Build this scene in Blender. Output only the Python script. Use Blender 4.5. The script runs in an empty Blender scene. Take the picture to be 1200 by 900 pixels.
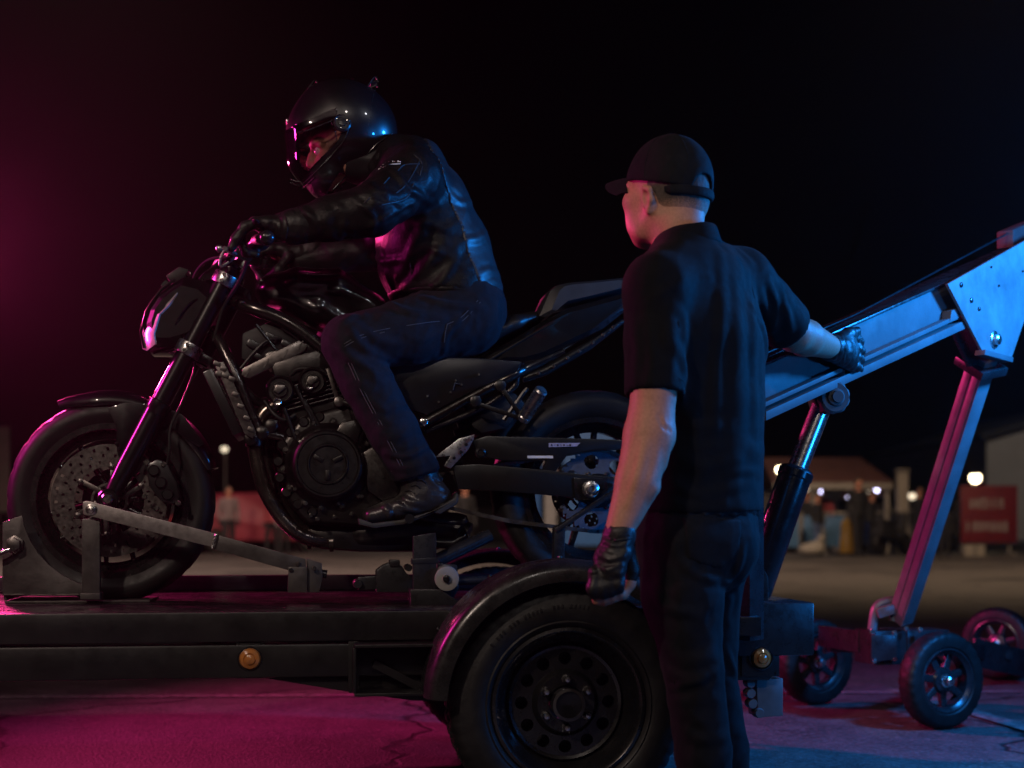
import bpy, bmesh, math, random
import numpy as np
from mathutils import Vector, Matrix, Euler, noise as mnoise

# ------------------------------------------------------------------ camera, sky, lamps, exposure
SC = bpy.context.scene
COL = SC.collection
CAM_Z = 0.77
FPX = 1667.0            # focal length in pixels of a 1200 wide frame (50 mm on 36 mm)
HOR = 612.0             # the horizon's row in that frame
cam_d = bpy.data.cameras.new('camera')
cam = bpy.data.objects.new('camera', cam_d)
COL.objects.link(cam)
cam.location = (0, 0, CAM_Z)
cam.rotation_euler = (math.radians(90), 0, 0)
cam_d.lens = 50.0
cam_d.sensor_width = 36.0
cam_d.shift_y = (HOR - 450.0) / 1200.0
cam_d.clip_start = 0.05
cam_d.clip_end = 2000.0
cam_d.dof.use_dof = True
cam_d.dof.focus_distance = 3.85
cam_d.dof.aperture_fstop = 2.4
SC.camera = cam

world = bpy.data.worlds.new('World')
SC.world = world
world.use_nodes = True
wn = world.node_tree
sky = wn.nodes.new('ShaderNodeTexSky')
sky.sky_type = 'NISHITA'
sky.sun_disc = False
sky.sun_elevation = math.radians(-6.0)
sky.sun_rotation = math.radians(60)
bgn = wn.nodes['Background']
wn.links.new(sky.outputs['Color'], bgn.inputs['Color'])
bgn.inputs['Strength'].default_value = 0.0008

def lamp(name, kind, loc, target, color, power, size=0.3, spot=None, blend=0.5, size_y=None):
    d = bpy.data.lights.new(name, kind)
    d.color = color
    d.energy = power
    if kind == 'AREA':
        d.size = size
        if size_y:
            d.shape = 'RECTANGLE'
            d.size_y = size_y
    else:
        d.shadow_soft_size = size
    if kind == 'SPOT':
        d.spot_size = math.radians(spot or 90)
        d.spot_blend = blend
    o = bpy.data.objects.new(name, d)
    COL.objects.link(o)
    o.location = loc
    o.rotation_euler = (Vector(target) - Vector(loc)).to_track_quat('-Z', 'Y').to_euler()
    return o

MAGENTA = (1.0, 0.035, 0.42)
BLUE = (0.012, 0.27, 1.0)
# stage lamps beside the set: magenta from the left, blue from the right
lamp('magenta_stage_lamp', 'SPOT', (-2.68, 6.5, 2.05), (1.6, 5.0, 1.8), (1.0, 0.045, 0.26), 760, 0.11, 134, 1.0)
lamp('magenta_light_bar', 'AREA', (-2.5, 4.1, 1.78), (-0.6, 4.1, 1.45), MAGENTA, 40, 0.15, size_y=0.75)
lamp('blue_stage_lamp', 'SPOT', (2.3, 4.15, 1.8), (0.9, 4.5, 0.9), BLUE, 340, 0.12, 165, 0.5)
lamp('blue_side_lamp', 'SPOT', (2.7, 2.5, 1.0), (0.6, 4.0, 0.6), BLUE, 105, 0.14, 80, 0.6)
# small floodlights of the lot behind and beside the camera
lamp('warm_flood_lamp', 'SPOT', (-2.4, -0.6, 3.6), (-0.6, 4.2, 0.9), (1.0, 0.78, 0.66), 360, 0.12, 75, 0.4)
lamp('pale_flood_lamp', 'SPOT', (0.6, -2.4, 4.6), (0.0, 4.2, 0.9), (1.0, 0.88, 0.8), 130, 0.12, 60, 0.4)
lamp('pale_flood_lamp', 'SPOT', (3.2, 0.8, 4.2), (0.0, 4.2, 1.1), (0.9, 0.93, 1.0), 60, 0.12, 60, 0.4)
# floodlights high over the far lot, aimed down
lamp('lot_flood_lamp', 'SPOT', (8.0, 19.5, 12.0), (6.3, 24.0, 0.0), (1.0, 0.68, 0.42), 5200, 0.5, 115, 0.9)
lamp('lot_flood_lamp', 'SPOT', (-7.0, 20.0, 12.0), (-5.5, 25.0, 0.0), (1.0, 0.66, 0.54), 9000, 0.5, 115, 0.9)
lamp('lot_flood_lamp', 'SPOT', (2.0, 24.0, 14.0), (1.0, 38.0, 1.0), (1.0, 0.9, 0.82), 2400, 0.5, 60, 0.8)
lamp('lot_flood_lamp', 'SPOT', (26.0, 44.0, 20.0), (24.0, 61.0, 2.0), (1.0, 0.84, 0.7), 2600, 0.5, 90, 0.8)

vs = SC.view_settings
vs.view_transform = 'Standard'
vs.look = 'None'
vs.exposure = 0.0
vs.gamma = 1.0
vs.use_curve_mapping = False
try:
    SC.cycles.max_bounces = 6
    SC.cycles.transparent_max_bounces = 12
    SC.cycles.volume_bounces = 0
    SC.cycles.use_denoising = True
    SC.cycles.sample_clamp_indirect = 4.0
    SC.cycles.caustics_reflective = False
    SC.cycles.caustics_refractive = False
except Exception:
    pass

random.seed(7)
rng = np.random.default_rng(7)

# ------------------------------------------------------------------ materials
MATS = {}

def mat(name, col, rough=0.5, metal=0.0, bump=0.0, bscale=60.0, cvar=0.18, cscale=9.0,
        rvar=0.12, coat=0.0, spec=0.5, dust=0.0, sheen=0.0, voro=False, sss=0.0, emit=None, emit_s=0.0):
    if name in MATS:
        return MATS[name]
    m = bpy.data.materials.new(name)
    m.use_nodes = True
    nt = m.node_tree
    N, L = nt.nodes, nt.links
    b = N['Principled BSDF']
    tc = N.new('ShaderNodeTexCoord')
    n1 = N.new('ShaderNodeTexNoise')
    n1.inputs['Scale'].default_value = cscale
    n1.inputs['Detail'].default_value = 6
    n1.inputs['Roughness'].default_value = 0.65
    L.new(tc.outputs['Object'], n1.inputs['Vector'])
    r = N.new('ShaderNodeValToRGB')
    r.color_ramp.elements[0].position = 0.3
    r.color_ramp.elements[1].position = 0.7
    lo = [max(0.0, c * (1 - cvar)) for c in col]
    hi = [min(1.0, c * (1 + cvar) + dust) for c in col]
    r.color_ramp.elements[0].color = (*lo, 1)
    r.color_ramp.elements[1].color = (*hi, 1)
    L.new(n1.outputs['Fac'], r.inputs['Fac'])
    L.new(r.outputs['Color'], b.inputs['Base Color'])
    n2 = N.new('ShaderNodeTexNoise')
    n2.inputs['Scale'].default_value = cscale * 2.3
    n2.inputs['Detail'].default_value = 8
    n2.inputs['Roughness'].default_value = 0.7
    L.new(tc.outputs['Object'], n2.inputs['Vector'])
    mr = N.new('ShaderNodeMapRange')
    mr.inputs['From Min'].default_value = 0.3
    mr.inputs['From Max'].default_value = 0.7
    mr.inputs['To Min'].default_value = max(0.03, rough - rvar)
    mr.inputs['To Max'].default_value = min(1.0, rough + rvar)
    L.new(n2.outputs['Fac'], mr.inputs['Value'])
    L.new(mr.outputs['Result'], b.inputs['Roughness'])
    b.inputs['Metallic'].default_value = metal
    b.inputs['Specular IOR Level'].default_value = spec
    b.inputs['Coat Weight'].default_value = coat
    b.inputs['Coat Roughness'].default_value = 0.05
    if sheen:
        b.inputs['Sheen Weight'].default_value = sheen
        b.inputs['Sheen Roughness'].default_value = 0.5
    if sss:
        b.inputs['Subsurface Weight'].default_value = sss
        b.inputs['Subsurface Radius'].default_value = (0.012, 0.004, 0.002)
        b.inputs['Subsurface Scale'].default_value = 0.6
    if emit:
        b.inputs['Emission Color'].default_value = (*emit, 1)
        b.inputs['Emission Strength'].default_value = emit_s
    if bump:
        if voro:
            t = N.new('ShaderNodeTexVoronoi')
            t.inputs['Scale'].default_value = bscale
            out = t.outputs['Distance']
        else:
            t = N.new('ShaderNodeTexNoise')
            t.inputs['Scale'].default_value = bscale
            t.inputs['Detail'].default_value = 5
            out = t.outputs['Fac']
        L.new(tc.outputs['Object'], t.inputs['Vector'])
        bp = N.new('ShaderNodeBump')
        bp.inputs['Strength'].default_value = bump
        bp.inputs['Distance'].default_value = 0.0016
        L.new(out, bp.inputs['Height'])
        L.new(bp.outputs['Normal'], b.inputs['Normal'])
    MATS[name] = m
    return m

GLOSS = mat('gloss_black_paint', (0.005, 0.0048, 0.0055), 0.32, 0, 0.02, 300, 0.3, 30, 0.05, coat=1.0, spec=0.22)
SATIN = mat('satin_black_paint', (0.008, 0.0077, 0.008), 0.3, 0, 0.04, 220, 0.25, 14, 0.035)
ENGINE = mat('black_engine_casting', (0.046, 0.043, 0.041), 0.33, 0.92, 0.16, 420, 0.35, 25, 0.07)
FRAMEM = mat('bronze_black_frame', (0.075, 0.068, 0.064), 0.22, 0.9, 0.06, 200, 0.25, 16, 0.1)
PIPE = mat('burnt_exhaust_steel', (0.16, 0.13, 0.11), 0.24, 0.92, 0.05, 120, 0.45, 10, 0.1)
ALU = mat('brushed_aluminium', (0.56, 0.55, 0.54), 0.3, 1.0, 0.05, 260, 0.12, 30, 0.1)
CHROME = mat('chrome', (0.62, 0.6, 0.58), 0.27, 1.0, 0, 1, 0.1, 30, 0.06)
GREYST = mat('grey_scuffed_steel', (0.13, 0.117, 0.11), 0.38, 0.9, 0.15, 120, 0.35, 22, 0.14)
BOLT = mat('zinc_bolt', (0.75, 0.71, 0.66), 0.2, 1.0, 0, 1, 0.2, 60, 0.06)
RUBBER = mat('tyre_rubber', (0.0075, 0.0068, 0.0065), 0.52, 0, 0.3, 200, 0.4, 14, 0.14, dust=0.002, spec=0.3)
RIMB = mat('gloss_black_rim', (0.05, 0.048, 0.048), 0.26, 0.85, 0.03, 200, 0.3, 20, 0.05, coat=0.5)
TANKM = mat('black_metallic_tank_paint', (0.04, 0.038, 0.039), 0.33, 0.85, 0.0, 1, 0.2, 20, 0.04, coat=1.0)
DISC = mat('worn_brake_steel', (0.12, 0.105, 0.1), 0.36, 0.95, 0.06, 200, 0.3, 40, 0.12)
SPROCK = mat('blue_tinted_sprocket_steel', (0.1, 0.115, 0.15), 0.48, 0.6, 0.06, 200, 0.2, 40, 0.1)  # bluish base: the blue light on the sprocket is put into its colour
SEATM = mat('seat_vinyl', (0.01, 0.0097, 0.01), 0.42, 0, 0.18, 500, 0.25, 14, 0.1, voro=True)
PADM = mat('tail_pad_vinyl', (0.02, 0.02, 0.022), 0.4, 0, 0.18, 500, 0.25, 14, 0.1, voro=True)
PLASTIC = mat('black_plastic', (0.011, 0.0105, 0.011), 0.5, 0, 0.1, 300, 0.3, 14, 0.12, spec=0.25)
PRINT = mat('white_print', (0.72, 0.7, 0.7), 0.5, 0, 0, 1, 0.1, 60)
DECAL = mat('lilac_decal', (0.34, 0.33, 0.5), 0.4, 0, 0, 1, 0.3, 120)
TRSTEEL = mat('black_trailer_steel', (0.008, 0.007, 0.007), 0.34, 0.0, 0.16, 90, 0.5, 7, 0.06, dust=0.003)
DECKM = mat('worn_deck_plate', (0.014, 0.012, 0.012), 0.24, 0.2, 0.25, 40, 0.6, 5, 0.12, dust=0.006)
AMBER = mat('amber_lens', (0.42, 0.15, 0.035), 0.16, 0, 0, 1, 0.2, 40, 0.05, coat=0.6)
BOOMST = mat('smooth_grey_boom_steel', (0.085, 0.087, 0.092), 0.6, 0.0, 0.06, 60, 0.3, 5, 0.12, spec=0.2)
LEGST = mat('painted_leg_steel', (0.145, 0.148, 0.155), 0.36, 0.15, 0.06, 80, 0.25, 9, 0.1)
CYLM = mat('black_cylinder_paint', (0.012, 0.012, 0.014), 0.24, 0.2, 0.03, 120, 0.3, 12, 0.08, coat=0.3)
DOLLYM = mat('dolly_black_steel', (0.02, 0.02, 0.022), 0.3, 0.2, 0.14, 90, 0.4, 12, 0.1)
LEATHER = mat('black_jacket_leather', (0.0075, 0.007, 0.007), 0.46, 0, 0.3, 190, 0.35, 18, 0.14, voro=True, spec=0.13)
PANELM = mat('jacket_back_panel', (0.018, 0.018, 0.02), 0.46, 0, 0.2, 240, 0.3, 18, 0.1, voro=True)
GLOVEM = mat('black_glove_leather', (0.011, 0.01, 0.01), 0.45, 0, 0.25, 260, 0.35, 40, 0.12, voro=True, spec=0.3)
BOOTM = mat('black_boot_leather', (0.026, 0.023, 0.022), 0.34, 0, 0.2, 240, 0.35, 30, 0.1, voro=True)
SOLEM = mat('boot_sole_rubber', (0.03, 0.028, 0.027), 0.6, 0, 0.2, 200, 0.3, 30)
DENIM = mat('dark_blue_denim', (0.0105, 0.0115, 0.0155), 0.82, 0, 0.4, 420, 0.3, 35, 0.08, sheen=0.02, spec=0.09)
STITCH = mat('faded_stitching', (0.05, 0.05, 0.06), 0.8, 0, 0, 1, 0.3, 90)
BLKJEAN = mat('black_denim', (0.006, 0.006, 0.007), 0.82, 0, 0.4, 420, 0.35, 30, 0.08, sheen=0.02, spec=0.09)
POLO = mat('black_polo_cotton', (0.0042, 0.0042, 0.0046), 0.8, 0, 0.3, 600, 0.25, 30, 0.08, sheen=0.03, spec=0.08)
CAPM = mat('black_cap_cotton', (0.006, 0.006, 0.0065), 0.8, 0, 0.35, 500, 0.3, 40, 0.08, sheen=0.02, spec=0.12)
SKIN = mat('skin', (0.4, 0.185, 0.12), 0.56, 0, 0.22, 620, 0.16, 150, 0.14, spec=0.35)
HAIR = mat('cropped_hair', (0.055, 0.036, 0.026), 0.75, 0, 0.6, 700, 0.45, 160)
EYEW = mat('eye_white', (0.7, 0.66, 0.62), 0.2, 0, 0, 1, 0.05, 40)
IRIS = mat('eye_iris', (0.05, 0.03, 0.02), 0.15, 0, 0, 1, 0.2, 90)
LIPM = mat('lip_skin', (0.42, 0.2, 0.16), 0.45, 0, 0.1, 300, 0.1, 60)
HELM = mat('gloss_black_helmet', (0.005, 0.005, 0.006), 0.34, 0, 0, 1, 0.2, 40, 0.03, coat=1.0)
HELMIN = mat('helmet_lining', (0.012, 0.011, 0.011), 0.9, 0, 0.3, 200, 0.3, 40)
TRIM = mat('helmet_edge_trim', (0.07, 0.068, 0.068), 0.25, 0.7, 0, 1, 0.2, 60, 0.06)

def glass(name, tint, gloss_rough=0.03, clear=0.94):
    m = bpy.data.materials.new(name)
    m.use_nodes = True
    nt = m.node_tree
    N, L = nt.nodes, nt.links
    out = N['Material Output']
    N.remove(N['Principled BSDF'])
    tr = N.new('ShaderNodeBsdfTransparent')
    tr.inputs['Color'].default_value = (*[c * clear for c in tint], 1)
    gl = N.new('ShaderNodeBsdfGlossy')
    gl.inputs['Roughness'].default_value = gloss_rough
    tc = N.new('ShaderNodeTexCoord')
    nz = N.new('ShaderNodeTexNoise')
    nz.inputs['Scale'].default_value = 30
    L.new(tc.outputs['Object'], nz.inputs['Vector'])
    ma = N.new('ShaderNodeMapRange')
    ma.inputs['To Min'].default_value = gloss_rough * 0.6
    ma.inputs['To Max'].default_value = gloss_rough * 1.6
    L.new(nz.outputs['Fac'], ma.inputs['Value'])
    L.new(ma.outputs['Result'], gl.inputs['Roughness'])
    fr = N.new('ShaderNodeFresnel')
    fr.inputs['IOR'].default_value = 1.5
    mx = N.new('ShaderNodeMixShader')
    fa = N.new('ShaderNodeMath')
    fa.operation = 'MULTIPLY_ADD'
    fa.inputs[1].default_value = 1.2
    fa.inputs[2].default_value = 0.025
    fa.use_clamp = True
    L.new(fr.outputs['Fac'], fa.inputs[0])
    L.new(fa.outputs['Value'], mx.inputs['Fac'])
    L.new(tr.outputs['BSDF'], mx.inputs[1])
    L.new(gl.outputs['BSDF'], mx.inputs[2])
    L.new(mx.outputs['Shader'], out.inputs['Surface'])
    return m

VISOR = glass('clear_visor', (0.9, 0.88, 0.9), 0.05, 0.9)
LENSM = glass('clear_lens', (0.9, 0.9, 0.9), 0.05, 0.92)

# ------------------------------------------------------------------ mesh helpers
def V(*a):
    return Vector(a)

class MB:
    """collects simple shapes in one bmesh"""
    def __init__(s):
        s.bm = bmesh.new()

    def _bev(s, verts, bev, seg=2):
        if bev <= 0:
            return
        vs_ = set(verts)
        ed = [e for e in s.bm.edges if e.verts[0] in vs_ and e.verts[1] in vs_ and len(e.link_faces) == 2
              and e.calc_face_angle(0) > 0.5]
        if ed:
            bmesh.ops.bevel(s.bm, geom=ed, offset=bev, segments=seg, affect='EDGES', clamp_overlap=True, profile=0.6)

    def box(s, c, size, rot=None, bev=0.0):
        M = Matrix.Translation(Vector(c)) @ (rot.to_4x4() if rot is not None else Matrix.Identity(4)) @ Matrix.Diagonal((*size, 1))
        r = bmesh.ops.create_cube(s.bm, size=1.0, matrix=M)
        s._bev(r['verts'], bev)
        return s

    def bar(s, a, b, w, h, up=(0, 1, 0), bev=0.0):
        """box from a to b: w across `up`, h along `up`"""
        a, b = Vector(a), Vector(b)
        d = b - a
        x = d.normalized()
        u = Vector(up)
        u = (u - x * u.dot(x)).normalized()
        v = x.cross(u)
        R = Matrix((x, v, u)).transposed()
        return s.box((a + b) / 2, (d.length, w, h), R, bev)

    def prism(s, poly, y0, y1, bev=0.0, seg=2):
        """polygon of (x, z) pushed from y0 to y1"""
        bm = s.bm
        A = [bm.verts.new((p[0], y0, p[1])) for p in poly]
        B = [bm.verts.new((p[0], y1, p[1])) for p in poly]
        n = len(poly)
        fs = [bm.faces.new(A), bm.faces.new(B[::-1])]
        for i in range(n):
            j = (i + 1) % n
            fs.append(bm.faces.new((A[j], A[i], B[i], B[j])))
        bmesh.ops.recalc_face_normals(bm, faces=fs)
        s._bev(A + B, bev, seg)
        return s

    def loops(s, rings, close=True, caps=True):
        bm = s.bm
        R = [[bm.verts.new(p) for p in ring] for ring in rings]
        fs = []
        for a, b in zip(R, R[1:]):
            n = len(a)
            for i in range(n if close else n - 1):
                j = (i + 1) % n
                fs.append(bm.faces.new((a[i], a[j], b[j], b[i])))
        if caps and close:
            fs.append(bm.faces.new(R[0][::-1]))
            fs.append(bm.faces.new(R[-1]))
        bmesh.ops.recalc_face_normals(bm, faces=fs)
        return s

    def tube(s, pts, r, seg=10, caps=True, closed=False):
        pts = [Vector(p) for p in pts]
        n = len(pts)
        rr = r if isinstance(r, (list, tuple)) else [r] * n
        tang = []
        for i in range(n):
            if closed:
                t = pts[(i + 1) % n] - pts[i - 1]
            else:
                t = pts[min(i + 1, n - 1)] - pts[max(i - 1, 0)]
            tang.append(t.normalized())
        ref = Vector((0, 1, 0)) if abs(tang[0].y) < 0.9 else Vector((0, 0, 1))
        u = (ref - tang[0] * ref.dot(tang[0])).normalized()
        rings = []
        for i in range(n):
            t = tang[i]
            u = (u - t * u.dot(t)).normalized()
            v = t.cross(u)
            rings.append([pts[i] + (u * math.cos(a) + v * math.sin(a)) * rr[i]
                          for a in [2 * math.pi * k / seg for k in range(seg)]])
        if closed:
            rings.append(rings[0])
            return s.loops(rings, True, False)
        return s.loops(rings, True, caps)

    def lathe(s, prof, c=(0, 0, 0), axis=(0, 1, 0), seg=32, closed=False, mod=None):
        """profile of (radius, height along axis)"""
        c, ax = Vector(c), Vector(axis).normalized()
        ref = Vector((0, 0, 1)) if abs(ax.z) < 0.9 else Vector((1, 0, 0))
        u = (ref - ax * ref.dot(ax)).normalized()
        v = ax.cross(u)
        bm = s.bm
        R = []
        for pi, (r, h) in enumerate(prof):
            ring = []
            for k in range(seg):
                a = 2 * math.pi * k / seg
                q = r + (mod(pi, k) if mod else 0.0)
                ring.append(bm.verts.new(c + ax * h + (u * math.cos(a) + v * math.sin(a)) * max(q, 1e-5)))
            R.append(ring)
        fs = []
        m = len(R)
        for i in range(m if closed else m - 1):
            a, b = R[i], R[(i + 1) % m]
            for k in range(seg):
                j = (k + 1) % seg
                fs.append(bm.faces.new((a[k], a[j], b[j], b[k])))
        if not closed:
            if prof[0][0] > 1e-4:
                fs.append(bm.faces.new(R[0][::-1]))
            if prof[-1][0] > 1e-4:
                fs.append(bm.faces.new(R[-1]))
        bmesh.ops.recalc_face_normals(bm, faces=fs)
        return s

    def pillow(s, poly, y, w, levels=((1.0, 0.0), (0.985, 0.45), (0.93, 0.75), (0.8, 0.92), (0.55, 1.0)), sub=3, both=True):
        """outline of (x, z) swollen to half width w either side of y"""
        pts = closed_curve(poly, sub) if sub > 1 else [Vector((p[0], 0, p[1])) for p in poly]
        cx = sum(p.x for p in pts) / len(pts)
        cz = sum(p.z for p in pts) / len(pts)
        rings = []
        L = list(levels)
        seq = [(f, -h) for f, h in L[::-1]] + ([(f, h) for f, h in L[1:]] if both else [])
        for f, h in seq:
            rings.append([(cx + (p.x - cx) * f, y + h * w, cz + (p.z - cz) * f) for p in pts])
        return s.loops(rings)

    def ball(s, c, r, rot=None, u=18, v=12):
        rr = r if isinstance(r, (list, tuple)) else (r, r, r)
        M = Matrix.Translation(Vector(c)) @ (rot.to_4x4() if rot is not None else Matrix.Identity(4)) @ Matrix.Diagonal((*rr, 1))
        bmesh.ops.create_uvsphere(s.bm, u_segments=u, v_segments=v, radius=1.0, matrix=M)
        return s

    def hexbolt(s, c, r, h, axis=(0, -1, 0)):
        s.lathe([(r * 1.25, 0), (r * 1.25, h * 0.25), (r, h * 0.25), (r, h * 0.85), (r * 0.8, h), (0.0, h)], c, axis, 6)
        return s

    def build(s, name, material, parent=None, sharp=38, loc=None):
        me = bpy.data.meshes.new(name)
        s.bm.to_mesh(me)
        s.bm.free()
        return link_mesh(name, me, material, parent, sharp, loc)

def link_mesh(name, me, material, parent=None, sharp=38, loc=None):
    if material is not None:
        me.materials.append(material)
    me.polygons.foreach_set('use_smooth', [True] * len(me.polygons))
    if sharp is not None and sharp < 180:
        me.set_sharp_from_angle(angle=math.radians(sharp))
    o = bpy.data.objects.new(name, me)
    COL.objects.link(o)
    if parent is not None:
        o.parent = parent
    if loc is not None:
        o.location = loc
    return o

def closed_curve(poly, n=3):
    P = [Vector((p[0], 0, p[1])) for p in poly]
    m = len(P)
    out = []
    for i in range(m):
        p0, p1, p2, p3 = P[i - 1], P[i], P[(i + 1) % m], P[(i + 2) % m]
        for k in range(n):
            t = k / n
            out.append(0.5 * ((2 * p1) + (p2 - p0) * t + (2 * p0 - 5 * p1 + 4 * p2 - p3) * t * t
                              + (3 * p1 - p0 - 3 * p2 + p3) * t ** 3))
    return out

def curve(pts, n=6):
    P = [Vector(p) for p in pts]
    P = [P[0] * 2 - P[1]] + P + [P[-1] * 2 - P[-2]]
    out = []
    for i in range(1, len(P) - 2):
        p0, p1, p2, p3 = P[i - 1:i + 3]
        for k in range(n):
            t = k / n
            out.append(0.5 * ((2 * p1) + (p2 - p0) * t + (2 * p0 - 5 * p1 + 4 * p2 - p3) * t * t
                              + (3 * p1 - p0 - 3 * p2 + p3) * t ** 3))
    out.append(P[-2])
    return out

def tag(o, label=None, cat=None, group=None, kind=None):
    if label:
        o['label'] = label
    if cat:
        o['category'] = cat
    if group:
        o['group'] = group
    if kind:
        o['kind'] = kind
    return o

def thing(name, label, cat, loc=(0, 0, 0), rz=0.0, group=None):
    o = bpy.data.objects.new(name, None)
    COL.objects.link(o)
    o.empty_display_size = 0.1
    o.location = loc
    o.rotation_euler = (0, 0, rz)
    return tag(o, label, cat, group)

def copy_tree(o, parent=None):
    c = o.copy()
    COL.objects.link(c)
    c.parent = parent
    for ch in list(o.children):
        copy_tree(ch, c)
    return c

def place(px, py, Y):
    """point at depth Y that the photograph shows at (px, py)"""
    return Vector(((px - 600) / FPX * Y, Y, CAM_Z + (HOR - py) / FPX * Y))

class Frame:
    """upright plane through `o` turned by yaw: measures the photograph's outlines on planes at offset dy"""
    def __init__(s, o, yaw, zb):
        s.o = Vector((o[0], o[1], zb))
        s.yaw = yaw
        s.ux = Vector((math.cos(yaw), math.sin(yaw), 0))
        s.uy = Vector((-math.sin(yaw), math.cos(yaw), 0))

    def p(s, px, py, dy=0.0):
        d = Vector(((px - 600) / FPX, 1.0, (HOR - py) / FPX))
        t = (dy + s.o.dot(s.uy)) / d.dot(s.uy)
        w = Vector((0, 0, CAM_Z)) + d * t
        return Vector(((w - s.o).dot(s.ux), dy, w.z - s.o.z))

    def xz(s, px, py, dy=0.0):
        q = s.p(px, py, dy)
        return (q.x, q.z)

    def poly(s, pts, dy=0.0):
        return [s.xz(a, b, dy) for a, b in pts]

    def to_world(s, q):
        return s.o + s.ux * q[0] + s.uy * q[1] + Vector((0, 0, q[2]))

    def to_local(s, w):
        d = Vector(w) - s.o
        return Vector((d.dot(s.ux), d.dot(s.uy), d.z))

YAW = math.radians(8.0)
ORG = (-1.183, 4.17)
DECK_Z = 0.54
BK = Frame(ORG, YAW, DECK_Z)       # motorcycle, rider, chock, stand
TR = Frame(ORG, YAW, 0.0)          # trailer

def polar_holes(mb, n, r0, r1, rh, hr, y0, y1, seg=16, phase=0.0):
    """flat ring r0..r1 about the y axis with n round holes of radius hr at radius rh"""
    bm = mb.bm
    half = math.pi / n
    for k in range(n):
        a0 = phase + 2 * math.pi * k / n
        outer, inner = [], []
        cs = [math.atan2(sg * half * rh, rr_ - rh) for sg in (1, -1) for rr_ in (r0, r1)]
        ts = sorted([2 * math.pi * (q + 0.5) / seg - math.pi for q in range(seg)] + cs)
        for t in ts:
            dx, dt = math.cos(t), math.sin(t)
            # ray from the hole's centre in (radius, arc) space to the sector's border
            best = 1e9
            if dx > 1e-6: best = min(best, (r1 - rh) / dx)
            if dx < -1e-6: best = min(best, (r0 - rh) / dx)
            if abs(dt) > 1e-6: best = min(best, half * rh / abs(dt))
            outer.append((rh + dx * best, a0 + dt * best / rh))
            inner.append((rh + dx * hr, a0 + dt * hr / rh))
        def vv(lst, y):
            return [bm.verts.new((r * math.cos(a), y, r * math.sin(a))) for r, a in lst]
        of, inf, ib = vv(outer, y0), vv(inner, y0), vv(inner, y1)
        fs = []
        for q in range(len(ts)):
            j = (q + 1) % len(ts)
            fs.append(bm.faces.new((of[q], of[j], inf[j], inf[q])))
            fs.append(bm.faces.new((inf[q], inf[j], ib[j], ib[q])))
        bmesh.ops.recalc_face_normals(bm, faces=fs)
    return mb

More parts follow.
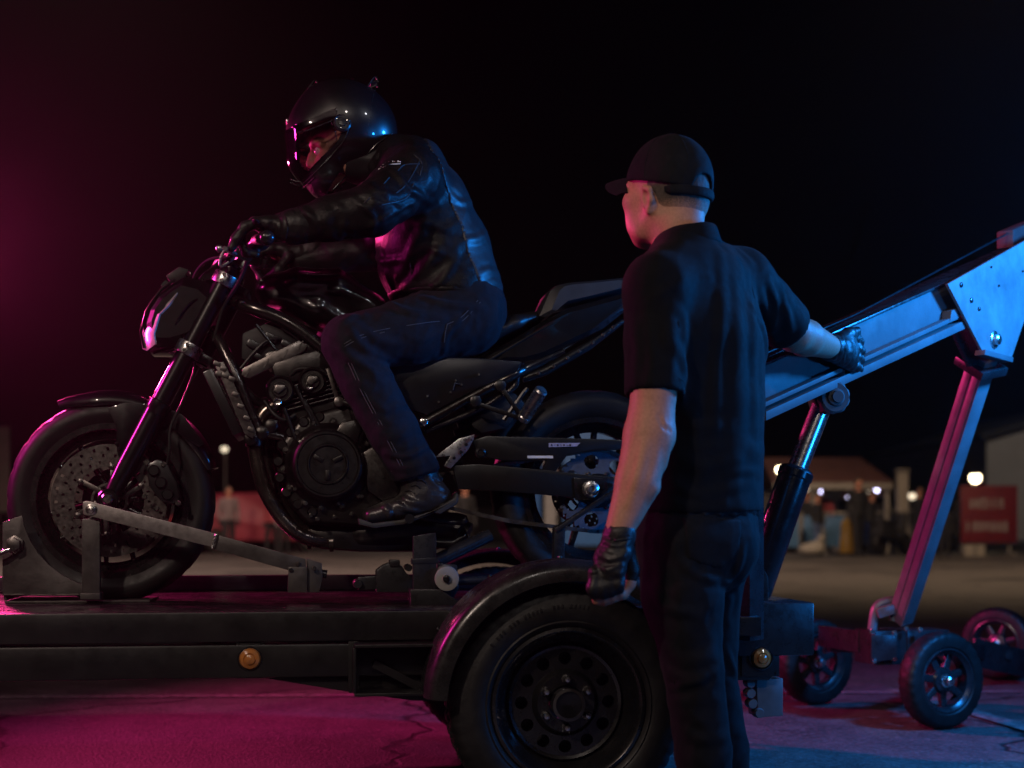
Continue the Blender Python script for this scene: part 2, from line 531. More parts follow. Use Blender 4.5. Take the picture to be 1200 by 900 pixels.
# ------------------------------------------------------------------ soft bodies: distance fields meshed with surface nets
class SDF:
    def __init__(s, vox, k=0.02):
        s.vox, s.k, s.ops = vox, k, []
        s.lo, s.hi = np.full(3, 1e9), np.full(3, -1e9)

    def _grow(s, pts, r):
        for p in pts:
            p = np.array(p, float)
            s.lo = np.minimum(s.lo, p - r)
            s.hi = np.maximum(s.hi, p + r)

    def limb(s, pts, rad, w=None, k=None, cut=False):
        """chain of tapered segments; a radius may be (radius along w, radius across)"""
        P = [np.array(p, float) for p in pts]
        R = [(r, r) if not isinstance(r, (tuple, list)) else tuple(r) for r in rad]
        if w is not None:
            w = np.array(w, float)
            w = w / np.linalg.norm(w)
        rm = max(max(r) for r in R)
        s.ops.append(('limb', P, R, w, s.k if k is None else k, cut, rm))
        if not cut:
            s._grow(P, rm + 0.02)
        return s

    def ell(s, c, r, rot=None, k=None, cut=False):
        c = np.array(c, float)
        r = np.array(r if isinstance(r, (tuple, list)) else (r, r, r), float)
        M = np.array(rot if rot is not None else Matrix.Identity(3), float)
        s.ops.append(('ell', c, r, M, s.k if k is None else k, cut, float(r.max())))
        if not cut:
            s._grow([c], r.max() + 0.02)
        return s

    def box(s, c, half, rot=None, rnd=0.01, k=None, cut=False):
        c = np.array(c, float)
        h = np.array(half, float)
        M = np.array(rot if rot is not None else Matrix.Identity(3), float)
        s.ops.append(('box', c, h, M, s.k if k is None else k, cut, float(np.linalg.norm(h)), rnd))
        if not cut:
            s._grow([c], np.linalg.norm(h) + 0.02)
        return s

    def plane(s, p, n, k=0.004):
        """cuts away the side that n points to"""
        n = np.array(n, float)
        s.ops.append(('plane', np.array(p, float), n / np.linalg.norm(n), k))
        return s

    def keep_poly(s, poly, k=0.004, cut=True):
        """cuts away (or keeps only) a polygon of (x, z) pushed through along y"""
        s.ops.append(('poly', [np.array(p, float) for p in poly], k, cut))
        return s

    def off(s, v):
        """swells everything so far by v"""
        s.ops.append(('off', v))
        s.lo, s.hi = s.lo - abs(v), s.hi + abs(v)
        return s

    def clone(s):
        c = SDF(s.vox, s.k)
        c.ops, c.lo, c.hi = list(s.ops), s.lo.copy(), s.hi.copy()
        return c

    @staticmethod
    def _prim(op, X, Y, Z):
        t = op[0]
        if t == 'limb':
            _, P, R, w, k, cut, rm = op
            out = None
            segs = list(zip(P, P[1:], R, R[1:])) if len(P) > 1 else [(P[0], P[0] + 1e-4, R[0], R[0])]
            for a, b, ra, rb in segs:
                ab = b - a
                L2 = max(float(ab @ ab), 1e-12)
                px, py, pz = X - a[0], Y - a[1], Z - a[2]
                tt = np.clip((px * ab[0] + py * ab[1] + pz * ab[2]) / L2, 0, 1)
                qx, qy, qz = px - tt * ab[0], py - tt * ab[1], pz - tt * ab[2]
                q2 = qx * qx + qy * qy + qz * qz
                if w is None:
                    d = np.sqrt(q2) - (ra[0] + tt * (rb[0] - ra[0]))
                else:
                    qw = qx * w[0] + qy * w[1] + qz * w[2]
                    qr2 = np.maximum(q2 - qw * qw, 0)
                    r1 = ra[0] + tt * (rb[0] - ra[0])
                    r2 = ra[1] + tt * (rb[1] - ra[1])
                    e = np.sqrt((qw / r1) ** 2 + qr2 / (r2 * r2))
                    g = np.sqrt((qw / (r1 * r1)) ** 2 + qr2 / r2 ** 4)
                    d = np.where(e < 0.3, (e - 1) * np.minimum(r1, r2), e * (e - 1) / np.maximum(g, 1e-6))
                if out is None:
                    out = d
                else:
                    kk = 0.012
                    h = np.maximum(kk - np.abs(out - d), 0) / kk
                    out = np.minimum(out, d) - h * h * kk * 0.25
            return out
        if t == 'ell':
            _, c, r, M, k, cut, rm = op
            px, py, pz = X - c[0], Y - c[1], Z - c[2]
            a = (M[0, 0] * px + M[1, 0] * py + M[2, 0] * pz) / r[0]
            b = (M[0, 1] * px + M[1, 1] * py + M[2, 1] * pz) / r[1]
            e = (M[0, 2] * px + M[1, 2] * py + M[2, 2] * pz) / r[2]
            k0 = np.sqrt(a * a + b * b + e * e)
            k1 = np.sqrt((a / r[0]) ** 2 + (b / r[1]) ** 2 + (e / r[2]) ** 2)
            return np.where(k0 < 0.3, (k0 - 1) * r.min(), k0 * (k0 - 1) / np.maximum(k1, 1e-6))
        if t == 'box':
            _, c, h, M, k, cut, rm, rnd = op
            px, py, pz = X - c[0], Y - c[1], Z - c[2]
            a = np.abs(M[0, 0] * px + M[1, 0] * py + M[2, 0] * pz) - h[0] + rnd
            b = np.abs(M[0, 1] * px + M[1, 1] * py + M[2, 1] * pz) - h[1] + rnd
            e = np.abs(M[0, 2] * px + M[1, 2] * py + M[2, 2] * pz) - h[2] + rnd
            return (np.sqrt(np.maximum(a, 0) ** 2 + np.maximum(b, 0) ** 2 + np.maximum(e, 0) ** 2)
                    + np.minimum(np.maximum(a, np.maximum(b, e)), 0) - rnd)

    def evaluate(s, X, Y, Z, d=None, org=None, shape=None):
        """X, Y, Z broadcastable; with org the grid's boxes are used to save work"""
        if d is None:
            d = np.full(np.broadcast(X, Y, Z).shape, 1.0, np.float32)
        for op in s.ops:
            t = op[0]
            if t == 'off':
                d -= op[1]
                continue
            if t == 'plane':
                _, p, n, k = op
                e = (X - p[0]) * n[0] + (Y - p[1]) * n[1] + (Z - p[2]) * n[2]
                h = np.maximum(k - np.abs(d - e), 0) / k
                d[...] = np.maximum(d, e) + h * h * k * 0.25
                continue
            if t == 'poly':
                _, poly, k, cut = op
                XX, ZZ = np.broadcast_arrays(X, Z)
                dist = np.full(XX.shape, 1e9)
                inside = np.zeros(XX.shape, bool)
                n = len(poly)
                for i in range(n):
                    a, b = poly[i], poly[(i + 1) % n]
                    ab = b - a
                    tt = np.clip(((XX - a[0]) * ab[0] + (ZZ - a[1]) * ab[1]) / max(float(ab @ ab), 1e-12), 0, 1)
                    dist = np.minimum(dist, np.hypot(XX - a[0] - tt * ab[0], ZZ - a[1] - tt * ab[1]))
                    c1 = (a[1] > ZZ) != (b[1] > ZZ)
                    xi = (b[0] - a[0]) * (ZZ - a[1]) / (b[1] - a[1] + 1e-12) + a[0]
                    inside ^= c1 & (XX < xi)
                e = np.where(inside, -dist, dist)
                d[...] = np.maximum(d, -e if cut else e)
                continue
            k, cut, rm = op[4], op[5], op[6]
            if org is not None:
                pts = op[1] if t == 'limb' else [op[1]]
                pad = rm + max(k, 0.02) + 3 * s.vox
                lo = np.min(pts, axis=0) - pad
                hi = np.max(pts, axis=0) + pad
                i0 = np.clip(np.floor((lo - org) / s.vox).astype(int), 0, None)
                i1 = np.minimum(np.ceil((hi - org) / s.vox).astype(int) + 1, shape)
                if np.any(i1 <= i0):
                    continue
                sl = tuple(slice(a, b) for a, b in zip(i0, i1))
                e = s._prim(op, X[sl[0]], Y[:, sl[1]], Z[:, :, sl[2]])
                v = d[sl]
            else:
                e = s._prim(op, X, Y, Z)
                v = d
            if k <= 0:
                v[...] = np.maximum(v, -e) if cut else np.minimum(v, e)
            elif cut:
                h = np.maximum(k - np.abs(v + e), 0) / k
                v[...] = np.maximum(v, -e) + h * h * k * 0.25
            else:
                h = np.maximum(k - np.abs(v - e), 0) / k
                v[...] = np.minimum(v, e) - h * h * k * 0.25
        return d

    def mesh(s, relax=2):
        org = s.lo - 2 * s.vox
        n = np.ceil((s.hi + 2 * s.vox - org) / s.vox).astype(int) + 1
        ax = [(org[i] + s.vox * np.arange(n[i])).astype(np.float32) for i in range(3)]
        X, Y, Z = ax[0][:, None, None], ax[1][None, :, None], ax[2][None, None, :]
        d = np.full(tuple(n), 1.0, np.float32)
        s.evaluate(X, Y, Z, d, org, n)
        v, f = nets(d)
        v = v * s.vox + org
        return relaxed(v, f, relax), f

    def raycast(s, c, dirs, far=0.4, steps=160):
        c = np.array(c, float)
        t = np.zeros(len(dirs))
        best = np.zeros(len(dirs))
        prev = None
        for i in range(steps):
            tt = far * (i + 1) / steps
            p = c + dirs * tt
            d = s.evaluate(p[:, 0], p[:, 1], p[:, 2])
            if prev is not None:
                cr = (prev < 0) & (d >= 0)
                best[cr] = tt - far / steps * (d[cr] / (d[cr] - prev[cr]))
            prev = d
        return c + dirs * best[:, None]

def nets(d):
    s = d < 0
    nx, ny, nz = d.shape
    cnt = np.zeros((nx - 1, ny - 1, nz - 1), np.int8)
    corners = [(i, j, k) for i in (0, 1) for j in (0, 1) for k in (0, 1)]
    for i, j, k in corners:
        cnt += s[i:nx - 1 + i, j:ny - 1 + j, k:nz - 1 + k]
    act = (cnt > 0) & (cnt < 8)
    I = np.argwhere(act)
    idx = np.full(act.shape, -1, np.int64)
    idx[act] = np.arange(len(I))
    pos = np.zeros((len(I), 3))
    num = np.zeros(len(I))
    vals = {c: d[I[:, 0] + c[0], I[:, 1] + c[1], I[:, 2] + c[2]] for c in corners}
    for a in corners:
        for ax in range(3):
            if a[ax] == 0:
                b = list(a)
                b[ax] = 1
                b = tuple(b)
                va, vb = vals[a], vals[b]
                m = (va < 0) != (vb < 0)
                t = va[m] / (va[m] - vb[m])
                p = np.tile(np.array(a, float), (int(m.sum()), 1))
                p[:, ax] += t
                pos[m] += p
                num[m] += 1
    pos = pos / num[:, None] + I
    F = []
    for ax in range(3):
        o = [x for x in range(3) if x != ax]
        sa = np.moveaxis(s, ax, 0)
        sa = np.moveaxis(sa, [1, 2], [1, 2])
        A = sa[:-1, 1:-1, 1:-1]
        B = sa[1:, 1:-1, 1:-1]
        E = np.argwhere(A != B)
        inside = A[A != B]
        id_ = np.moveaxis(idx, ax, 0)
        i, j, k = E[:, 0], E[:, 1] + 1, E[:, 2] + 1
        q = np.stack([id_[i, j - 1, k - 1], id_[i, j, k - 1], id_[i, j, k], id_[i, j - 1, k]], 1)
        flip = inside if ax != 1 else ~inside
        q[~flip] = q[~flip][:, ::-1]
        F.append(q)
    F = np.concatenate(F)
    return pos, F[(F >= 0).all(1)]

def relaxed(v, f, it):
    if it <= 0:
        return v
    e = np.concatenate([f[:, [0, 1]], f[:, [1, 2]], f[:, [2, 3]], f[:, [3, 0]]])
    for _ in range(it):
        acc = np.zeros_like(v)
        n = np.zeros(len(v))
        np.add.at(acc, e[:, 0], v[e[:, 1]])
        np.add.at(n, e[:, 0], 1)
        v = v * 0.5 + 0.5 * acc / np.maximum(n, 1)[:, None]
    return v

def vnormals(v, f):
    n = np.cross(v[f[:, 2]] - v[f[:, 0]], v[f[:, 3]] - v[f[:, 1]])
    out = np.zeros_like(v)
    for i in range(4):
        np.add.at(out, f[:, i], n)
    return out / np.maximum(np.linalg.norm(out, axis=1), 1e-12)[:, None]

def seg_dist(v, a, b):
    a, b = np.array(a, float), np.array(b, float)
    ab = b - a
    t = np.clip(((v - a) @ ab) / max(float(ab @ ab), 1e-12), 0, 1)
    return np.linalg.norm(v - a - t[:, None] * ab, axis=1), t

def folded(v, f, folds=(), wrinkles=()):
    """folds: (points, width, height) ridges pushed along the normal; wrinkles: (amplitude, frequency xyz, seed)"""
    n = vnormals(v, f)
    off = np.zeros(len(v))
    for pts, w, h in folds:
        best = np.full(len(v), 1e9)
        taper = np.zeros(len(v))
        m = len(pts) - 1
        for i in range(m):
            d, t = seg_dist(v, pts[i], pts[i + 1])
            c = d < best
            best[c] = d[c]
            u = (i + t[c]) / m
            taper[c] = np.sin(np.pi * np.clip(u * 0.86 + 0.07, 0, 1)) ** 0.6
        x = best / w
        off += h * taper * (np.exp(-x * x) - 0.45 * np.exp(-((x - 1.6) ** 2) * 1.6))
    for amp, fr, seed in wrinkles:
        P = v * np.array(fr) + seed
        nz = np.array([mnoise.noise(p) for p in P])
        off += amp * (1 - 2 * np.abs(nz))
    return v + n * off[:, None]

def mesh_obj(name, v, f, material, parent=None, sharp=180, keep=None):
    if keep is not None:
        m = keep[f].all(1)
        f = f[m]
    me = bpy.data.meshes.new(name)
    me.from_pydata(v.tolist(), [], f.tolist())
    me.update()
    return link_mesh(name, me, material, parent, sharp)

def soft(name, sdf, material, parent=None, relax=2, folds=(), wrinkles=(), local=None):
    v, f = sdf.mesh(relax)
    if folds or wrinkles:
        v = folded(v, f, folds, wrinkles)
    if local is not None:
        v = v - np.array(local)
    return mesh_obj(name, v, f, material, parent)

def surf(sdf, A, B, out=0.0, n=320):
    """first point of the body on the way from A to B, pulled back towards A by `out`"""
    A, B = np.array(A, float), np.array(B, float)
    p = A + (B - A) * np.linspace(0, 1, n)[:, None]
    d = sdf.evaluate(p[:, 0], p[:, 1], p[:, 2])
    i = np.argmax(d < 0)
    if not d[i] < 0:
        i = int(np.argmin(d))
    q = p[i] - (B - A) / np.linalg.norm(B - A) * out
    return Vector(q)

def bsurf(sdf, px, py, out=0.0):
    return surf(sdf, BK.p(px, py, -0.62), BK.p(px, py, 0.4), out)

def wsurf(sdf, px, py, out=0.0):
    return surf(sdf, place(px, py, 2.7), place(px, py, 4.6), out)

def bline(sdf, pts, out=0.0, n=4):
    c = curve([(x, 0, y) for x, y in pts], n)
    return [bsurf(sdf, q.x, q.z, out) for q in c]

def wline(sdf, pts, out=0.0, n=4):
    c = curve([(x, 0, y) for x, y in pts], n)
    return [wsurf(sdf, q.x, q.z, out) for q in c]

# ------------------------------------------------------------------ ground and paint
def asphalt():
    m = bpy.data.materials.new('asphalt')
    m.use_nodes = True
    nt = m.node_tree
    N, L = nt.nodes, nt.links
    b = N['Principled BSDF']
    tc = N.new('ShaderNodeTexCoord')
    def noise(scale, det=6, rough=0.6):
        n = N.new('ShaderNodeTexNoise')
        n.inputs['Scale'].default_value = scale
        n.inputs['Detail'].default_value = det
        n.inputs['Roughness'].default_value = rough
        L.new(tc.outputs['Object'], n.inputs['Vector'])
        return n
    def mix(fac, a, c):
        x = N.new('ShaderNodeMix')
        x.data_type = 'RGBA'
        L.new(fac, x.inputs['Factor'])
        for s_, q in ((6, a), (7, c)):
            if isinstance(q, tuple):
                x.inputs[s_].default_value = (*q, 1)
            else:
                L.new(q, x.inputs[s_])
        return x.outputs[2]
    def ramp(src, p0, p1):
        r = N.new('ShaderNodeMapRange')
        r.inputs['From Min'].default_value = p0
        r.inputs['From Max'].default_value = p1
        L.new(src, r.inputs['Value'])
        return r.outputs['Result']
    big = noise(0.9, 7, 0.68)
    mid = noise(5.0, 6, 0.7)
    grit = noise(62.0, 5, 0.8)
    st = N.new('ShaderNodeTexVoronoi')
    st.inputs['Scale'].default_value = 95.0
    L.new(tc.outputs['Object'], st.inputs['Vector'])
    col = mix(ramp(big.outputs['Fac'], 0.35, 0.65), (0.02, 0.019, 0.018), (0.058, 0.054, 0.051))
    col = mix(ramp(mid.outputs['Fac'], 0.45, 0.75), col, (0.085, 0.08, 0.075))
    col = mix(ramp(grit.outputs['Fac'], 0.5, 0.7), col, (0.14, 0.13, 0.125))
    col = mix(ramp(st.outputs['Color'], 0.55, 0.95), col, (0.13, 0.12, 0.115))
    stain = noise(0.38, 4, 0.55)
    col = mix(ramp(stain.outputs['Fac'], 0.52, 0.62), col, (0.018, 0.017, 0.017))
    chips = noise(19.0, 7, 0.75)
    col = mix(ramp(chips.outputs['Fac'], 0.6, 0.72), col, (0.016, 0.015, 0.015))
    # cracks: edges of big wobbly cells
    wob = N.new('ShaderNodeTexNoise')
    wob.inputs['Scale'].default_value = 2.2
    wob.inputs['Detail'].default_value = 7
    L.new(tc.outputs['Object'], wob.inputs['Vector'])
    va = N.new('ShaderNodeVectorMath')
    va.operation = 'MULTIPLY_ADD'
    va.inputs[1].default_value = (0.5, 0.5, 0.0)
    L.new(wob.outputs['Color'], va.inputs[0])
    L.new(tc.outputs['Object'], va.inputs[2])
    vo = N.new('ShaderNodeTexVoronoi')
    vo.feature = 'DISTANCE_TO_EDGE'
    vo.inputs['Scale'].default_value = 0.42
    L.new(va.outputs['Vector'], vo.inputs['Vector'])
    crack = ramp(vo.outputs['Distance'], 0.002, 0.009)
    col = mix(crack, (0.006, 0.006, 0.006), col)
    L.new(col, b.inputs['Base Color'])
    ro = N.new('ShaderNodeMapRange')
    ro.inputs['To Min'].default_value = 0.42
    ro.inputs['To Max'].default_value = 0.8
    L.new(mid.outputs['Fac'], ro.inputs['Value'])
    L.new(ro.outputs['Result'], b.inputs['Roughness'])
    hs = N.new('ShaderNodeMath')
    hs.operation = 'MULTIPLY_ADD'
    hs.inputs[1].default_value = 0.5
    ad = N.new('ShaderNodeMath')
    ad.operation = 'ADD'
    L.new(grit.outputs['Fac'], ad.inputs[0])
    L.new(st.outputs['Distance'], ad.inputs[1])
    L.new(ad.outputs['Value'], hs.inputs[0])
    L.new(crack, hs.inputs[2])
    bp = N.new('ShaderNodeBump')
    bp.inputs['Strength'].default_value = 0.9
    bp.inputs['Distance'].default_value = 0.005
    L.new(hs.outputs['Value'], bp.inputs['Height'])
    L.new(bp.outputs['Normal'], b.inputs['Normal'])
    return m
g = MB()
g.bm.faces.new([g.bm.verts.new(p) for p in ((-400, -60, 0), (400, -60, 0), (400, 700, 0), (-400, 700, 0))])
ground = g.build('ground', asphalt(), None, 180)
ground['kind'] = 'structure'

def worn_paint():
    m = bpy.data.materials.new('worn_line_paint')
    m.use_nodes = True
    nt = m.node_tree
    N, L = nt.nodes, nt.links
    b = N['Principled BSDF']
    tc = N.new('ShaderNodeTexCoord')
    n = N.new('ShaderNodeTexNoise')
    n.inputs['Scale'].default_value = 26
    n.inputs['Detail'].default_value = 8
    n.inputs['Roughness'].default_value = 0.75
    L.new(tc.outputs['Object'], n.inputs['Vector'])
    r = N.new('ShaderNodeValToRGB')
    r.color_ramp.elements[0].position = 0.42
    r.color_ramp.elements[1].position = 0.6
    r.color_ramp.elements[0].color = (0.07, 0.065, 0.062, 1)
    r.color_ramp.elements[1].color = (0.2, 0.195, 0.19, 1)
    L.new(n.outputs['Fac'], r.inputs['Fac'])
    L.new(r.outputs['Color'], b.inputs['Base Color'])
    b.inputs['Roughness'].default_value = 0.7
    return m
PAINT = worn_paint()
def stripe(a, b, w, name='painted_line', z=0.004):
    a, b = Vector(a), Vector(b)
    d = (b - a).normalized()
    s_ = Vector((-d.y, d.x)) * w / 2
    m = MB()
    m.bm.faces.new([m.bm.verts.new((q.x, q.y, z)) for q in (a - s_, b - s_, b + s_, a + s_)])
    o = m.build(name, PAINT, None, 180)
    o['kind'] = 'structure'
    return o
stripe((-3.2, 6.2), (6.2, 6.62), 0.09)
stripe((1.75, 6.5), (2.05, 4.2), 0.09, z=0.008)

# ------------------------------------------------------------------ the far lot
def far(px, Y):
    return (px - 600) / FPX * Y
def lampbulb(name, col, s):
    return mat(name, (0.8, 0.8, 0.8), 0.4, 0, 0, 1, 0.02, 5, emit=col, emit_s=s)
WARMB = lampbulb('warm_lamp_glass', (1.0, 0.8, 0.48), 14)
VIOB = lampbulb('violet_lamp_glass', (0.7, 0.66, 1.0), 8)
PALEB = lampbulb('pale_lamp_glass', (1.0, 0.82, 0.58), 1.4)
POLEM = mat('weathered_pole', (0.16, 0.15, 0.13), 0.6, 0.1, 0.1, 30, 0.3, 4)

def pole_lamp(px, py, Y, r, material, label, rb_=0.05):
    x = far(px, Y)
    z = CAM_Z + (HOR - py) / FPX * Y
    t = thing('street_lamp', label, 'street lamp', (x, Y, 0), 0, 'lamps on poles in the far lot')
    MB().lathe([(rb_ * 2.2, 0), (rb_ * 2, 0.05), (rb_, 0.08), (rb_ * 0.8, z - r)], (0, 0.12, 0), (0, 0, 1), 10).tube([(0, 0.12, z - r * 1.2), (0, 0.06, z + r * 0.4), (0, 0.0, z + r)], rb_ * 0.6, 8).build('pole', POLEM, t)
    MB().lathe([(r * 0.3, r * 1.2), (r * 1.2, r * 0.8), (r * 1.25, r * 0.55), (r * 0.9, r * 0.6)], (0, 0, z), (0, 0, 1), 16).build('lamp_hood', POLEM, t)
    MB().ball((0, 0, z), r, None, 14, 10).build('bulb', material, t)
    return t
pole_lamp(1143, 560, 38, 0.14, WARMB, 'round glowing lamp on a pole left of the white warehouse above the red sign')
pole_lamp(914, 550, 35, 0.09, WARMB, 'small warm lamp on a pole at the left end of the brown canopy roof')
pole_lamp(263, 526, 44, 0.1, PALEB, 'dim pale lamp on a pole between the front wheel and the engine')
pole_lamp(1069, 581, 36, 0.09, PALEB, 'faint low lamp beside the grey post right of the canopy')

# canopy stall: roof, posts, back wall, hanging lights
ROOFM = mat('brown_canopy_roof', (0.1, 0.04, 0.03), 0.7, 0, 0.2, 6, 0.25, 2)
CREAM = mat('cream_panel', (0.26, 0.24, 0.2), 0.7, 0, 0.1, 5, 0.2, 2)
Yt = 37.0
k = Yt / FPX
xa, xb = far(893, Yt), far(1026, Yt)
zt, zb = CAM_Z + (HOR - 534) * k, CAM_Z + (HOR - 566) * k
st_ = thing('canopy_stall', 'low market stall with a brown pitched canopy roof and lights hanging under it', 'stall', ((xa + xb) / 2, Yt, 0))
hw = (xb - xa) / 2
rf = MB().loops([[(-hw, -1.6, zb), (hw, -1.6, zb), (hw, -1.6, zb - 0.1), (-hw, -1.6, zb - 0.1)], [(-hw + 0.15, 1.0, zt), (hw - 0.15, 1.0, zt), (hw - 0.15, 1.0, zt - 0.1), (-hw + 0.15, 1.0, zt - 0.1)],
                 [(-hw, 3.4, zb), (hw, 3.4, zb), (hw, 3.4, zb - 0.1), (-hw, 3.4, zb - 0.1)]])
rf.build('roof', ROOFM, st_, 20)
MB().box((0, -1.62, zb - 0.12), (hw * 2, 0.04, 0.16)).build('fascia', CREAM, st_)
for i in range(4):
    for yy in (-1.5, 3.3):
        MB().box((-hw + 0.1 + (2 * hw - 0.2) * i / 3, yy, (zb - 0.1) / 2), (0.1, 0.1, zb - 0.1)).build('post', CREAM, st_)
MB().box((0, 3.2, (zb - 0.1) / 2), (hw * 2 - 0.3, 0.05, zb - 0.15)).build('back_wall', CREAM, st_)
for px, py, r, mm in ((985, 580, 0.1, VIOB), (957, 577, 0.05, VIOB), (1021, 574, 0.07, VIOB), (940, 574, 0.05, PALEB), (1012, 578, 0.04, PALEB)):
    x = far(px, Yt) - (xa + xb) / 2
    z = CAM_Z + (HOR - py) * k
    MB().ball((x, -0.6, z), r, None, 12, 8).build('hanging_light', mm, st_)
MB().box((-0.2, -0.9, 1.0), (2.2, 0.5, 0.06)).build('counter_top', CREAM, st_)
MB().box((-0.2, -0.7, 0.5), (2.1, 0.4, 0.96)).build('counter', mat('dark_counter', (0.1, 0.09, 0.09), 0.7), st_)
# blue crowd barriers with cross bars
BLUEB = mat('faded_blue_board', (0.05, 0.13, 0.24), 0.6, 0, 0.1, 10, 0.3, 3)
for i, px in enumerate((925, 952, 978)):
    Yb = 34.0 + 0.4 * i
    kb = Yb / FPX
    t = thing('crowd_barrier', ['blue panelled crowd barrier, leftmost, half behind the hydraulic cylinder', 'middle blue panelled crowd barrier under the stall lights', 'blue panelled crowd barrier nearest the yellow drum'][i], 'barrier', (far(px, Yb), Yb, 0), 0, 'blue barriers in front of the stall')
    MB().box((0, 0, 0.55), (26 * kb, 0.04, 0.75), bev=0.01).build('panel', BLUEB, t)
    f_ = MB()
    for sx in (-1, 1):
        f_.box((sx * 12 * kb, 0, 0.5), (0.05, 0.06, 1.0)).box((sx * 12 * kb, 0, 0.03), (0.06, 0.5, 0.05))
    f_.build('frame', POLEM, t)
# yellow drum, grey post
yd = thing('yellow_drum', 'yellow traffic drum beside the dark standing figure', 'drum', (far(994, 33.5), 33.5, 0))
MB().lathe([(0.24, 0), (0.24, 0.06), (0.2, 0.08), (0.19, 0.4), (0.18, 0.42), (0.17, 0.75), (0.12, 0.8), (0.1, 0.85), (0, 0.85)], (0, 0, 0), (0, 0, 1), 18).build('drum_body', mat('yellow_plastic', (0.3, 0.17, 0.012), 0.5), yd)
MB().lathe([(0.26, 0), (0.26, 0.05), (0.2, 0.07)], (0, 0, 0), (0, 0, 1), 18).build('drum_base', RUBBER, yd)
gp_ = thing('utility_post', 'pale square utility post standing right of the canopy stall', 'post', (far(1057, 35), 35, 0))
MB().box((0, 0, 1.0), (0.26, 0.26, 2.0), bev=0.02).build('post', CREAM, gp_)
MB().box((0, 0, 2.04), (0.32, 0.32, 0.08), bev=0.02).build('post_cap', POLEM, gp_)

# white warehouse
WH = mat('white_corrugated_wall', (0.6, 0.57, 0.53), 0.7, 0, 0.1, 5, 0.12, 1)
Yw = 62.0
kw = Yw / FPX
x0 = far(1156, Yw)
wh = thing('warehouse', 'pale grey warehouse gable end at the right edge behind the red sign', 'warehouse', (x0 + 7, Yw, 0))
zl, zp = CAM_Z + (HOR - 512) * kw, CAM_Z + (HOR - 478) * kw
MB().prism([(-7, 0), (7, 0), (7, zl), (0, zp + 0.8), (-7, zl)], 0, 20).build('wall', WH, wh, 30)
rf = MB()
rf.prism([(-7.3, zl - 0.1), (0, zp + 0.75), (0, zp + 0.95), (-7.3, zl + 0.1)], -0.3, 20.3)
rf.prism([(7.3, zl - 0.1), (0, zp + 0.75), (0, zp + 0.95), (7.3, zl + 0.1)], -0.3, 20.3)
rf.build('roof', mat('dark_roof_sheet', (0.05, 0.05, 0.055), 0.6), wh, 30)
rb2 = MB()
for i in range(46):
    rb2.box((-6.9 + 0.3 * i, -0.015, zl / 2), (0.05, 0.03, zl - 0.05))
r_ = rb2.build('wall_rib', WH, wh, 30)
r_['kind'] = 'stuff'
MB().box((2.5, -0.04, 1.5), (3.2, 0.06, 3.0)).build('roller_door', POLEM, wh, 30)

# red sign with two lines of blurred white lettering
REDM = mat('dark_red_board', (0.13, 0.008, 0.014), 0.55, 0, 0.1, 10, 0.2, 3)
Ys = 33.0
ks = Ys / FPX
xs = far(1159, Ys)
sg_ = thing('red_sign', 'dark red sign board with two lines of blurred white lettering on short feet', 'sign', (xs, Ys, 0))
zt, zb = CAM_Z + (HOR - 569) * ks, CAM_Z + (HOR - 636) * ks
sw_ = 66 * ks
MB().box((0, 0, (zt + zb) / 2), (sw_, 0.08, zt - zb), bev=0.01).build('board', REDM, sg_)
for sx in (-1, 1):
    MB().box((sx * sw_ * 0.38, 0.07, zt / 2), (0.07, 0.05, zt)).box((sx * sw_ * 0.38, 0.07, 0.03), (0.12, 0.7, 0.06)).build('foot', POLEM, sg_)
rs_ = random.Random(4)
for row, (yc, hgt, xl0, xr0) in enumerate(((590, 13, 1137, 1178), (617, 12, 1133, 1182))):
    z = CAM_Z + (HOR - yc) * ks
    x = far(xl0, Ys) - xs
    xe = far(xr0, Ys) - xs
    lt = MB()
    while x < xe:
        wl_ = rs_.uniform(0.09, 0.13)
        hh = hgt * ks * rs_.uniform(0.8, 1.05)
        y_ = -0.044
        lt.box((x, y_, z), (0.03, 0.006, hh))
        if rs_.random() < 0.7:
            lt.box((x + wl_ * 0.55, y_, z), (0.03, 0.006, hh))
        lt.box((x + wl_ * 0.28, y_ - 0.001, z + rs_.choice((-0.4, 0, 0.4)) * hh), (wl_ * 0.55, 0.006, 0.035))
        x += wl_ + 0.03
    lt.build('lettering', mat('dull_sign_paint', (0.3, 0.29, 0.28), 0.6), sg_)
# crates left under the sign
cr_ = thing('cardboard_box', 'tan box on the ground under the left corner of the red sign', 'box', (far(1140, 32.2), 32.2, 0))
MB().box((0, 0, 0.13), (0.45, 0.35, 0.26), bev=0.01).build('carton', CREAM, cr_)
MB().box((0, -0.178, 0.13), (0.07, 0.004, 0.255)).build('tape', POLEM, cr_)
# white sacks below the barriers
sk_ = thing('white_sack', 'slumped pale sack lying in front of the blue barriers', 'sack', (far(951, 32.8), 32.8, 0))
s_ = SDF(0.03, 0.08).ell((0, 0, 0.14), (0.3, 0.2, 0.16)).ell((0.12, 0.02, 0.22), (0.16, 0.14, 0.13))
soft('sack_body', s_, CREAM, sk_)
soft('sack_neck', SDF(0.02, 0.02).limb([(0.16, 0, 0.3), (0.22, 0, 0.4)], [0.05, 0.08]), CREAM, sk_)

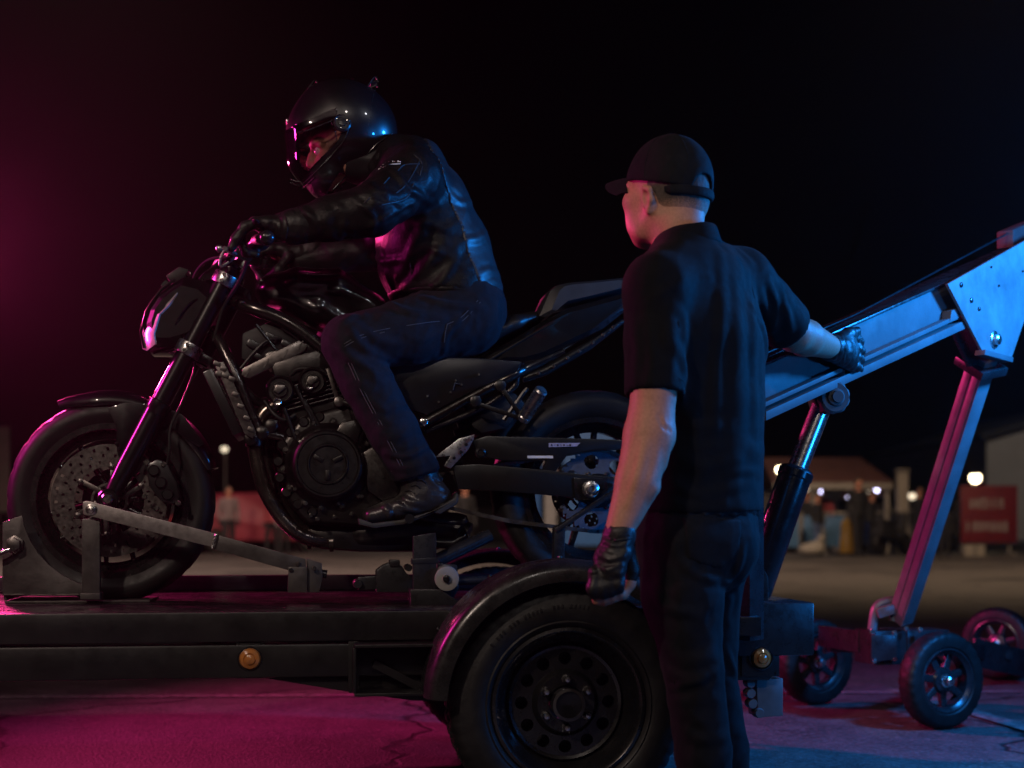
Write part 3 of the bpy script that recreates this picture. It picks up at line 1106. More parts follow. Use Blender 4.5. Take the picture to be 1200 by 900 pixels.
# people far behind
def far_person(px, Y, h, top, legs, label, turn=0.0, stride=0.06, sit=False):
    x = far(px, Y)
    t = thing('person', label, 'person', (x, Y, 0), turn, 'people in the far lot')
    s = h / 1.75
    b = SDF(0.018, 0.03)
    b.ell((0, 0, 1.62), (0.085, 0.1, 0.12)).limb([(0, 0, 1.5), (0, 0, 1.4)], [0.055, 0.06])
    b.limb([(0, 0, 1.38), (0, 0, 1.2), (0, 0, 0.95)], [(0.17, 0.1), (0.165, 0.11), (0.16, 0.11)], (1, 0, 0))
    for sx in (-1, 1):
        b.limb([(sx * 0.18, 0, 1.4), (sx * 0.24, 0.02, 1.12), (sx * 0.23, -0.06, 0.85), (sx * 0.22, -0.08, 0.76)], [0.06, 0.05, 0.038, 0.035])
        b.limb([(sx * 0.09, 0, 0.92), (sx * 0.1, sx * stride, 0.5), (sx * 0.11, sx * stride * 1.6, 0.08)], [0.09, 0.065, 0.05])
        b.limb([(sx * 0.11, sx * stride * 1.6, 0.05), (sx * 0.12, sx * stride * 1.6 - 0.15, 0.04)], [0.045, 0.04])
    v, f = b.mesh(1)
    v = v * s
    o = mesh_obj('body', v, f, top, t)
    o.data.materials.append(legs)
    o.data.materials.append(SKIN)
    z = v[f].mean(1)[:, 2] / s
    o.data.polygons.foreach_set('material_index', [2 if q > 1.46 else (0 if q > 0.9 else 1) for q in z])
    hr = SDF(0.018, 0.02).ell((0, 0.015, 1.66), (0.09, 0.1, 0.1)).plane((0, -0.05, 1.64), (0, -0.9, -0.5))
    v, f = hr.mesh(1)
    mesh_obj('hair', v * s, f, HAIR, t)
    return t
DK = mat('silhouette_black', (0.006, 0.006, 0.007), 0.8)  # near black: the figures' backlit shade is put into this colour
DK2 = mat('silhouette_dark_grey', (0.012, 0.012, 0.014), 0.8)  # second silhouette tone, darkened for the same backlit look
RDJ = mat('faded_red_jacket', (0.3, 0.05, 0.06), 0.8)
BLJ = mat('blue_jacket', (0.06, 0.09, 0.18), 0.8)
PKJ = mat('pale_jacket', (0.16, 0.12, 0.12), 0.8)
far_person(1006, 32.5, 1.78, DK, DK, 'dark clothed standing figure beside the yellow drum', 0.3)
far_person(1107, 31.0, 1.2, DK, DK2, 'short dark figure standing just right of the slanted leg', -0.4)
far_person(946, 35.6, 1.55, DK, BLJ, 'dark figure behind the leftmost blue barrier under the canopy', 0.2)
far_person(966, 36.0, 1.6, RDJ, DK2, 'figure in a faded red jacket at the stall counter', -0.5)
far_person(990, 36.2, 1.62, DK, DK2, 'black jacketed figure in front of the violet stall light', 0.6)
far_person(930, 36.5, 1.7, BLJ, DK2, 'blue jacketed figure at the left end of the stall', 0.9)
far_person(1034, 36.0, 1.7, DK2, DK, 'grey figure standing between the canopy stall and the utility post', 0.1)
far_person(545, 30.5, 1.6, DK, DK2, 'dark figure seen between the silencer and the rear wheel', 0.4)
far_person(268, 33.0, 1.6, PKJ, DK2, 'person in a pale jacket just right of the front tyre', 0.4)
far_person(318, 34.5, 1.5, RDJ, DK, 'person in a faded red jacket between the red hatchback and the exhaust pipes', -0.6)
far_person(333, 33.2, 1.35, PKJ, DK, 'short person in a pale jacket beside the exhaust pipes', 0.2)
far_person(1078, 36.0, 1.66, DK, DK2, 'dark figure right of the pale utility post', -0.2)
far_person(1022, 33.6, 1.5, DK2, DK, 'stooping dark figure between the standing figure and the parked scooters', 1.1)
far_person(1128, 34.5, 1.6, DK2, DK2, 'grey figure at the left edge of the red sign', 0.5)
far_person(958, 33.2, 1.45, DK2, BLJ, 'stooping figure in front of the middle blue barrier', 0.7)
for i, (px, Y, w_, h_, m_, lb) in enumerate(((1040, 37.5, 1.5, 0.9, BLJ, 'blue covered trolley of goods behind the parked scooters'), (1088, 37.0, 1.3, 1.1, DK2, 'dark stacked trolley right of the utility post'),
                                             (905, 36.0, 1.1, 1.0, RDJ, 'red covered trolley at the left end of the stall'), (300, 37.8, 1.4, 1.5, PKJ, 'tall pale covered trolley behind the red hatchback'), (236, 35.5, 0.9, 0.8, RDJ, 'low red trolley behind the rim of the front tyre'))):
    t = thing('goods_trolley', lb, 'trolley', (far(px, Y), Y, 0), 0.3 * i, 'covered trolleys in the far lot')
    MB().prism([(-w_ / 2, 0.2), (w_ / 2, 0.2), (w_ / 2 - 0.05, h_ * 0.8), (w_ * 0.2, h_), (-w_ * 0.3, h_ * 0.92), (-w_ / 2 + 0.05, h_ * 0.7)], -0.35, 0.35, 0.05).build('cover', m_, t)
    for sx in (-1, 1):
        for sy in (-1, 1):
            MB().lathe([(0.03, -0.02), (0.09, -0.02), (0.09, 0.02), (0.03, 0.02)], (sx * w_ * 0.4, sy * 0.3, 0.09), (0, 1, 0), 14, True).build('wheel', RUBBER, t)
    MB().tube([(w_ / 2, -0.25, 0.2), (w_ / 2 + 0.1, -0.25, 0.95), (w_ / 2 + 0.1, 0.25, 0.95), (w_ / 2, 0.25, 0.2)], 0.02, 8).build('push_handle', POLEM, t)
# parked scooters right of the figure
def scooter(px, Y, turn, label):
    t = thing('parked_scooter', label, 'scooter', (far(px, Y), Y, 0), turn, 'scooters parked by the stall')
    for x in (-0.55, 0.55):
        w = MB().lathe([(0.16, -0.05), (0.25, -0.05), (0.27, 0), (0.25, 0.05), (0.16, 0.05)], (x, 0, 0.27), (0, 1, 0), 22, True).build('wheel', RUBBER, t)
        MB().lathe([(0, -0.03), (0.17, -0.03), (0.17, 0.03), (0, 0.03)], (x, 0, 0.27), (0, 1, 0), 18).build('rim', GREYST, w)
    b = MB().prism([(-0.75, 0.45), (-0.3, 0.35), (0.2, 0.25), (0.35, 0.4), (0.48, 0.95), (0.4, 1.0), (0.2, 0.45), (0.0, 0.4), (-0.1, 0.72), (-0.7, 0.75)], -0.16, 0.16, 0.05)
    b.build('body', DK, t)
    MB().prism([(-0.75, 0.74), (-0.08, 0.72), (-0.1, 0.8), (-0.7, 0.84)], -0.14, 0.14, 0.03).build('saddle', PLASTIC, t)
    MB().tube([(0.38, -0.32, 1.05), (0.44, 0, 1.0), (0.38, 0.32, 1.05)], 0.02, 8).build('handlebar', POLEM, t)
    MB().tube([(0.44, 0, 1.0), (0.55, 0, 0.3)], 0.035, 8).build('fork', POLEM, t)
    return t
scooter(1046, 33.0, 0.8, 'dark scooter parked right beside the standing dark figure')
scooter(1028, 34.2, 1.3, 'dark scooter parked end on behind the other scooter')

# red hatchback and things beyond the front wheel
def car(px, Y, turn, body, label, group=None):
    t = thing('parked_car', label, 'car', (far(px, Y), Y, 0), turn, group)
    pr = [(-1.95, 0.35), (-1.98, 0.72), (-1.85, 0.95), (-1.6, 1.0), (-1.2, 1.42), (-0.5, 1.5), (0.3, 1.46), (0.95, 1.02), (1.75, 0.86), (1.98, 0.7), (2.0, 0.4), (1.85, 0.28), (-1.8, 0.28)]
    MB().pillow(pr, 0, 0.84, ((1, 0), (0.995, 0.7), (0.97, 0.9), (0.9, 1.0)), 2).build('body', body, t, 50)
    WG = mat('dark_car_glass', (0.02, 0.022, 0.03), 0.08, 0, 0, 1, 0.1, 10, 0.03, coat=0.5)
    for sy in (-1, 1):
        MB().prism([(-1.25, 1.0), (-1.08, 1.35), (-0.5, 1.4), (-0.45, 1.0)], sy * 0.8 - 0.03, sy * 0.8 + 0.03, 0.01).build('window', WG, t)
        MB().prism([(-0.38, 1.0), (-0.42, 1.4), (0.25, 1.38), (0.75, 1.0)], sy * 0.8 - 0.03, sy * 0.8 + 0.03, 0.01).build('window', WG, t)
        for x in (-1.25, 1.25):
            w = MB().lathe([(0.2, -0.1), (0.29, -0.1), (0.31, -0.05), (0.31, 0.05), (0.29, 0.1), (0.2, 0.1)], (x, sy * 0.78, 0.31), (0, 1, 0), 24, True).build('wheel', RUBBER, t)
            MB().lathe([(0.0, 0.09), (0.1, 0.1), (0.21, 0.08), (0.21, -0.08), (0, -0.08)], (x, sy * 0.78, 0.31), (0, sy, 0), 20).build('rim', GREYST, w)
        MB().box((-1.93, sy * 0.6, 0.8), (0.1, 0.3, 0.16), bev=0.03).build('tail_light', mat('red_tail_lens', (0.4, 0.02, 0.03), 0.2), t)
        MB().box((1.86, sy * 0.6, 0.72), (0.2, 0.32, 0.14), bev=0.04).build('headlight', ALU, t)
    MB().prism([(-1.58, 1.02), (-1.22, 1.39), (-1.2, 1.37), (-1.54, 1.0)], -0.62, 0.62).build('rear_window', WG, t)
    MB().prism([(0.92, 1.03), (0.34, 1.43), (0.36, 1.45), (0.96, 1.05)], -0.62, 0.62).build('windscreen', WG, t)
    MB().box((-2.0, 0, 0.6), (0.02, 0.5, 0.11)).build('number_plate', CREAM, t)
    return t
REDC = mat('faded_red_car_paint', (0.2, 0.02, 0.036), 0.5, 0, 0, 1, 0.2, 2)
PNKC = mat('dusty_pink_car_paint', (0.22, 0.11, 0.14), 0.35, 0, 0, 1, 0.2, 2, coat=0.5)
car(293, 36, 0.6, REDC, 'red hatchback parked far behind the front wheel and engine', 'cars parked in the far lot')
car(352, 41, 1.4, PNKC, 'dusty pink car parked end on, seen through the exhaust pipes', 'cars parked in the far lot')
car(215, 40, 2.6, mat('dark_car_paint', (0.03, 0.03, 0.035), 0.3, 0, 0, 1, 0.2, 2, coat=0.5), 'dark car parked left of the red hatchback, behind the front wheel', 'cars parked in the far lot')
def panel_board(px, py0, py1, w, Y, m, label):
    kk = Y / FPX
    zt_, zb_ = CAM_Z + (HOR - py0) * kk, max(0.15, CAM_Z + (HOR - py1) * kk)
    t = thing('display_board', label, 'display board', (far(px, Y), Y, 0), 0, 'display boards across the far lot')
    MB().box((0, 0, (zt_ + zb_) / 2), (w * kk, 0.05, zt_ - zb_), bev=0.01).build('board', m, t)
    for sx in (-1, 1):
        MB().box((sx * w * kk * 0.4, 0.05, zt_ / 2), (0.05, 0.04, zt_)).box((sx * w * kk * 0.4, 0.05, 0.03), (0.06, 0.5, 0.06)).build('leg', POLEM, t)
    return t
WHB = mat('lit_white_board', (0.3, 0.29, 0.275), 0.6)
BLB = mat('blue_tarpaulin', (0.05, 0.16, 0.4), 0.5, 0, 0.2, 4, 0.2, 2)
panel_board(67, 552, 600, 16, 38, WHB, 'narrow white display board seen through the left of the front wheel')
panel_board(196, 590, 645, 40, 40, CREAM, 'cream display board seen through the right of the front wheel')
panel_board(4, 500, 600, 14, 42, CREAM, 'tall cream display board at the left edge of the photo')
panel_board(645, 495, 640, 14, 38, WHB, 'tall white display board seen through the rear wheel')
panel_board(690, 490, 640, 60, 38, BLB, 'wide blue tarpaulin board seen through the rear wheel')
panel_board(625, 500, 640, 18, 39, BLB, 'narrow blue board left of the white one, seen through the rear wheel')
panel_board(540, 585, 640, 24, 39, CREAM, 'cream display board seen behind the heel of the boot')
panel_board(470, 590, 640, 50, 43, CREAM, 'broad cream display board hidden mostly by the engine and boot')
# low dark wall closing the lot
wl_ = thing('boundary_wall', 'long low dark wall closing the far side of the lot', 'wall', (0, 70, 0))
MB().box((0, 0, 0.7), (140, 0.3, 1.4)).build('wall', mat('dark_block_wall', (0.12, 0.11, 0.1), 0.8, 0, 0.2, 3, 0.3, 1), wl_)
MB().box((0, 0, 1.43), (140, 0.42, 0.06)).build('coping', POLEM, wl_)

# ------------------------------------------------------------------ the motorcycle
bike = thing('motorcycle', 'black naked street motorcycle chained on the flatbed with a helmeted rider in its saddle', 'motorcycle',
             BK.to_world((0, 0, 0)), YAW)
P = BK.p

FAX = P(132, 587)              # front axle, centre plane
RAX = P(693, 576)              # rear axle
FR = FAX.z + 0.004             # tyres stand on the deck
RR = RAX.z - 0.014

def wheel_tyre(R, w, rim_r, seg=120, grooves=None):
    h = w / 2
    prof = [(rim_r, -h * 0.72), (rim_r + 0.012, -h * 0.86), (rim_r + 0.03, -h * 0.97), (R - 0.042, -h), (R - 0.026, -h * 0.95),
            (R - 0.014, -h * 0.8), (R - 0.006, -h * 0.56), (R - 0.001, -h * 0.28), (R, 0)]
    prof = prof + [(r, -y) for r, y in prof[::-1][1:]]
    prof = prof + [(rim_r, h * 0.5), (rim_r, -h * 0.5)]
    return MB().lathe(prof, (0, 0, 0), (0, 1, 0), seg, True, grooves)

def tread(pi, k):
    return -0.0045 if (pi in (6, 7) and k % 6 == 0) or (pi in (8, 9) and k % 6 == 3) else 0.0

def brake_disc(ri, ro, th=0.005):
    mb = MB()
    bm = mb.bm
    nt_, nr = 120, 7
    rs = [ri + (ro - ri) * i / nr for i in range(nr + 1)]
    grid = [[bm.verts.new((r * math.cos(2 * math.pi * k / nt_), 0, r * math.sin(2 * math.pi * k / nt_))) for k in range(nt_)] for r in rs]
    fs = []
    for i in range(nr):
        for k in range(nt_):
            if i in (1, 3, 5) and (k + i) % 5 == 0:
                continue
            j = (k + 1) % nt_
            fs.append(bm.faces.new((grid[i][k], grid[i][j], grid[i + 1][j], grid[i + 1][k])))
    bmesh.ops.recalc_face_normals(bm, faces=fs)
    bmesh.ops.solidify(bm, geom=fs, thickness=th)
    # inner carrier with arms
    for q in range(6):
        a = q * math.pi / 3 + 0.2
        mb.bar((0.035 * math.cos(a), -0.006, 0.035 * math.sin(a)), ((ri + 0.012) * math.cos(a + 0.25), 0.0, (ri + 0.012) * math.sin(a + 0.25)), 0.014, 0.006, bev=0.002)
        mb.lathe([(0.009, -0.006), (0.009, 0.006), (0.005, 0.008), (0, 0.008)], (ri * math.cos(a + 0.25), -0.002, ri * math.sin(a + 0.25)), (0, -1, 0), 10)
    mb.lathe([(0.045, -0.01), (0.052, -0.01), (0.052, 0.006), (0.045, 0.006)], (0, 0, 0), (0, -1, 0), 28, True)
    return mb

def cast_rim(ro, w, n, hub_w, spoke=0.011, pair=0.0):
    h = w / 2
    mb = MB()
    prof = [(ro + 0.004, -h), (ro + 0.004, -h + 0.006), (ro - 0.006, -h + 0.011), (ro - 0.012, -h + 0.024), (ro - 0.026, -h * 0.35),
            (ro - 0.028, h * 0.35), (ro - 0.012, h - 0.024), (ro - 0.006, h - 0.011), (ro + 0.004, h - 0.006), (ro + 0.004, h),
            (ro - 0.014, h), (ro - 0.02, h - 0.016), (ro - 0.04, h * 0.4), (ro - 0.042, -h * 0.4), (ro - 0.02, -h + 0.016), (ro - 0.014, -h)]
    mb.lathe(prof, (0, 0, 0), (0, 1, 0), 72, True)
    mb.lathe([(0.03, -hub_w), (0.04, -hub_w + 0.006), (0.044, -hub_w * 0.6), (0.034, 0), (0.044, hub_w * 0.6), (0.03, hub_w)], (0, 0, 0), (0, 1, 0), 28)
    return mb

def spoke_mesh(r0, r1, a, a2, w0, w1, th):
    mb = MB()
    c0, s0, c1, s1 = math.cos(a), math.sin(a), math.cos(a2), math.sin(a2)
    rings = []
    for t in (0, 0.25, 0.6, 1.0):
        r = r0 + (r1 - r0) * t
        aa = a + (a2 - a) * t
        w = w0 + (w1 - w0) * t
        hh = th * (1.0 - 0.35 * t)
        c = Vector((r * math.cos(aa), 0, r * math.sin(aa)))
        tv = Vector((-math.sin(aa), 0, math.cos(aa)))
        rings.append([c + tv * (w * x) + Vector((0, hh * y, 0)) for x, y in
                      ((-0.5, -0.7), (-0.25, -1), (0.25, -1), (0.5, -0.7), (0.5, 0.7), (0.25, 1), (-0.25, 1), (-0.5, 0.7))])
    mb.loops(rings)
    return mb

# --- front wheel
fw = cast_rim(0.222, 0.1, 10, 0.055).build('front_wheel', RIMB, bike, 40, FAX)
wheel_tyre(FR, 0.122, 0.217, 120, tread).build('tyre', RUBBER, fw, 50)
for k in range(10):
    a = 2 * math.pi * k / 10 + 0.12
    spoke_mesh(0.036, 0.192, a, a + (0.1 if k % 2 else -0.1), 0.02, 0.013, 0.012).build('spoke', RIMB, fw)
for sy in (-1, 1):
    d_ = brake_disc(0.098, 0.163).build('brake_disc', DISC, fw, 30, (0, sy * 0.066, 0))
    if sy > 0:
        d_.rotation_euler = (0, 0, math.pi)
MB().lathe([(0.0, 0.16), (0.012, 0.16), (0.012, -0.14), (0.008, -0.146), (0.0, -0.146)], (0, 0, 0), (0, 1, 0), 16).build('axle', BOLT, fw, 30)

# --- fork
def fork_line(dy, t):
    """t = 0 at the top clamp, 1 at the axle lug"""
    a, b = P(267, 322, -0.1), P(128, 585, -0.1)
    q = a + (b - a) * t
    q.y = dy
    return q
for dy in (-0.1, 0.1):
    fk = MB().tube([fork_line(dy, t) for t in (-0.03, 0.2, 0.4, 0.58, 0.585)], [0.0285, 0.0285, 0.0285, 0.0285, 0.024], 22)
    ft = fk.build('fork_tube', GLOSS, bike)
    lo = MB().tube([fork_line(dy, t) for t in (0.565, 0.57, 0.6, 0.61, 0.63, 0.86, 0.93, 0.99)],
                   [0.028, 0.034, 0.034, 0.03, 0.03, 0.029, 0.026, 0.022], 22)
    lo.lathe([(0.026, -0.032), (0.03, -0.028), (0.03, 0.028), (0.026, 0.032)], fork_line(dy, 1.0), (0, 1, 0), 20)
    lo.build('fork_lower', GLOSS, ft, 40)
    sg = -1 if dy < 0 else 1
    MB().lathe([(0.0, 0.05), (0.013, 0.05), (0.017, 0.046), (0.017, 0.02), (0.017, 0.0)], fork_line(dy, 1.0), (0, sg, 0), 18).build('axle_nut', BOLT, ft, 30)
    cap = MB()
    d = (fork_line(dy, 0) - fork_line(dy, 1)).normalized()
    cap.lathe([(0.026, 0), (0.026, 0.012), (0.018, 0.016), (0.012, 0.026), (0.0, 0.026)], fork_line(dy, -0.03), d, 20)
    cap.build('fork_cap', CYLM, ft, 30)
d = (fork_line(0, 0) - fork_line(0, 1)).normalized()
for t, hh, ln in ((0.025, 0.034, 0.018), (0.335, 0.036, 0.022)):
    for dy in (0.1, -0.1):
        mb = MB()
        mb.lathe([(0.030, -hh / 2), (0.036, -hh / 2), (0.037, -hh / 2 + 0.003), (0.037, hh / 2 - 0.003), (0.036, hh / 2), (0.030, hh / 2)], fork_line(dy, t), d, 30)
        tc_ = mb.build('triple_clamp', ALU, bike, 30)
    m2 = MB()
    a0, a1 = fork_line(-0.075, t), fork_line(0.075, t)
    fwd = Vector((d.z, 0, -d.x))
    m2.bar(a0 + fwd * 0.02, a1 + fwd * 0.02, 0.05, hh * 0.8, d, 0.006)
    m2.bar(a0 + fwd * 0.05, a1 + fwd * 0.05, 0.045, hh * 0.7, d, 0.006)
    m2.build('clamp_bridge', SATIN, tc_, 30)
    m3 = MB()
    for off in (-0.009, 0.009):
        m3.lathe([(0.006, 0), (0.006, 0.008), (0.0, 0.008)], fork_line(-0.135, t) + d * off - fwd * 0.004, (0, -1, 0), 8)
    m3.build('clamp_bolt', BOLT, tc_, 30)
# steering stem
MB().tube([fork_line(0, 0.0) + Vector((d.z, 0, -d.x)) * 0.03, fork_line(0, 0.36) + Vector((d.z, 0, -d.x)) * 0.03], 0.03, 18).build('steering_head', SATIN, bike)

# --- front mudguard
def arc_shell(c, R, a0, a1, halfw, drop, n=26, th=0.004, rise=None):
    rings = []
    cross = [(-1, -drop), (-0.97, -drop * 0.35), (-0.8, 0.0), (-0.4, 0.012), (0, 0.016), (0.4, 0.012), (0.8, 0.0), (0.97, -drop * 0.35), (1, -drop)]
    for i in range(n + 1):
        u = i / n
        a = math.radians(a0 + (a1 - a0) * u)
        lift = rise(u) if rise else 0
        nar = min(1.0, 0.35 + 3.2 * min(u, 1 - u)) ** 0.5
        outer, inner = [], []
        for x, z in cross:
            r = R + z * nar + lift
            outer.append((c[0] + r * math.cos(a), c[1] + halfw * x * nar, c[2] + r * math.sin(a)))
            r2 = r - th
            inner.append((c[0] + r2 * math.cos(a), c[1] + (halfw - th * 0.6) * x * nar, c[2] + r2 * math.sin(a)))
        rings.append(outer + inner[::-1])
    return MB().loops(rings)
fen = arc_shell(FAX, FR + 0.014, 18, 118, 0.068, 0.03, 30, rise=lambda u: 0.012 * max(0, (u - 0.85) / 0.15)).build('front_mudguard', GLOSS, bike, 60)
for sy in (-1, 1):
    dy = sy * 0.074
    stay = MB().prism(BK.poly([(126, 478), (146, 472), (176, 474), (160, 500), (148, 530), (140, 540), (137, 528), (136, 500)], dy), dy - 0.003, dy + 0.003, 0.002)
    stay.prism(BK.poly([(196, 478), (214, 486), (240, 520), (233, 524), (206, 505), (190, 492)], dy), dy - 0.003, dy + 0.003, 0.002)
    for q in ((137, 520), (140, 526), (146, 546), (165, 486), (193, 498)):
        pt = P(*q, dy)
        stay.hexbolt(Vector((pt.x, dy + sy * 0.003, pt.z)), 0.005, 0.007, (0, sy, 0))
    stay.build('mudguard_stay', GLOSS, fen, 35)

# --- brake calipers and hoses
for sy in (-1, 1):
    dy = sy * 0.085
    cal = MB().prism(BK.poly([(172, 545), (186, 538), (198, 545), (208, 565), (212, 585), (204, 592), (190, 588), (176, 570)], dy), dy - 0.03 * sy, dy + 0.035 * sy, 0.008)
    for q in ((182, 552), (190, 566), (198, 580)):
        pt = P(*q, dy)
        cal.lathe([(0.017, 0), (0.017, 0.008), (0.013, 0.012), (0, 0.012)], Vector((pt.x, dy + sy * 0.034, pt.z)), (0, sy, 0), 16)
    c_ = cal.build('brake_caliper', SATIN, bike, 35)
    bl = MB()
    for q in ((173, 543), (171, 582), (210, 590), (185, 596), (193, 545)):
        pt = P(*q, dy)
        bl.hexbolt(Vector((pt.x, dy + sy * 0.03, pt.z)), 0.0075, 0.012, (0, sy, 0))
    bl.build('caliper_bolt', BOLT, c_, 30)
    hose = curve([P(192, 560, dy - 0.02), P(198, 530, dy - 0.03), P(200, 500, dy - 0.02), P(214, 470, dy), P(226, 440, dy), P(228, 425, dy * 0.8)], 6)
    MB().tube(hose, 0.0042, 8).build('brake_hose', RUBBER, c_)

# --- headlight cowl, lens, instrument
hl = [(170, 408), (168, 388), (174, 368), (186, 350), (204, 336), (220, 326), (246, 332), (262, 345), (262, 372), (248, 396), (226, 408), (200, 416), (178, 416)]
cowl = MB().pillow(BK.poly(hl), 0, 0.12, ((1, 0), (0.99, 0.5), (0.9, 0.8), (0.66, 1.0)), 1).build('headlight_cowl', GLOSS, bike, 12)
HLM = mat('headlight_reflector', (0.62, 0.6, 0.62), 0.2, 0.5, 0.1, 90, 0.15, 30, 0.05, coat=1.0)
def lens_patch(rows, th=0.006):
    """rows of (px, py, dy) across the lens, front edge first"""
    mb = MB()
    front = [[P(x, y, sy * d) for x, y, d in r] for r in rows]
    n = len(front[0])
    bm = mb.bm
    G = [[bm.verts.new(p) for p in r] for r in front]
    fs = [bm.faces.new((G[i][k], G[i][k + 1], G[i + 1][k + 1], G[i + 1][k])) for i in range(len(G) - 1) for k in range(n - 1)]
    bmesh.ops.recalc_face_normals(bm, faces=fs)
    bmesh.ops.solidify(bm, geom=fs, thickness=th)
    return mb
for sy in (-1, 1):
    lens_patch([[(167, 409, 0.075), (164, 389, 0.08), (170, 376, 0.085)], [(172, 411, 0.105), (170, 391, 0.108), (178, 371, 0.108)], [(182, 403, 0.124), (180, 391, 0.126), (187, 367, 0.126)]]).build('headlight_lens', HLM, cowl, 60)
    lens_patch([[(177, 367, 0.08), (184, 350, 0.08), (203, 334, 0.08)], [(181, 368, 0.105), (189, 354, 0.107), (205, 339, 0.105)], [(188, 367, 0.126), (197, 358, 0.126), (208, 343, 0.122)]]).build('headlight_lens', HLM, cowl, 60)
    rimo = MB().tube([P(x, y, sy * 0.1) for x, y in ((169, 408), (165, 389), (171, 365), (179, 352), (189, 339), (205, 327))], 0.004, 8)
    rimo.build('lens_rim', GLOSS, cowl)
# sharp crease strips down the cowl's side
cr = MB()
for sy in (-1, 1):
    cr.tube(curve([P(196, 408, sy * 0.08), P(206, 380, sy * 0.118), P(222, 356, sy * 0.124), P(250, 344, sy * 0.1)], 5), 0.0035, 6)
    cr.tube(curve([P(180, 414, sy * 0.06), P(212, 404, sy * 0.1), P(236, 384, sy * 0.118)], 5), 0.003, 6)
cr.build('cowl_crease', GLOSS, cowl)
ins = MB().prism(BK.poly([(196, 327), (212, 316), (224, 320), (216, 332), (204, 336)], 0), -0.06, 0.06, 0.006)
ins.bar(P(196, 330, -0.05), P(190, 336, -0.05), 0.012, 0.012)
ins.build('instrument_panel', PLASTIC, bike, 35)
MB().tube(curve([P(208, 319, -0.055), P(216, 315, -0.055), P(224, 320, -0.055)], 4), 0.003, 6).build('panel_bezel', BOLT, bike)
wi = MB()
for i in range(6):
    o_ = 0.02 * i - 0.05
    wi.tube(curve([P(228, 338, o_), P(238 + 2 * i, 322, o_ * 1.5), P(252, 312 - i, o_), P(262 + i, 300, -0.06 - 0.03 * i), P(272, 296, -0.2)], 5), 0.004, 7)
wi.build('wiring', RUBBER, bike)

# --- handlebar, grips, levers, risers
hb = [P(311, 279, -0.385), P(303, 281, -0.3), P(290, 291, -0.2), P(279, 307, -0.08), P(277, 310, 0.0), P(282, 309, 0.08), P(300, 305, 0.22), P(316, 308, 0.33), P(324, 311, 0.4)]
bar = MB().tube(curve(hb, 5), 0.0115, 14).build('handlebar', SATIN, bike)
for A, B, e in ((P(311, 279, -0.385), P(301, 282, -0.27), -1), (P(324, 311, 0.4), P(309, 307, 0.28), 1)):
    dd = (A - B).normalized()
    MB().lathe([(0.0165, 0), (0.018, 0.004)] + [(0.0165 + 0.0012 * (i % 2), 0.008 + 0.009 * i) for i in range(12)] + [(0.019, 0.116), (0.019, 0.12)], B, dd, 18).build('grip', RUBBER, bar, 60)
    MB().lathe([(0.0, 0.0), (0.014, 0), (0.019, 0.006), (0.021, 0.016), (0.019, 0.028), (0.012, 0.034), (0.0, 0.036)], A + dd * 0.002, dd, 22).build('bar_end_weight', CYLM, bar, 40)
    q = P(286, 296, -0.2) if e < 0 else P(302, 306, 0.24)
    per = MB().box(q, (0.05, 0.05, 0.035), Euler((0.3, 0.4, 0.2)).to_matrix(), 0.008)
    per.lathe([(0.018, -0.02), (0.022, -0.02), (0.022, 0.02), (0.018, 0.02)], q, dd, 18)
    per.build('switch_housing', PLASTIC, bar, 35)
    if e < 0:
        lv = curve([P(284, 300, -0.2), P(274, 297, -0.23), P(266, 292, -0.3), P(264, 291, -0.38)], 6)
        MB().tube(lv, [0.007] * (len(lv) - 2) + [0.0085, 0.006], 10).ball(P(257, 291, -0.36), 0.0105).build('clutch_lever', ALU, bar)
        lp = curve([P(262, 291, -0.16), P(272, 289, -0.16), P(277, 294, -0.16), P(272, 304, -0.16), P(259, 312, -0.16), P(258, 304, -0.16), P(262, 294, -0.16)], 5)
        MB().tube(lp, 0.0042, 8).build('lever_bracket', ALU, bar)
    else:
        lv = curve([P(300, 306, 0.24), P(292, 305, 0.27), P(290, 306, 0.33), P(293, 309, 0.42)], 6)
        MB().tube(lv, 0.0065, 10).build('brake_lever', ALU, bar)
        MB().lathe([(0.0, 0), (0.022, 0), (0.024, 0.03), (0.026, 0.032), (0.026, 0.04), (0, 0.04)], P(296, 303, 0.2), (0, 0, 1), 18).build('brake_reservoir', PLASTIC, bar, 35)
for sy in (-1, 1):
    rs = MB().tube([P(268, 325, sy * 0.05), P(273, 312, sy * 0.045), P(278, 307, sy * 0.045)], [0.016, 0.014, 0.017], 14)
    rs.lathe([(0.012, -0.016), (0.02, -0.016), (0.02, 0.016), (0.012, 0.016)], P(279, 308, sy * 0.045), (0, 1, 0), 18)
    rs.build('bar_riser', ALU, bar, 35)
    MB().tube(curve([P(292, 300, sy * 0.19), P(280, 330, sy * 0.16), P(262, 360, sy * 0.12), P(250, 400, sy * 0.1)], 6), 0.005, 8).build('control_cable', RUBBER, bar)
    MB().tube(curve([P(270, 300, sy * 0.18), P(242, 306, sy * 0.12), P(226, 330, sy * 0.08), P(234, 365, sy * 0.06)], 6), 0.0045, 8).build('control_cable', RUBBER, bar)

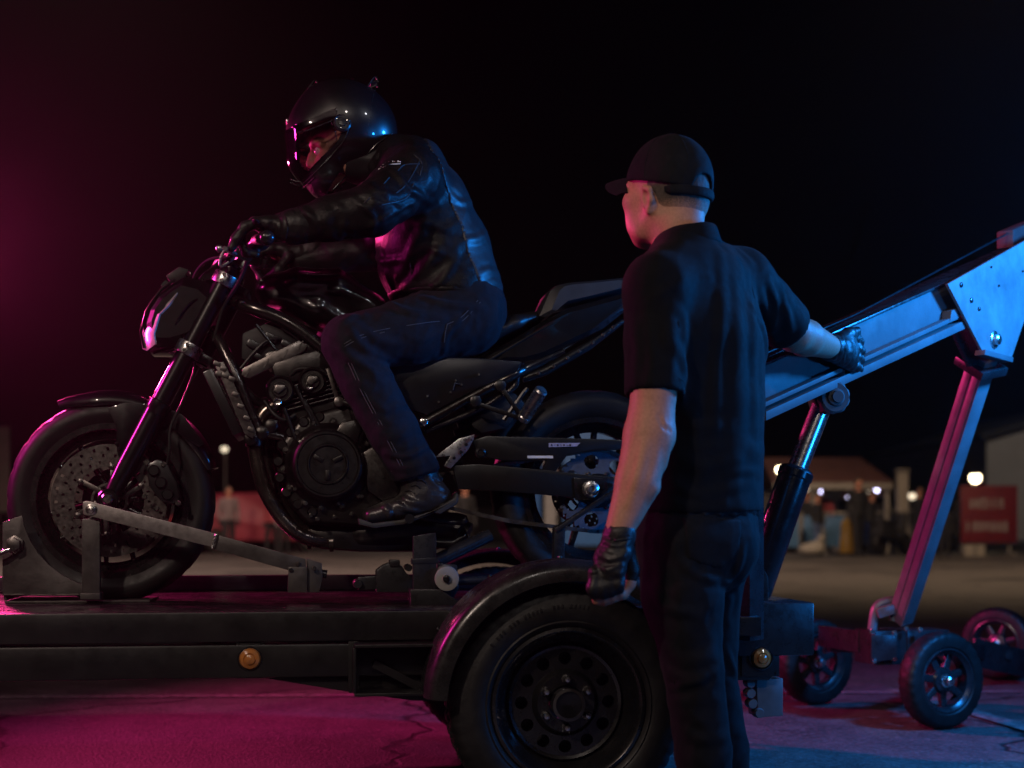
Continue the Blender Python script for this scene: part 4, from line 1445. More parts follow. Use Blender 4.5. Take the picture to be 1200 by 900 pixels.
# --- tank: a soft body with a crease along its shoulder
tk = SDF(0.008, 0.03)
tk.limb([P(318, 342), P(350, 337), P(392, 341), P(430, 366), P(462, 393)], [(0.085, 0.05), (0.135, 0.055), (0.14, 0.062), (0.115, 0.06), (0.085, 0.045)], (0, 1, 0))
tk.limb([P(322, 352), P(372, 366), P(420, 392)], [(0.1, 0.028), (0.125, 0.05), (0.095, 0.036)], (0, 1, 0))
v, f = tk.mesh(2)
fl = []
for sy in (-1, 1):
    fl.append(([P(306, 350, sy * 0.085), P(340, 357, sy * 0.13), P(372, 347, sy * 0.142), P(400, 340, sy * 0.135), P(430, 352, sy * 0.11), P(456, 380, sy * 0.09)], 0.012, 0.006))
v = folded(v, f, fl)
tank = mesh_obj('fuel_tank', v, f, TANKM, bike)
MB().lathe([(0.0, 0.012), (0.036, 0.012), (0.042, 0.006), (0.042, -0.01)], P(352, 326), (-0.1, 0, 1), 28).build('filler_cap', SATIN, tank, 35)

# --- frame
for sy in (-1, 1):
    dy = sy * 0.125
    fr = MB().tube(curve([P(270, 350, sy * 0.05), P(292, 360, sy * 0.11), P(330, 374, dy), P(366, 398, dy), P(392, 425, dy), P(410, 470, dy), P(430, 530, dy), P(450, 570, dy)], 5), 0.02, 16)
    fr.tube(curve([P(246, 384, sy * 0.05), P(258, 402, sy * 0.1), P(276, 440, dy), P(294, 485, dy), P(307, 512, dy)], 5), 0.0175, 16)
    fr.tube([P(300, 505, dy), P(330, 512, dy), P(345, 540, sy * 0.1)], 0.014, 12)
    fr.build('frame_tube', FRAMEM, bike)
    br = MB().prism(BK.poly([(284, 432), (350, 399), (361, 405), (357, 412), (292, 444), (283, 440)], dy), dy - 0.008, dy + 0.004, 0.003)
    for q in ((290, 437), (312, 426), (334, 415), (352, 405)):
        pt = P(*q, dy)
        br.box(Vector((pt.x, dy - 0.0085 * (1 if sy < 0 else -1), pt.z)), (0.004, 0.004, 0.03), Euler((0, 0.5, 0)).to_matrix())
    br.build('frame_brace', GREYST, bike, 30)
    lug = MB()
    for q in ((307, 507), (294, 514), (318, 499)):
        pt = P(*q, dy)
        lug.lathe([(0.018, -0.02), (0.02, -0.016), (0.02, 0.016), (0.014, 0.02), (0.0, 0.02)], pt, (0, sy, 0), 16)
    lug.build('engine_mount', ENGINE, bike, 35)

# air box and injectors under the tank
ab = MB()
ab.prism(BK.poly([(285, 395), (320, 380), (360, 402), (350, 412), (300, 434), (284, 425)]), -0.1, 0.1, 0.012)
ab.build('air_box', PLASTIC, bike, 30)
ib = MB()
for q, r in (((298, 405), 0.018), ((320, 418), 0.014), ((302, 418), 0.012), ((336, 404), 0.014), ((318, 396), 0.016)):
    pt = P(*q, -0.1)
    ib.box(pt, (r * 2.4, 0.03, r * 1.3), Euler((0, 0.5, 0)).to_matrix(), 0.004)
for i, q in enumerate(([(282, 432), (296, 415), (312, 400), (330, 396)], [(300, 380), (314, 398), (326, 412), (342, 416)], [(330, 384), (345, 394), (352, 405), (348, 416)])):
    ib.tube(curve([P(*k, -0.115) for k in q], 5), 0.005, 8)
ib.build('injector_block', SATIN, bike, 35)

# --- radiator
ra = P(247, 440, 0)
rb = P(282, 512, 0)
rd = (rb - ra).normalized()
rn = Vector((rd.z, 0, -rd.x))
rad = MB().bar(ra, rb, 0.3, 0.03, rn, 0.004).build('radiator', SATIN, bike, 30)
fin = MB()
nf = 26
for i in range(nf):
    c = ra + (rb - ra) * ((i + 0.5) / nf) - rn * 0.017
    fin.box(c, (0.27, 0.003, 0.005), Matrix((Vector((0, 1, 0)), rn, rd)).transposed())
fin.build('radiator_fins', GREYST, rad, 30)
for sy in (-1, 1):
    dy = sy * 0.158
    pl = MB().prism(BK.poly([(250, 424), (262, 424), (270, 440), (300, 506), (296, 514), (286, 508), (262, 450)], dy), dy - 0.003, dy + 0.003, 0.002)
    pl.build('radiator_bracket', GREYST, rad, 30)
    tiles = MB()
    for q in ((254, 426), (262, 432), (256, 438), (264, 440), (272, 444), (276, 462), (282, 476), (289, 490), (294, 503)):
        pt = P(*q, dy - 0.004)
        tiles.box(pt, (0.02, 0.008, 0.013), Euler((0, 0.35, 0)).to_matrix(), 0.003)
    tiles.build('bracket_rivet', GREYST, rad, 30)
MB().tube(curve([P(258, 436, -0.1), P(275, 446, -0.12), P(300, 470, -0.1), P(318, 470, -0.06)], 6), 0.014, 12).build('coolant_hose', RUBBER, bike)

# --- engine
eng = MB().prism(BK.poly([(330, 520), (352, 492), (430, 470), (470, 500), (500, 540), (490, 600), (440, 618), (360, 615), (338, 590)]), -0.14, 0.14, 0.02, 3).build('engine', ENGINE, bike, 35)
u_ = (P(352, 420) - P(376, 505)).normalized()        # cylinder axis leaning forward
w_ = Vector((-u_.z, 0, u_.x))
c0 = P(372, 498)
Rm = Matrix((Vector((u_.z, 0, -u_.x)), Vector((0, 1, 0)), u_)).transposed()
cyl = MB().box(c0 + u_ * 0.045, (0.16, 0.25, 0.13), Rm, 0.012).build('cylinder_block', ENGINE, eng, 35)
for i in range(6):
    MB().box(c0 + u_ * (0.055 + 0.0125 * i), (0.185, 0.28, 0.0045), Rm, 0.0015).build('cooling_fin', ENGINE, cyl, 30)
hd = MB().box(c0 + u_ * 0.165, (0.17, 0.27, 0.075), Rm, 0.014)
hd.box(c0 + u_ * 0.215, (0.19, 0.25, 0.035), Rm, 0.012)
hd = hd.build('cylinder_head', ENGINE, eng, 35)
for q, r, sy in (((328, 457), 0.042, -0.145), ((366, 447), 0.04, -0.145)):
    pt = P(*q, sy)
    m = MB().lathe([(r, 0.0), (r, 0.012), (r * 0.9, 0.018), (r * 0.84, 0.02), (r * 0.8, 0.012), (r * 0.55, 0.012), (r * 0.5, 0.022), (0, 0.022)], pt, (0, -1, 0), 26)
    m.build('cam_cover', ENGINE, hd, 30)
    MB().prism([(pt.x - 0.018, pt.z - 0.005), (pt.x - 0.004, pt.z - 0.014), (pt.x + 0.018, pt.z + 0.004), (pt.x + 0.016, pt.z + 0.012), (pt.x - 0.01, pt.z + 0.013)], sy - 0.03, sy - 0.018, 0.003).build('cam_cover_tab', GREYST, hd, 30)
for q in ((325, 471), (363, 452)):
    pt = P(*q, -0.16)
    m = MB().lathe([(0.0125, 0), (0.0125, 0.01), (0.009, 0.012), (0.009, 0.007), (0.006, 0.006), (0.0, 0.006)], pt, (0, -1, 0), 18)
    m.build('head_plug', BOLT, hd, 30)
for k, (q1, q2) in enumerate((((333, 478), (350, 525)), ((346, 452), (374, 508)), ((356, 468), (379, 508)))):
    MB().tube([P(*q1, -0.15), P(*q2, -0.15)], 0.0065, 10).build('head_stud', SATIN, hd)
# clutch cover and its bolts
cc = P(384, 545, -0.14)
cov = MB().lathe([(0.122, -0.02), (0.122, 0.012), (0.117, 0.016), (0.112, 0.02), (0.106, 0.03), (0.099, 0.055), (0.093, 0.06), (0.088, 0.06), (0.085, 0.056), (0.06, 0.056),
                  (0.057, 0.061), (0.054, 0.061), (0.051, 0.054), (0.0, 0.054)], cc, (0, -1, 0), 56).build('clutch_cover', ENGINE, eng, 25)
for k in range(14):
    a = 2 * math.pi * k / 14 + 0.1
    MB().hexbolt(cc + Vector((0.127 * math.cos(a), -0.006, 0.127 * math.sin(a))), 0.006, 0.012).build('cover_bolt', BOLT, cov, 30)
for k in range(14):
    a = 2 * math.pi * k / 14 + 0.1
    MB().lathe([(0.013, -0.02), (0.013, 0.008), (0.0, 0.008)], cc + Vector((0.125 * math.cos(a), 0, 0.125 * math.sin(a))), (0, -1, 0), 12).build('bolt_boss', ENGINE, cov, 30)
for k in range(3):
    a = 2 * math.pi * k / 3 + 0.5
    MB().bar(cc + Vector((0.018 * math.cos(a), -0.057, 0.018 * math.sin(a))), cc + Vector((0.046 * math.cos(a), -0.057, 0.046 * math.sin(a))), 0.012, 0.006, bev=0.002).build('cover_rib', ENGINE, cov, 30)
# smaller castings behind: starter boss, gearbox cover, sprocket cover
oth = MB().prism(BK.poly([(392, 508), (400, 495), (418, 492), (424, 502), (418, 520), (404, 524)], -0.17), -0.19, -0.12, 0.008)
oth.build('breather_cover', ENGINE, eng, 30)
MB().prism(BK.poly([(424, 530), (446, 518), (478, 524), (492, 548), (484, 580), (452, 592), (430, 575)], -0.15), -0.17, -0.12, 0.012).build('sprocket_cover', ENGINE, eng, 30)
for q in ((412, 500), (408, 516), (415, 530), (420, 545), (418, 560), (410, 575), (396, 590), (376, 595), (400, 505), (430, 520), (438, 560), (424, 582), (345, 530), (342, 550), (346, 573), (358, 590), (364, 604), (392, 606), (372, 608), (412, 602), (350, 516), (430, 600)):
    pt = P(*q, -0.165)
    MB().hexbolt(pt + Vector((0, 0.012, 0)), 0.0055, 0.016).build('engine_bolt', BOLT, eng, 30)
# scalloped starter gear housing in front
sc_ = MB()
for k in range(9):
    a = math.radians(100 + 19 * k)
    sc_.lathe([(0.016, -0.03), (0.016, 0.02), (0.012, 0.026), (0, 0.026)], cc + Vector((0.142 * math.cos(a), 0.02, 0.142 * math.sin(a))), (0, -1, 0), 14)
sc_.build('scalloped_flange', ENGINE, eng, 35)
hz = MB()
hz.tube(curve([P(400, 470, -0.15), P(420, 480, -0.17), P(424, 505, -0.17), P(416, 528, -0.16)], 6), 0.009, 10)
hz.tube(curve([P(340, 440, -0.13), P(352, 432, -0.14), P(380, 436, -0.14), P(392, 452, -0.13)], 6), 0.007, 10)
hz.tube(curve([P(310, 470, -0.12), P(322, 486, -0.14), P(334, 492, -0.14), P(346, 486, -0.14)], 6), 0.006, 10)
hz.tube(curve([P(376, 420, -0.12), P(396, 448, -0.13), P(410, 462, -0.13), P(432, 478, -0.14)], 6), 0.008, 10)
hz.build('engine_hose', RUBBER, eng)
lk = MB().bar(P(384, 432, -0.14), P(396, 470, -0.14), 0.012, 0.02, bev=0.003)
lk.lathe([(0.014, -0.01), (0.014, 0.012), (0.008, 0.014), (0, 0.014)], P(397, 471, -0.148), (0, -1, 0), 16)
lk.build('linkage_arm', GREYST, eng, 30)

# --- exhaust
for i, dy in enumerate((-0.1, -0.035, 0.035, 0.1)):
    o_ = (0, 10, 12, 22)[i]
    ex = curve([P(330 + o_ * 0.5, 470, dy), P(308 + o_ * 0.6, 486, dy), P(299 + o_, 515, dy), P(302 + o_, 545, dy), P(313 + o_, 580 - o_ * 0.3, dy), P(336 + o_ * 0.6, 614 - o_ * 0.5, dy), P(362, 631 - o_ * 0.6, dy * 0.9), P(400, 634 - o_ * 0.4, dy * 0.7), P(450, 634, dy * 0.4)], 6)
    MB().tube(ex, 0.0215, 18).build('exhaust_header', PIPE, bike)
    mc = MB().lathe([(0.022, -0.016), (0.027, -0.016), (0.028, 0), (0.027, 0.016), (0.022, 0.016)], P(299 + o_, 517, dy), (0.05, 0, 1), 18)
    mc.build('header_clamp', ENGINE, bike, 30)
sil = MB().tube(curve([P(395, 626, -0.04), P(430, 624, -0.06), P(480, 620, -0.07), P(530, 622, -0.07), P(548, 628, -0.08)], 5), [0.045] * 4 + [0.055] * 14 + [0.04] * 3, 20)
sil.prism(BK.poly([(360, 618), (440, 610), (540, 606), (548, 632), (500, 646), (420, 646), (370, 642)]), -0.1, 0.1, 0.02)
sil = sil.build('exhaust_silencer', ENGINE, bike, 40)
MB().tube([P(505, 636, -0.11), P(530, 637, -0.11), P(546, 628, -0.11)], [0.016, 0.016, 0.012], 12).build('side_stand', SATIN, bike)
sk = MB()
for q in ((362, 633), (388, 636), (420, 628)):
    sk.lathe([(0.022, -0.006), (0.0265, -0.006), (0.0265, 0.006), (0.022, 0.006)], P(*q, -0.08), (1, 0, 0.05), 18)
sk.build('exhaust_band', PIPE, bike, 30)

# --- saddle, tail and covers
seat = SDF(0.009, 0.03)
seat.limb([P(462, 404), P(510, 412), P(560, 402), P(600, 384), P(622, 376)], [(0.09, 0.03), (0.13, 0.034), (0.15, 0.036), (0.13, 0.034), (0.1, 0.026)], (0, 1, 0))
seat = soft('seat', seat, SEATM, bike)
CR_ = ((1, 0), (1, 0.55), (0.96, 0.86), (0.72, 1.0))
pad = MB().pillow(BK.poly([(624, 377), (637, 347), (645, 340), (658, 337), (700, 333.5), (743, 329), (747, 332), (738, 342), (690, 354), (650, 363), (632, 378)]), 0, 0.11, CR_, 1).build('tail_pad', PADM, bike, 22)
pr_ = MB().tube([P(645, 341, -0.085), P(658, 338, -0.09), P(700, 334, -0.09), P(743, 330, -0.085)], 0.0035, 7)
pr_.build('pad_piping', PADM, pad)
tl = MB().pillow(BK.poly([(556, 424), (592, 404), (628, 382), (660, 366), (742, 344), (744, 352), (736, 362), (700, 390), (655, 412), (620, 428), (590, 436), (560, 436)]), 0, 0.13, CR_, 1).build('tail_fairing', GLOSS, bike, 18)
for sy in (-1, 1):
    vt = MB().prism(BK.poly([(672, 390), (690, 374), (736, 354), (733, 362), (706, 378), (690, 388)], sy * 0.115), sy * 0.1, sy * 0.128, 0.006)
    vt.build('tail_vent', SATIN, tl, 30)
    ln = MB().tube([P(560, 430, sy * 0.128), P(620, 394, sy * 0.13), P(672, 366, sy * 0.124), P(735, 347, sy * 0.1)], 0.004, 8)
    ln.build('tail_edge', SATIN, tl)
    rl = MB().tube([P(612, 444, sy * 0.1), P(640, 434, sy * 0.1), P(690, 405, sy * 0.09), P(730, 376, sy * 0.08)], [0.012, 0.015, 0.014, 0.008], 10)
    rl = rl.build('tail_rail', SATIN, tl)
    for q in ((630, 438), (648, 430), (664, 420), (678, 412), (694, 402), (706, 393), (718, 384)):
        pt = P(*q, sy * 0.1)
        MB().hexbolt(pt + Vector((0, sy * 0.012, 0)), 0.005, 0.008, (0, sy, 0)).build('rail_rivet', BOLT, rl, 30)
    dy = sy * 0.135
    sc2 = MB().prism(BK.poly([(450, 425), (470, 418), (560, 420), (612, 424), (606, 436), (560, 456), (500, 488), (478, 480), (462, 452)], dy), dy - 0.02, dy + 0.01, 0.012)
    sc2 = sc2.build('side_cover', SATIN, bike, 30)
    for q in ((540, 452), (533, 447), (527, 461), (560, 440), (500, 465), (513, 472)):
        pt = P(*q, dy)
        MB().hexbolt(pt + Vector((0, sy * 0.016, 0)), 0.0045, 0.01, (0, sy, 0)).build('cover_screw', BOLT, sc2, 30)
    MB().tube([P(531, 457, dy - 0.024), P(533, 449, dy - 0.026), P(541, 451, dy - 0.024)], 0.002, 6).build('cover_hook', BOLT, sc2)
    sf = MB().tube(curve([P(494, 497, dy), P(550, 466, dy), P(600, 440, dy), P(616, 432, sy * 0.11), P(660, 412, sy * 0.09)], 5), 0.0155, 14)
    sf.tube(curve([P(498, 505, sy * 0.11), P(560, 480, sy * 0.12), P(600, 455, sy * 0.12), P(606, 440, sy * 0.12)], 5), 0.01, 12)
    sf = sf.build('subframe_tube', FRAMEM, bike)
    MB().lathe([(0.012, 0), (0.012, 0.014), (0.008, 0.016), (0, 0.016)], P(496, 495, dy) + Vector((0, sy * 0.012, 0)), (0, sy, 0), 14).build('subframe_bolt', BOLT, sf, 30)
    # passenger peg and its triangle
    dy = sy * 0.17
    pb = MB().bar(P(586, 452, dy), P(612, 490, dy), 0.012, 0.022, (0, 1, 0), 0.003)
    pb.bar(P(556, 472, dy), P(612, 491, dy), 0.012, 0.02, (0, 1, 0), 0.003)
    pb.tube([P(590, 492, dy), P(612, 462, dy), P(618, 455, dy)], 0.007, 8)
    pb.lathe([(0.014, -0.012), (0.016, -0.012), (0.016, 0.012), (0.012, 0.014), (0, 0.014)], P(586, 452, dy), (0, sy, 0), 16)
    pb.lathe([(0.014, -0.012), (0.016, -0.012), (0.016, 0.012), (0.012, 0.014), (0, 0.014)], P(557, 470, dy), (0, sy, 0), 16)
    pb = pb.build('peg_bracket', SATIN, bike, 35)
    a_, b_ = P(613, 491, dy - 0.0), P(634, 458, dy + sy * 0.07)
    dd = (b_ - a_).normalized()
    L_ = (b_ - a_).length
    MB().lathe([(0.0, -0.004), (0.014, -0.004), (0.02, 0.0), (0.02, 0.012)] + [(0.0185 + 0.0018 * (i % 2), 0.014 + i * (L_ - 0.02) / 14) for i in range(15)] + [(0.02, L_), (0.016, L_ + 0.005), (0, L_ + 0.005)], a_, dd, 20).build('passenger_peg', ALU, pb, 35)
    # heel plate
    dy = sy * 0.165
    hp = MB().prism(BK.poly([(510, 536), (522, 526), (538, 514), (556, 509), (555, 515), (548, 528), (528, 549), (520, 546), (528, 534)], dy), dy - 0.003, dy + 0.003, 0.0015)
    hp = hp.build('heel_plate', ALU, bike, 30)
    for q in ((540, 530), (532, 537), (546, 521)):
        MB().lathe([(0.005, 0), (0.005, 0.004), (0, 0.004)], P(*q, dy) + Vector((0, sy * 0.003, 0)), (0, sy, 0), 12).build('plate_hole', CYLM, hp, 30)
    # rider peg and hanger
    pg = MB().prism(BK.poly([(470, 560), (500, 545), (520, 560), (505, 590), (486, 600), (474, 590)], sy * 0.14), sy * 0.13, sy * 0.15, 0.006)
    pg.tube([P(480, 608, sy * 0.14), P(480, 608, sy * 0.27)], 0.014, 12)
    pg.build('rider_peg', SATIN, bike, 35)
MB().tube(curve([P(470, 590, -0.15), P(500, 608, -0.16), P(538, 612, -0.17), P(546, 608, -0.17)], 5), [0.008] * 11 + [0.012] * 5, 10).build('shift_lever', SATIN, bike)
MB().prism(BK.poly([(560, 470), (598, 462), (612, 476), (590, 505), (560, 512), (545, 500)]), -0.1, 0.1, 0.02).build('battery_tray', PLASTIC, bike, 35)
MB().lathe([(0.02 + 0.012 * (i % 2), 0.014 * i) for i in range(14)], P(530, 545), (0.35, 0, 1), 16).build('rear_shock', SATIN, bike, 60)

# --- swingarm and rear wheel
for sy in (-1, 1):
    dy = sy * 0.135
    sw = MB().prism(BK.poly([(530, 546), (560, 544), (640, 551), (690, 557), (720, 559), (724, 566), (722, 584), (700, 587), (640, 580), (575, 575), (536, 573)], dy), dy - 0.016, dy + 0.016, 0.003)
    sw = sw.build('swingarm', SATIN, bike, 35)
    sw2 = MB().prism(BK.poly([(553, 516), (570, 511), (650, 513), (740, 516), (742, 526), (690, 529), (664, 534), (648, 556), (634, 552), (640, 540), (590, 540), (558, 534)], dy), dy - 0.01, dy + 0.01, 0.004)
    sw2.build('swingarm_brace', SATIN, sw, 35)
    MB().prism(BK.poly([(643, 519), (680, 519), (676, 523), (643, 524)], dy - 0.012), dy - 0.0118 if sy < 0 else dy + 0.0102, dy - 0.0102 if sy < 0 else dy + 0.0118).build('swingarm_decal', DECAL, sw, 30)
    if sy < 0:
        dl = MB()
        for i in range(7):
            q = P(646.5 + 3.6 * i, 521.5, dy - 0.013)
            dl.box(q, (0.0045, 0.0012, 0.0012 if i % 2 else 0.005))
        dl.build('decal_lettering', SATIN, sw, 30)
    MB().prism(BK.poly([(618, 534), (648, 534), (648, 537), (618, 537)], dy - 0.012), dy - 0.014, dy - 0.011).build('chain_slider', PRINT, sw, 30)
    ad = MB().prism(BK.poly([(672, 560), (712, 561), (714, 586), (674, 586)], dy + sy * 0.02), dy + sy * 0.014, dy + sy * 0.022, 0.002)
    ad.hexbolt(P(681, 571, dy + sy * 0.022), 0.004, 0.006, (0, sy, 0))
    ad.hexbolt(P(706, 572, dy + sy * 0.022), 0.004, 0.006, (0, sy, 0))
    ad.build('axle_plate', CYLM, sw, 35)
    MB().lathe([(0.026, 0), (0.026, 0.004), (0.0235, 0.006), (0.0225, 0.018), (0.016, 0.02), (0.015, 0.026), (0.009, 0.027), (0.008, 0.02), (0, 0.02)], P(692, 573, dy + sy * 0.022), (0, sy, 0), 24).build('axle_nut', CHROME, sw, 30)
    MB().lathe([(0.014, 0), (0.016, 0.008), (0.01, 0.012), (0.008, 0.008), (0, 0.008)], P(563, 531, dy + sy * 0.01), (0, sy, 0), 18).build('pivot_bolt', SATIN, sw, 30)
MB().tube([P(545, 560, -0.13), P(545, 560, 0.13)], 0.035, 18).build('swingarm_pivot', SATIN, bike)
MB().tube(curve([P(584, 516, -0.02), P(600, 490, -0.02), P(622, 470, -0.02)], 5), 0.03, 12).build('linkage_rod', PLASTIC, bike)

rw = cast_rim(0.222, 0.14, 5, 0.07).build('rear_wheel', RIMB, bike, 40, RAX)
wheel_tyre(RR, 0.175, 0.217, 120, tread).build('tyre', RUBBER, rw, 50)
for k in range(5):
    a = 2 * math.pi * k / 5 + 0.42
    for da in (-0.16, 0.16):
        spoke_mesh(0.04, 0.192, a + da * 0.4, a + da, 0.024, 0.016, 0.016).build('spoke', RIMB, rw)
# sprocket with teeth and windows
SPR = 0.122
sp = MB()
polar_holes(sp, 7, 0.062, SPR - 0.008, 0.089, 0.022, -0.003, 0.003, 14)
polar_holes(sp, 7, 0.062, SPR - 0.008, 0.089, 0.022, 0.003, -0.003, 14)
sp.lathe([(0.05, -0.004), (0.068, -0.004), (0.068, 0.004), (0.05, 0.004)], (0, 0, 0), (0, 1, 0), 40, True)
sp.lathe([(SPR - 0.012, -0.0035), (SPR - 0.001, -0.0035), (SPR - 0.001, 0.0035), (SPR - 0.012, 0.0035)], (0, 0, 0), (0, 1, 0), 132, True,
         lambda pi, k: (0.007, 0.003, -0.004)[k % 3] if pi in (1, 2) else 0.0)
spo = sp.build('sprocket', SPROCK, rw, 30, (0, -0.1, 0))
for k in range(6):
    a = 2 * math.pi * k / 6
    MB().hexbolt(Vector((0.057 * math.cos(a), -0.004, 0.057 * math.sin(a))), 0.006, 0.008).build('sprocket_bolt', BOLT, spo, 30)
MB().lathe([(0.02, 0.05), (0.052, 0.05), (0.05, -0.02), (0.02, -0.03)], (0, -0.06, 0), (0, -1, 0), 24, True).build('hub_carrier', CYLM, rw, 30)
dsk = brake_disc(0.07, 0.11).build('brake_disc', DISC, rw, 30, (0, 0.09, 0))
# chain: a closed run of links round both sprockets
fs_c = P(505, 574, -0.1)
rs_c = Vector((RAX.x, -0.1, RAX.z))
r1_, r2_ = 0.04, SPR + 0.001
path = []
dv = rs_c - fs_c
base = math.atan2(dv.z, dv.x)
sl_ = math.asin((r2_ - r1_) / dv.length)
for i in range(13):
    a = base + math.pi / 2 + sl_ + (math.pi - 2 * sl_) * i / 12
    path.append(fs_c + Vector((r1_ * math.cos(a), 0, r1_ * math.sin(a))))
a0_ = base - math.pi / 2 - sl_
mid = (path[-1] + rs_c + Vector((r2_ * math.cos(a0_), 0, r2_ * math.sin(a0_)))) / 2 + Vector((0, 0, -0.012))
path.append(mid)
for i in range(25):
    a = a0_ + (math.pi + 2 * sl_) * i / 24
    path.append(rs_c + Vector((r2_ * math.cos(a), 0, r2_ * math.sin(a))))
path.append(path[0])
dense = []
for a, b in zip(path, path[1:]):
    n_ = max(1, int((b - a).length / 0.002))
    dense += [a + (b - a) * (i / n_) for i in range(n_)]
link, acc, last = MB(), 0.0, dense[0]
pts_ = [dense[0]]
for q in dense[1:]:
    acc += (q - last).length
    last = q
    if acc >= 0.0158:
        pts_.append(q)
        acc = 0.0
for i, (a, b) in enumerate(zip(pts_, pts_[1:])):
    e_ = (b - a).normalized() * 0.003
    wd = 0.0075 if i % 2 else 0.0055
    for sy in (-1, 1):
        link.bar(a - e_ + Vector((0, sy * wd, 0)), b + e_ + Vector((0, sy * wd, 0)), 0.0115, 0.0018)
    link.lathe([(0.0, -0.009), (0.0045, -0.009), (0.0045, 0.009), (0.0, 0.009)], a, (0, 1, 0), 6)
ch = link.build('drive_chain', GREYST, bike, 30)
ch['kind'] = 'stuff'

# ------------------------------------------------------------------ flatbed trailer
trailer = thing('flatbed_trailer', 'low black steel flatbed trailer carrying the motorcycle', 'trailer', TR.to_world((0.9, 0, 0)), YAW)
Q = TR.p
OFF = Vector((-0.9, 0, 0))
DN, DF = -0.56, 0.56
xl = -1.3
xr = TR.xz(946, 740, DN)[0]

def tb(mb, name, m, parent=None, sharp=32):
    o = mb.build(name, m, parent or trailer, sharp)
    if parent is None or parent is trailer:
        o.location = OFF
    return o

mb = MB().box(((xl + xr) / 2, 0, DECK_Z - 0.01), (xr - xl - 0.006, DF - DN - 0.02, 0.02), bev=0.003)
deck = tb(mb, 'deck', DECKM)
tb(MB().box(((xl + xr) / 2, DF - 0.02, DECK_Z + 0.028), (xr - xl, 0.05, 0.05), bev=0.004), 'side_board', TRSTEEL)
# top rails, lower rails
zt0, zt1 = Q(300, 751, DN).z, DECK_Z + 0.001
zb0, zb1 = Q(300, 793, DN).z, Q(300, 754, DN).z
xg = TR.xz(416, 780, DN)[0]
for sy, dy in ((-1, DN), (1, DF)):
    r = MB().box(((xl + xr) / 2, dy + sy * 0.012, (zt0 + zt1) / 2), (xr - xl, 0.05, zt1 - zt0), bev=0.006)
    tb(r, 'top_rail', TRSTEEL)
    r = MB().box(((xl + xr) / 2, dy + sy * 0.008, (zb0 + zb1) / 2), (xr - xl - 0.3, 0.055, zb1 - zb0), bev=0.007)
    tb(r, 'lower_rail', TRSTEEL)
    g = MB().prism(TR.poly([(285, 790), (500, 790), (520, 822), (480, 820), (400, 809)], DN), dy + sy * 0.0 - 0.012, dy + 0.012, 0.003)
    tb(g, 'gusset_plate', TRSTEEL)
    # open box pocket
    bx = MB()
    (x0, z1), (x1, z0) = TR.xz(414, 753, DN), TR.xz(560, 806, DN)
    yy = dy + sy * 0.075
    bx.box(((x0 + x1) / 2, yy, z1), (x1 - x0, 0.09, 0.008), bev=0.002)
    bx.box(((x0 + x1) / 2, yy, z0), (x1 - x0, 0.09, 0.008), bev=0.002)
    bx.box((x0, yy, (z0 + z1) / 2), (0.008, 0.09, z1 - z0 - 0.008), bev=0.002)
    bx.bar((x0 + 0.05, yy - sy * 0.02, z1 - 0.05), (x0 + 0.17, yy - sy * 0.02, z0 + 0.01), 0.02, 0.006)
    tb(bx, 'step_pocket', TRSTEEL)
    tb(MB().prism([(x0 - 0.014, z0 - 0.004), (x0 + 0.014, z0 - 0.004), (x0 + 0.014, z1 + 0.006), (x0 - 0.014, z1 + 0.006)], dy + sy * 0.025, dy + sy * 0.036, 0.002), 'pocket_flange', TRSTEEL)
for k in range(5):
    x = xl + (xr - xl) * (k + 0.5) / 5
    tb(MB().box((x, 0, (zb0 + zb1) / 2 - 0.004), (0.06, DF - DN - 0.06, 0.06), bev=0.004), 'cross_beam', TRSTEEL)
# drawbar and parking jack beyond the frame's left edge
for sy in (-1, 1):
    tb(MB().bar((xl + 0.1, sy * 0.5, zb1 - 0.04), (xl - 0.95, sy * 0.03, zb1 - 0.04), 0.06, 0.07, (0, 0, 1), 0.004), 'drawbar', TRSTEEL)
tb(MB().box((xl - 1.02, 0, zb1 - 0.02), (0.2, 0.09, 0.08), bev=0.01).ball((xl - 1.12, 0, zb1 - 0.03), 0.05), 'coupler', TRSTEEL)
tb(MB().tube([(xl - 0.6, -0.22, 0.03), (xl - 0.6, -0.22, zb1 + 0.25)], 0.028, 14).tube([(xl - 0.6, -0.22, zb1 + 0.25), (xl - 0.6, -0.36, zb1 + 0.25)], 0.01, 8), 'parking_jack', TRSTEEL)
tb(MB().lathe([(0.0, 0), (0.09, 0), (0.09, 0.012), (0.03, 0.03), (0, 0.03)], (xl - 0.6, -0.22, 0.001), (0, 0, 1), 20), 'jack_plate', TRSTEEL)
# weld beads and seams along the rails
wb = MB()
for px in (100, 153, 280, 391, 453):
    a, b = Q(px, 757, DN - 0.022), Q(px, 790, DN - 0.022)
    wb.tube([a + (b - a) * (i / 8) + Vector((random.uniform(-.002, .002), 0.003, 0)) for i in range(9)], 0.0016, 6)
tb(wb, 'weld_seam', TRSTEEL)
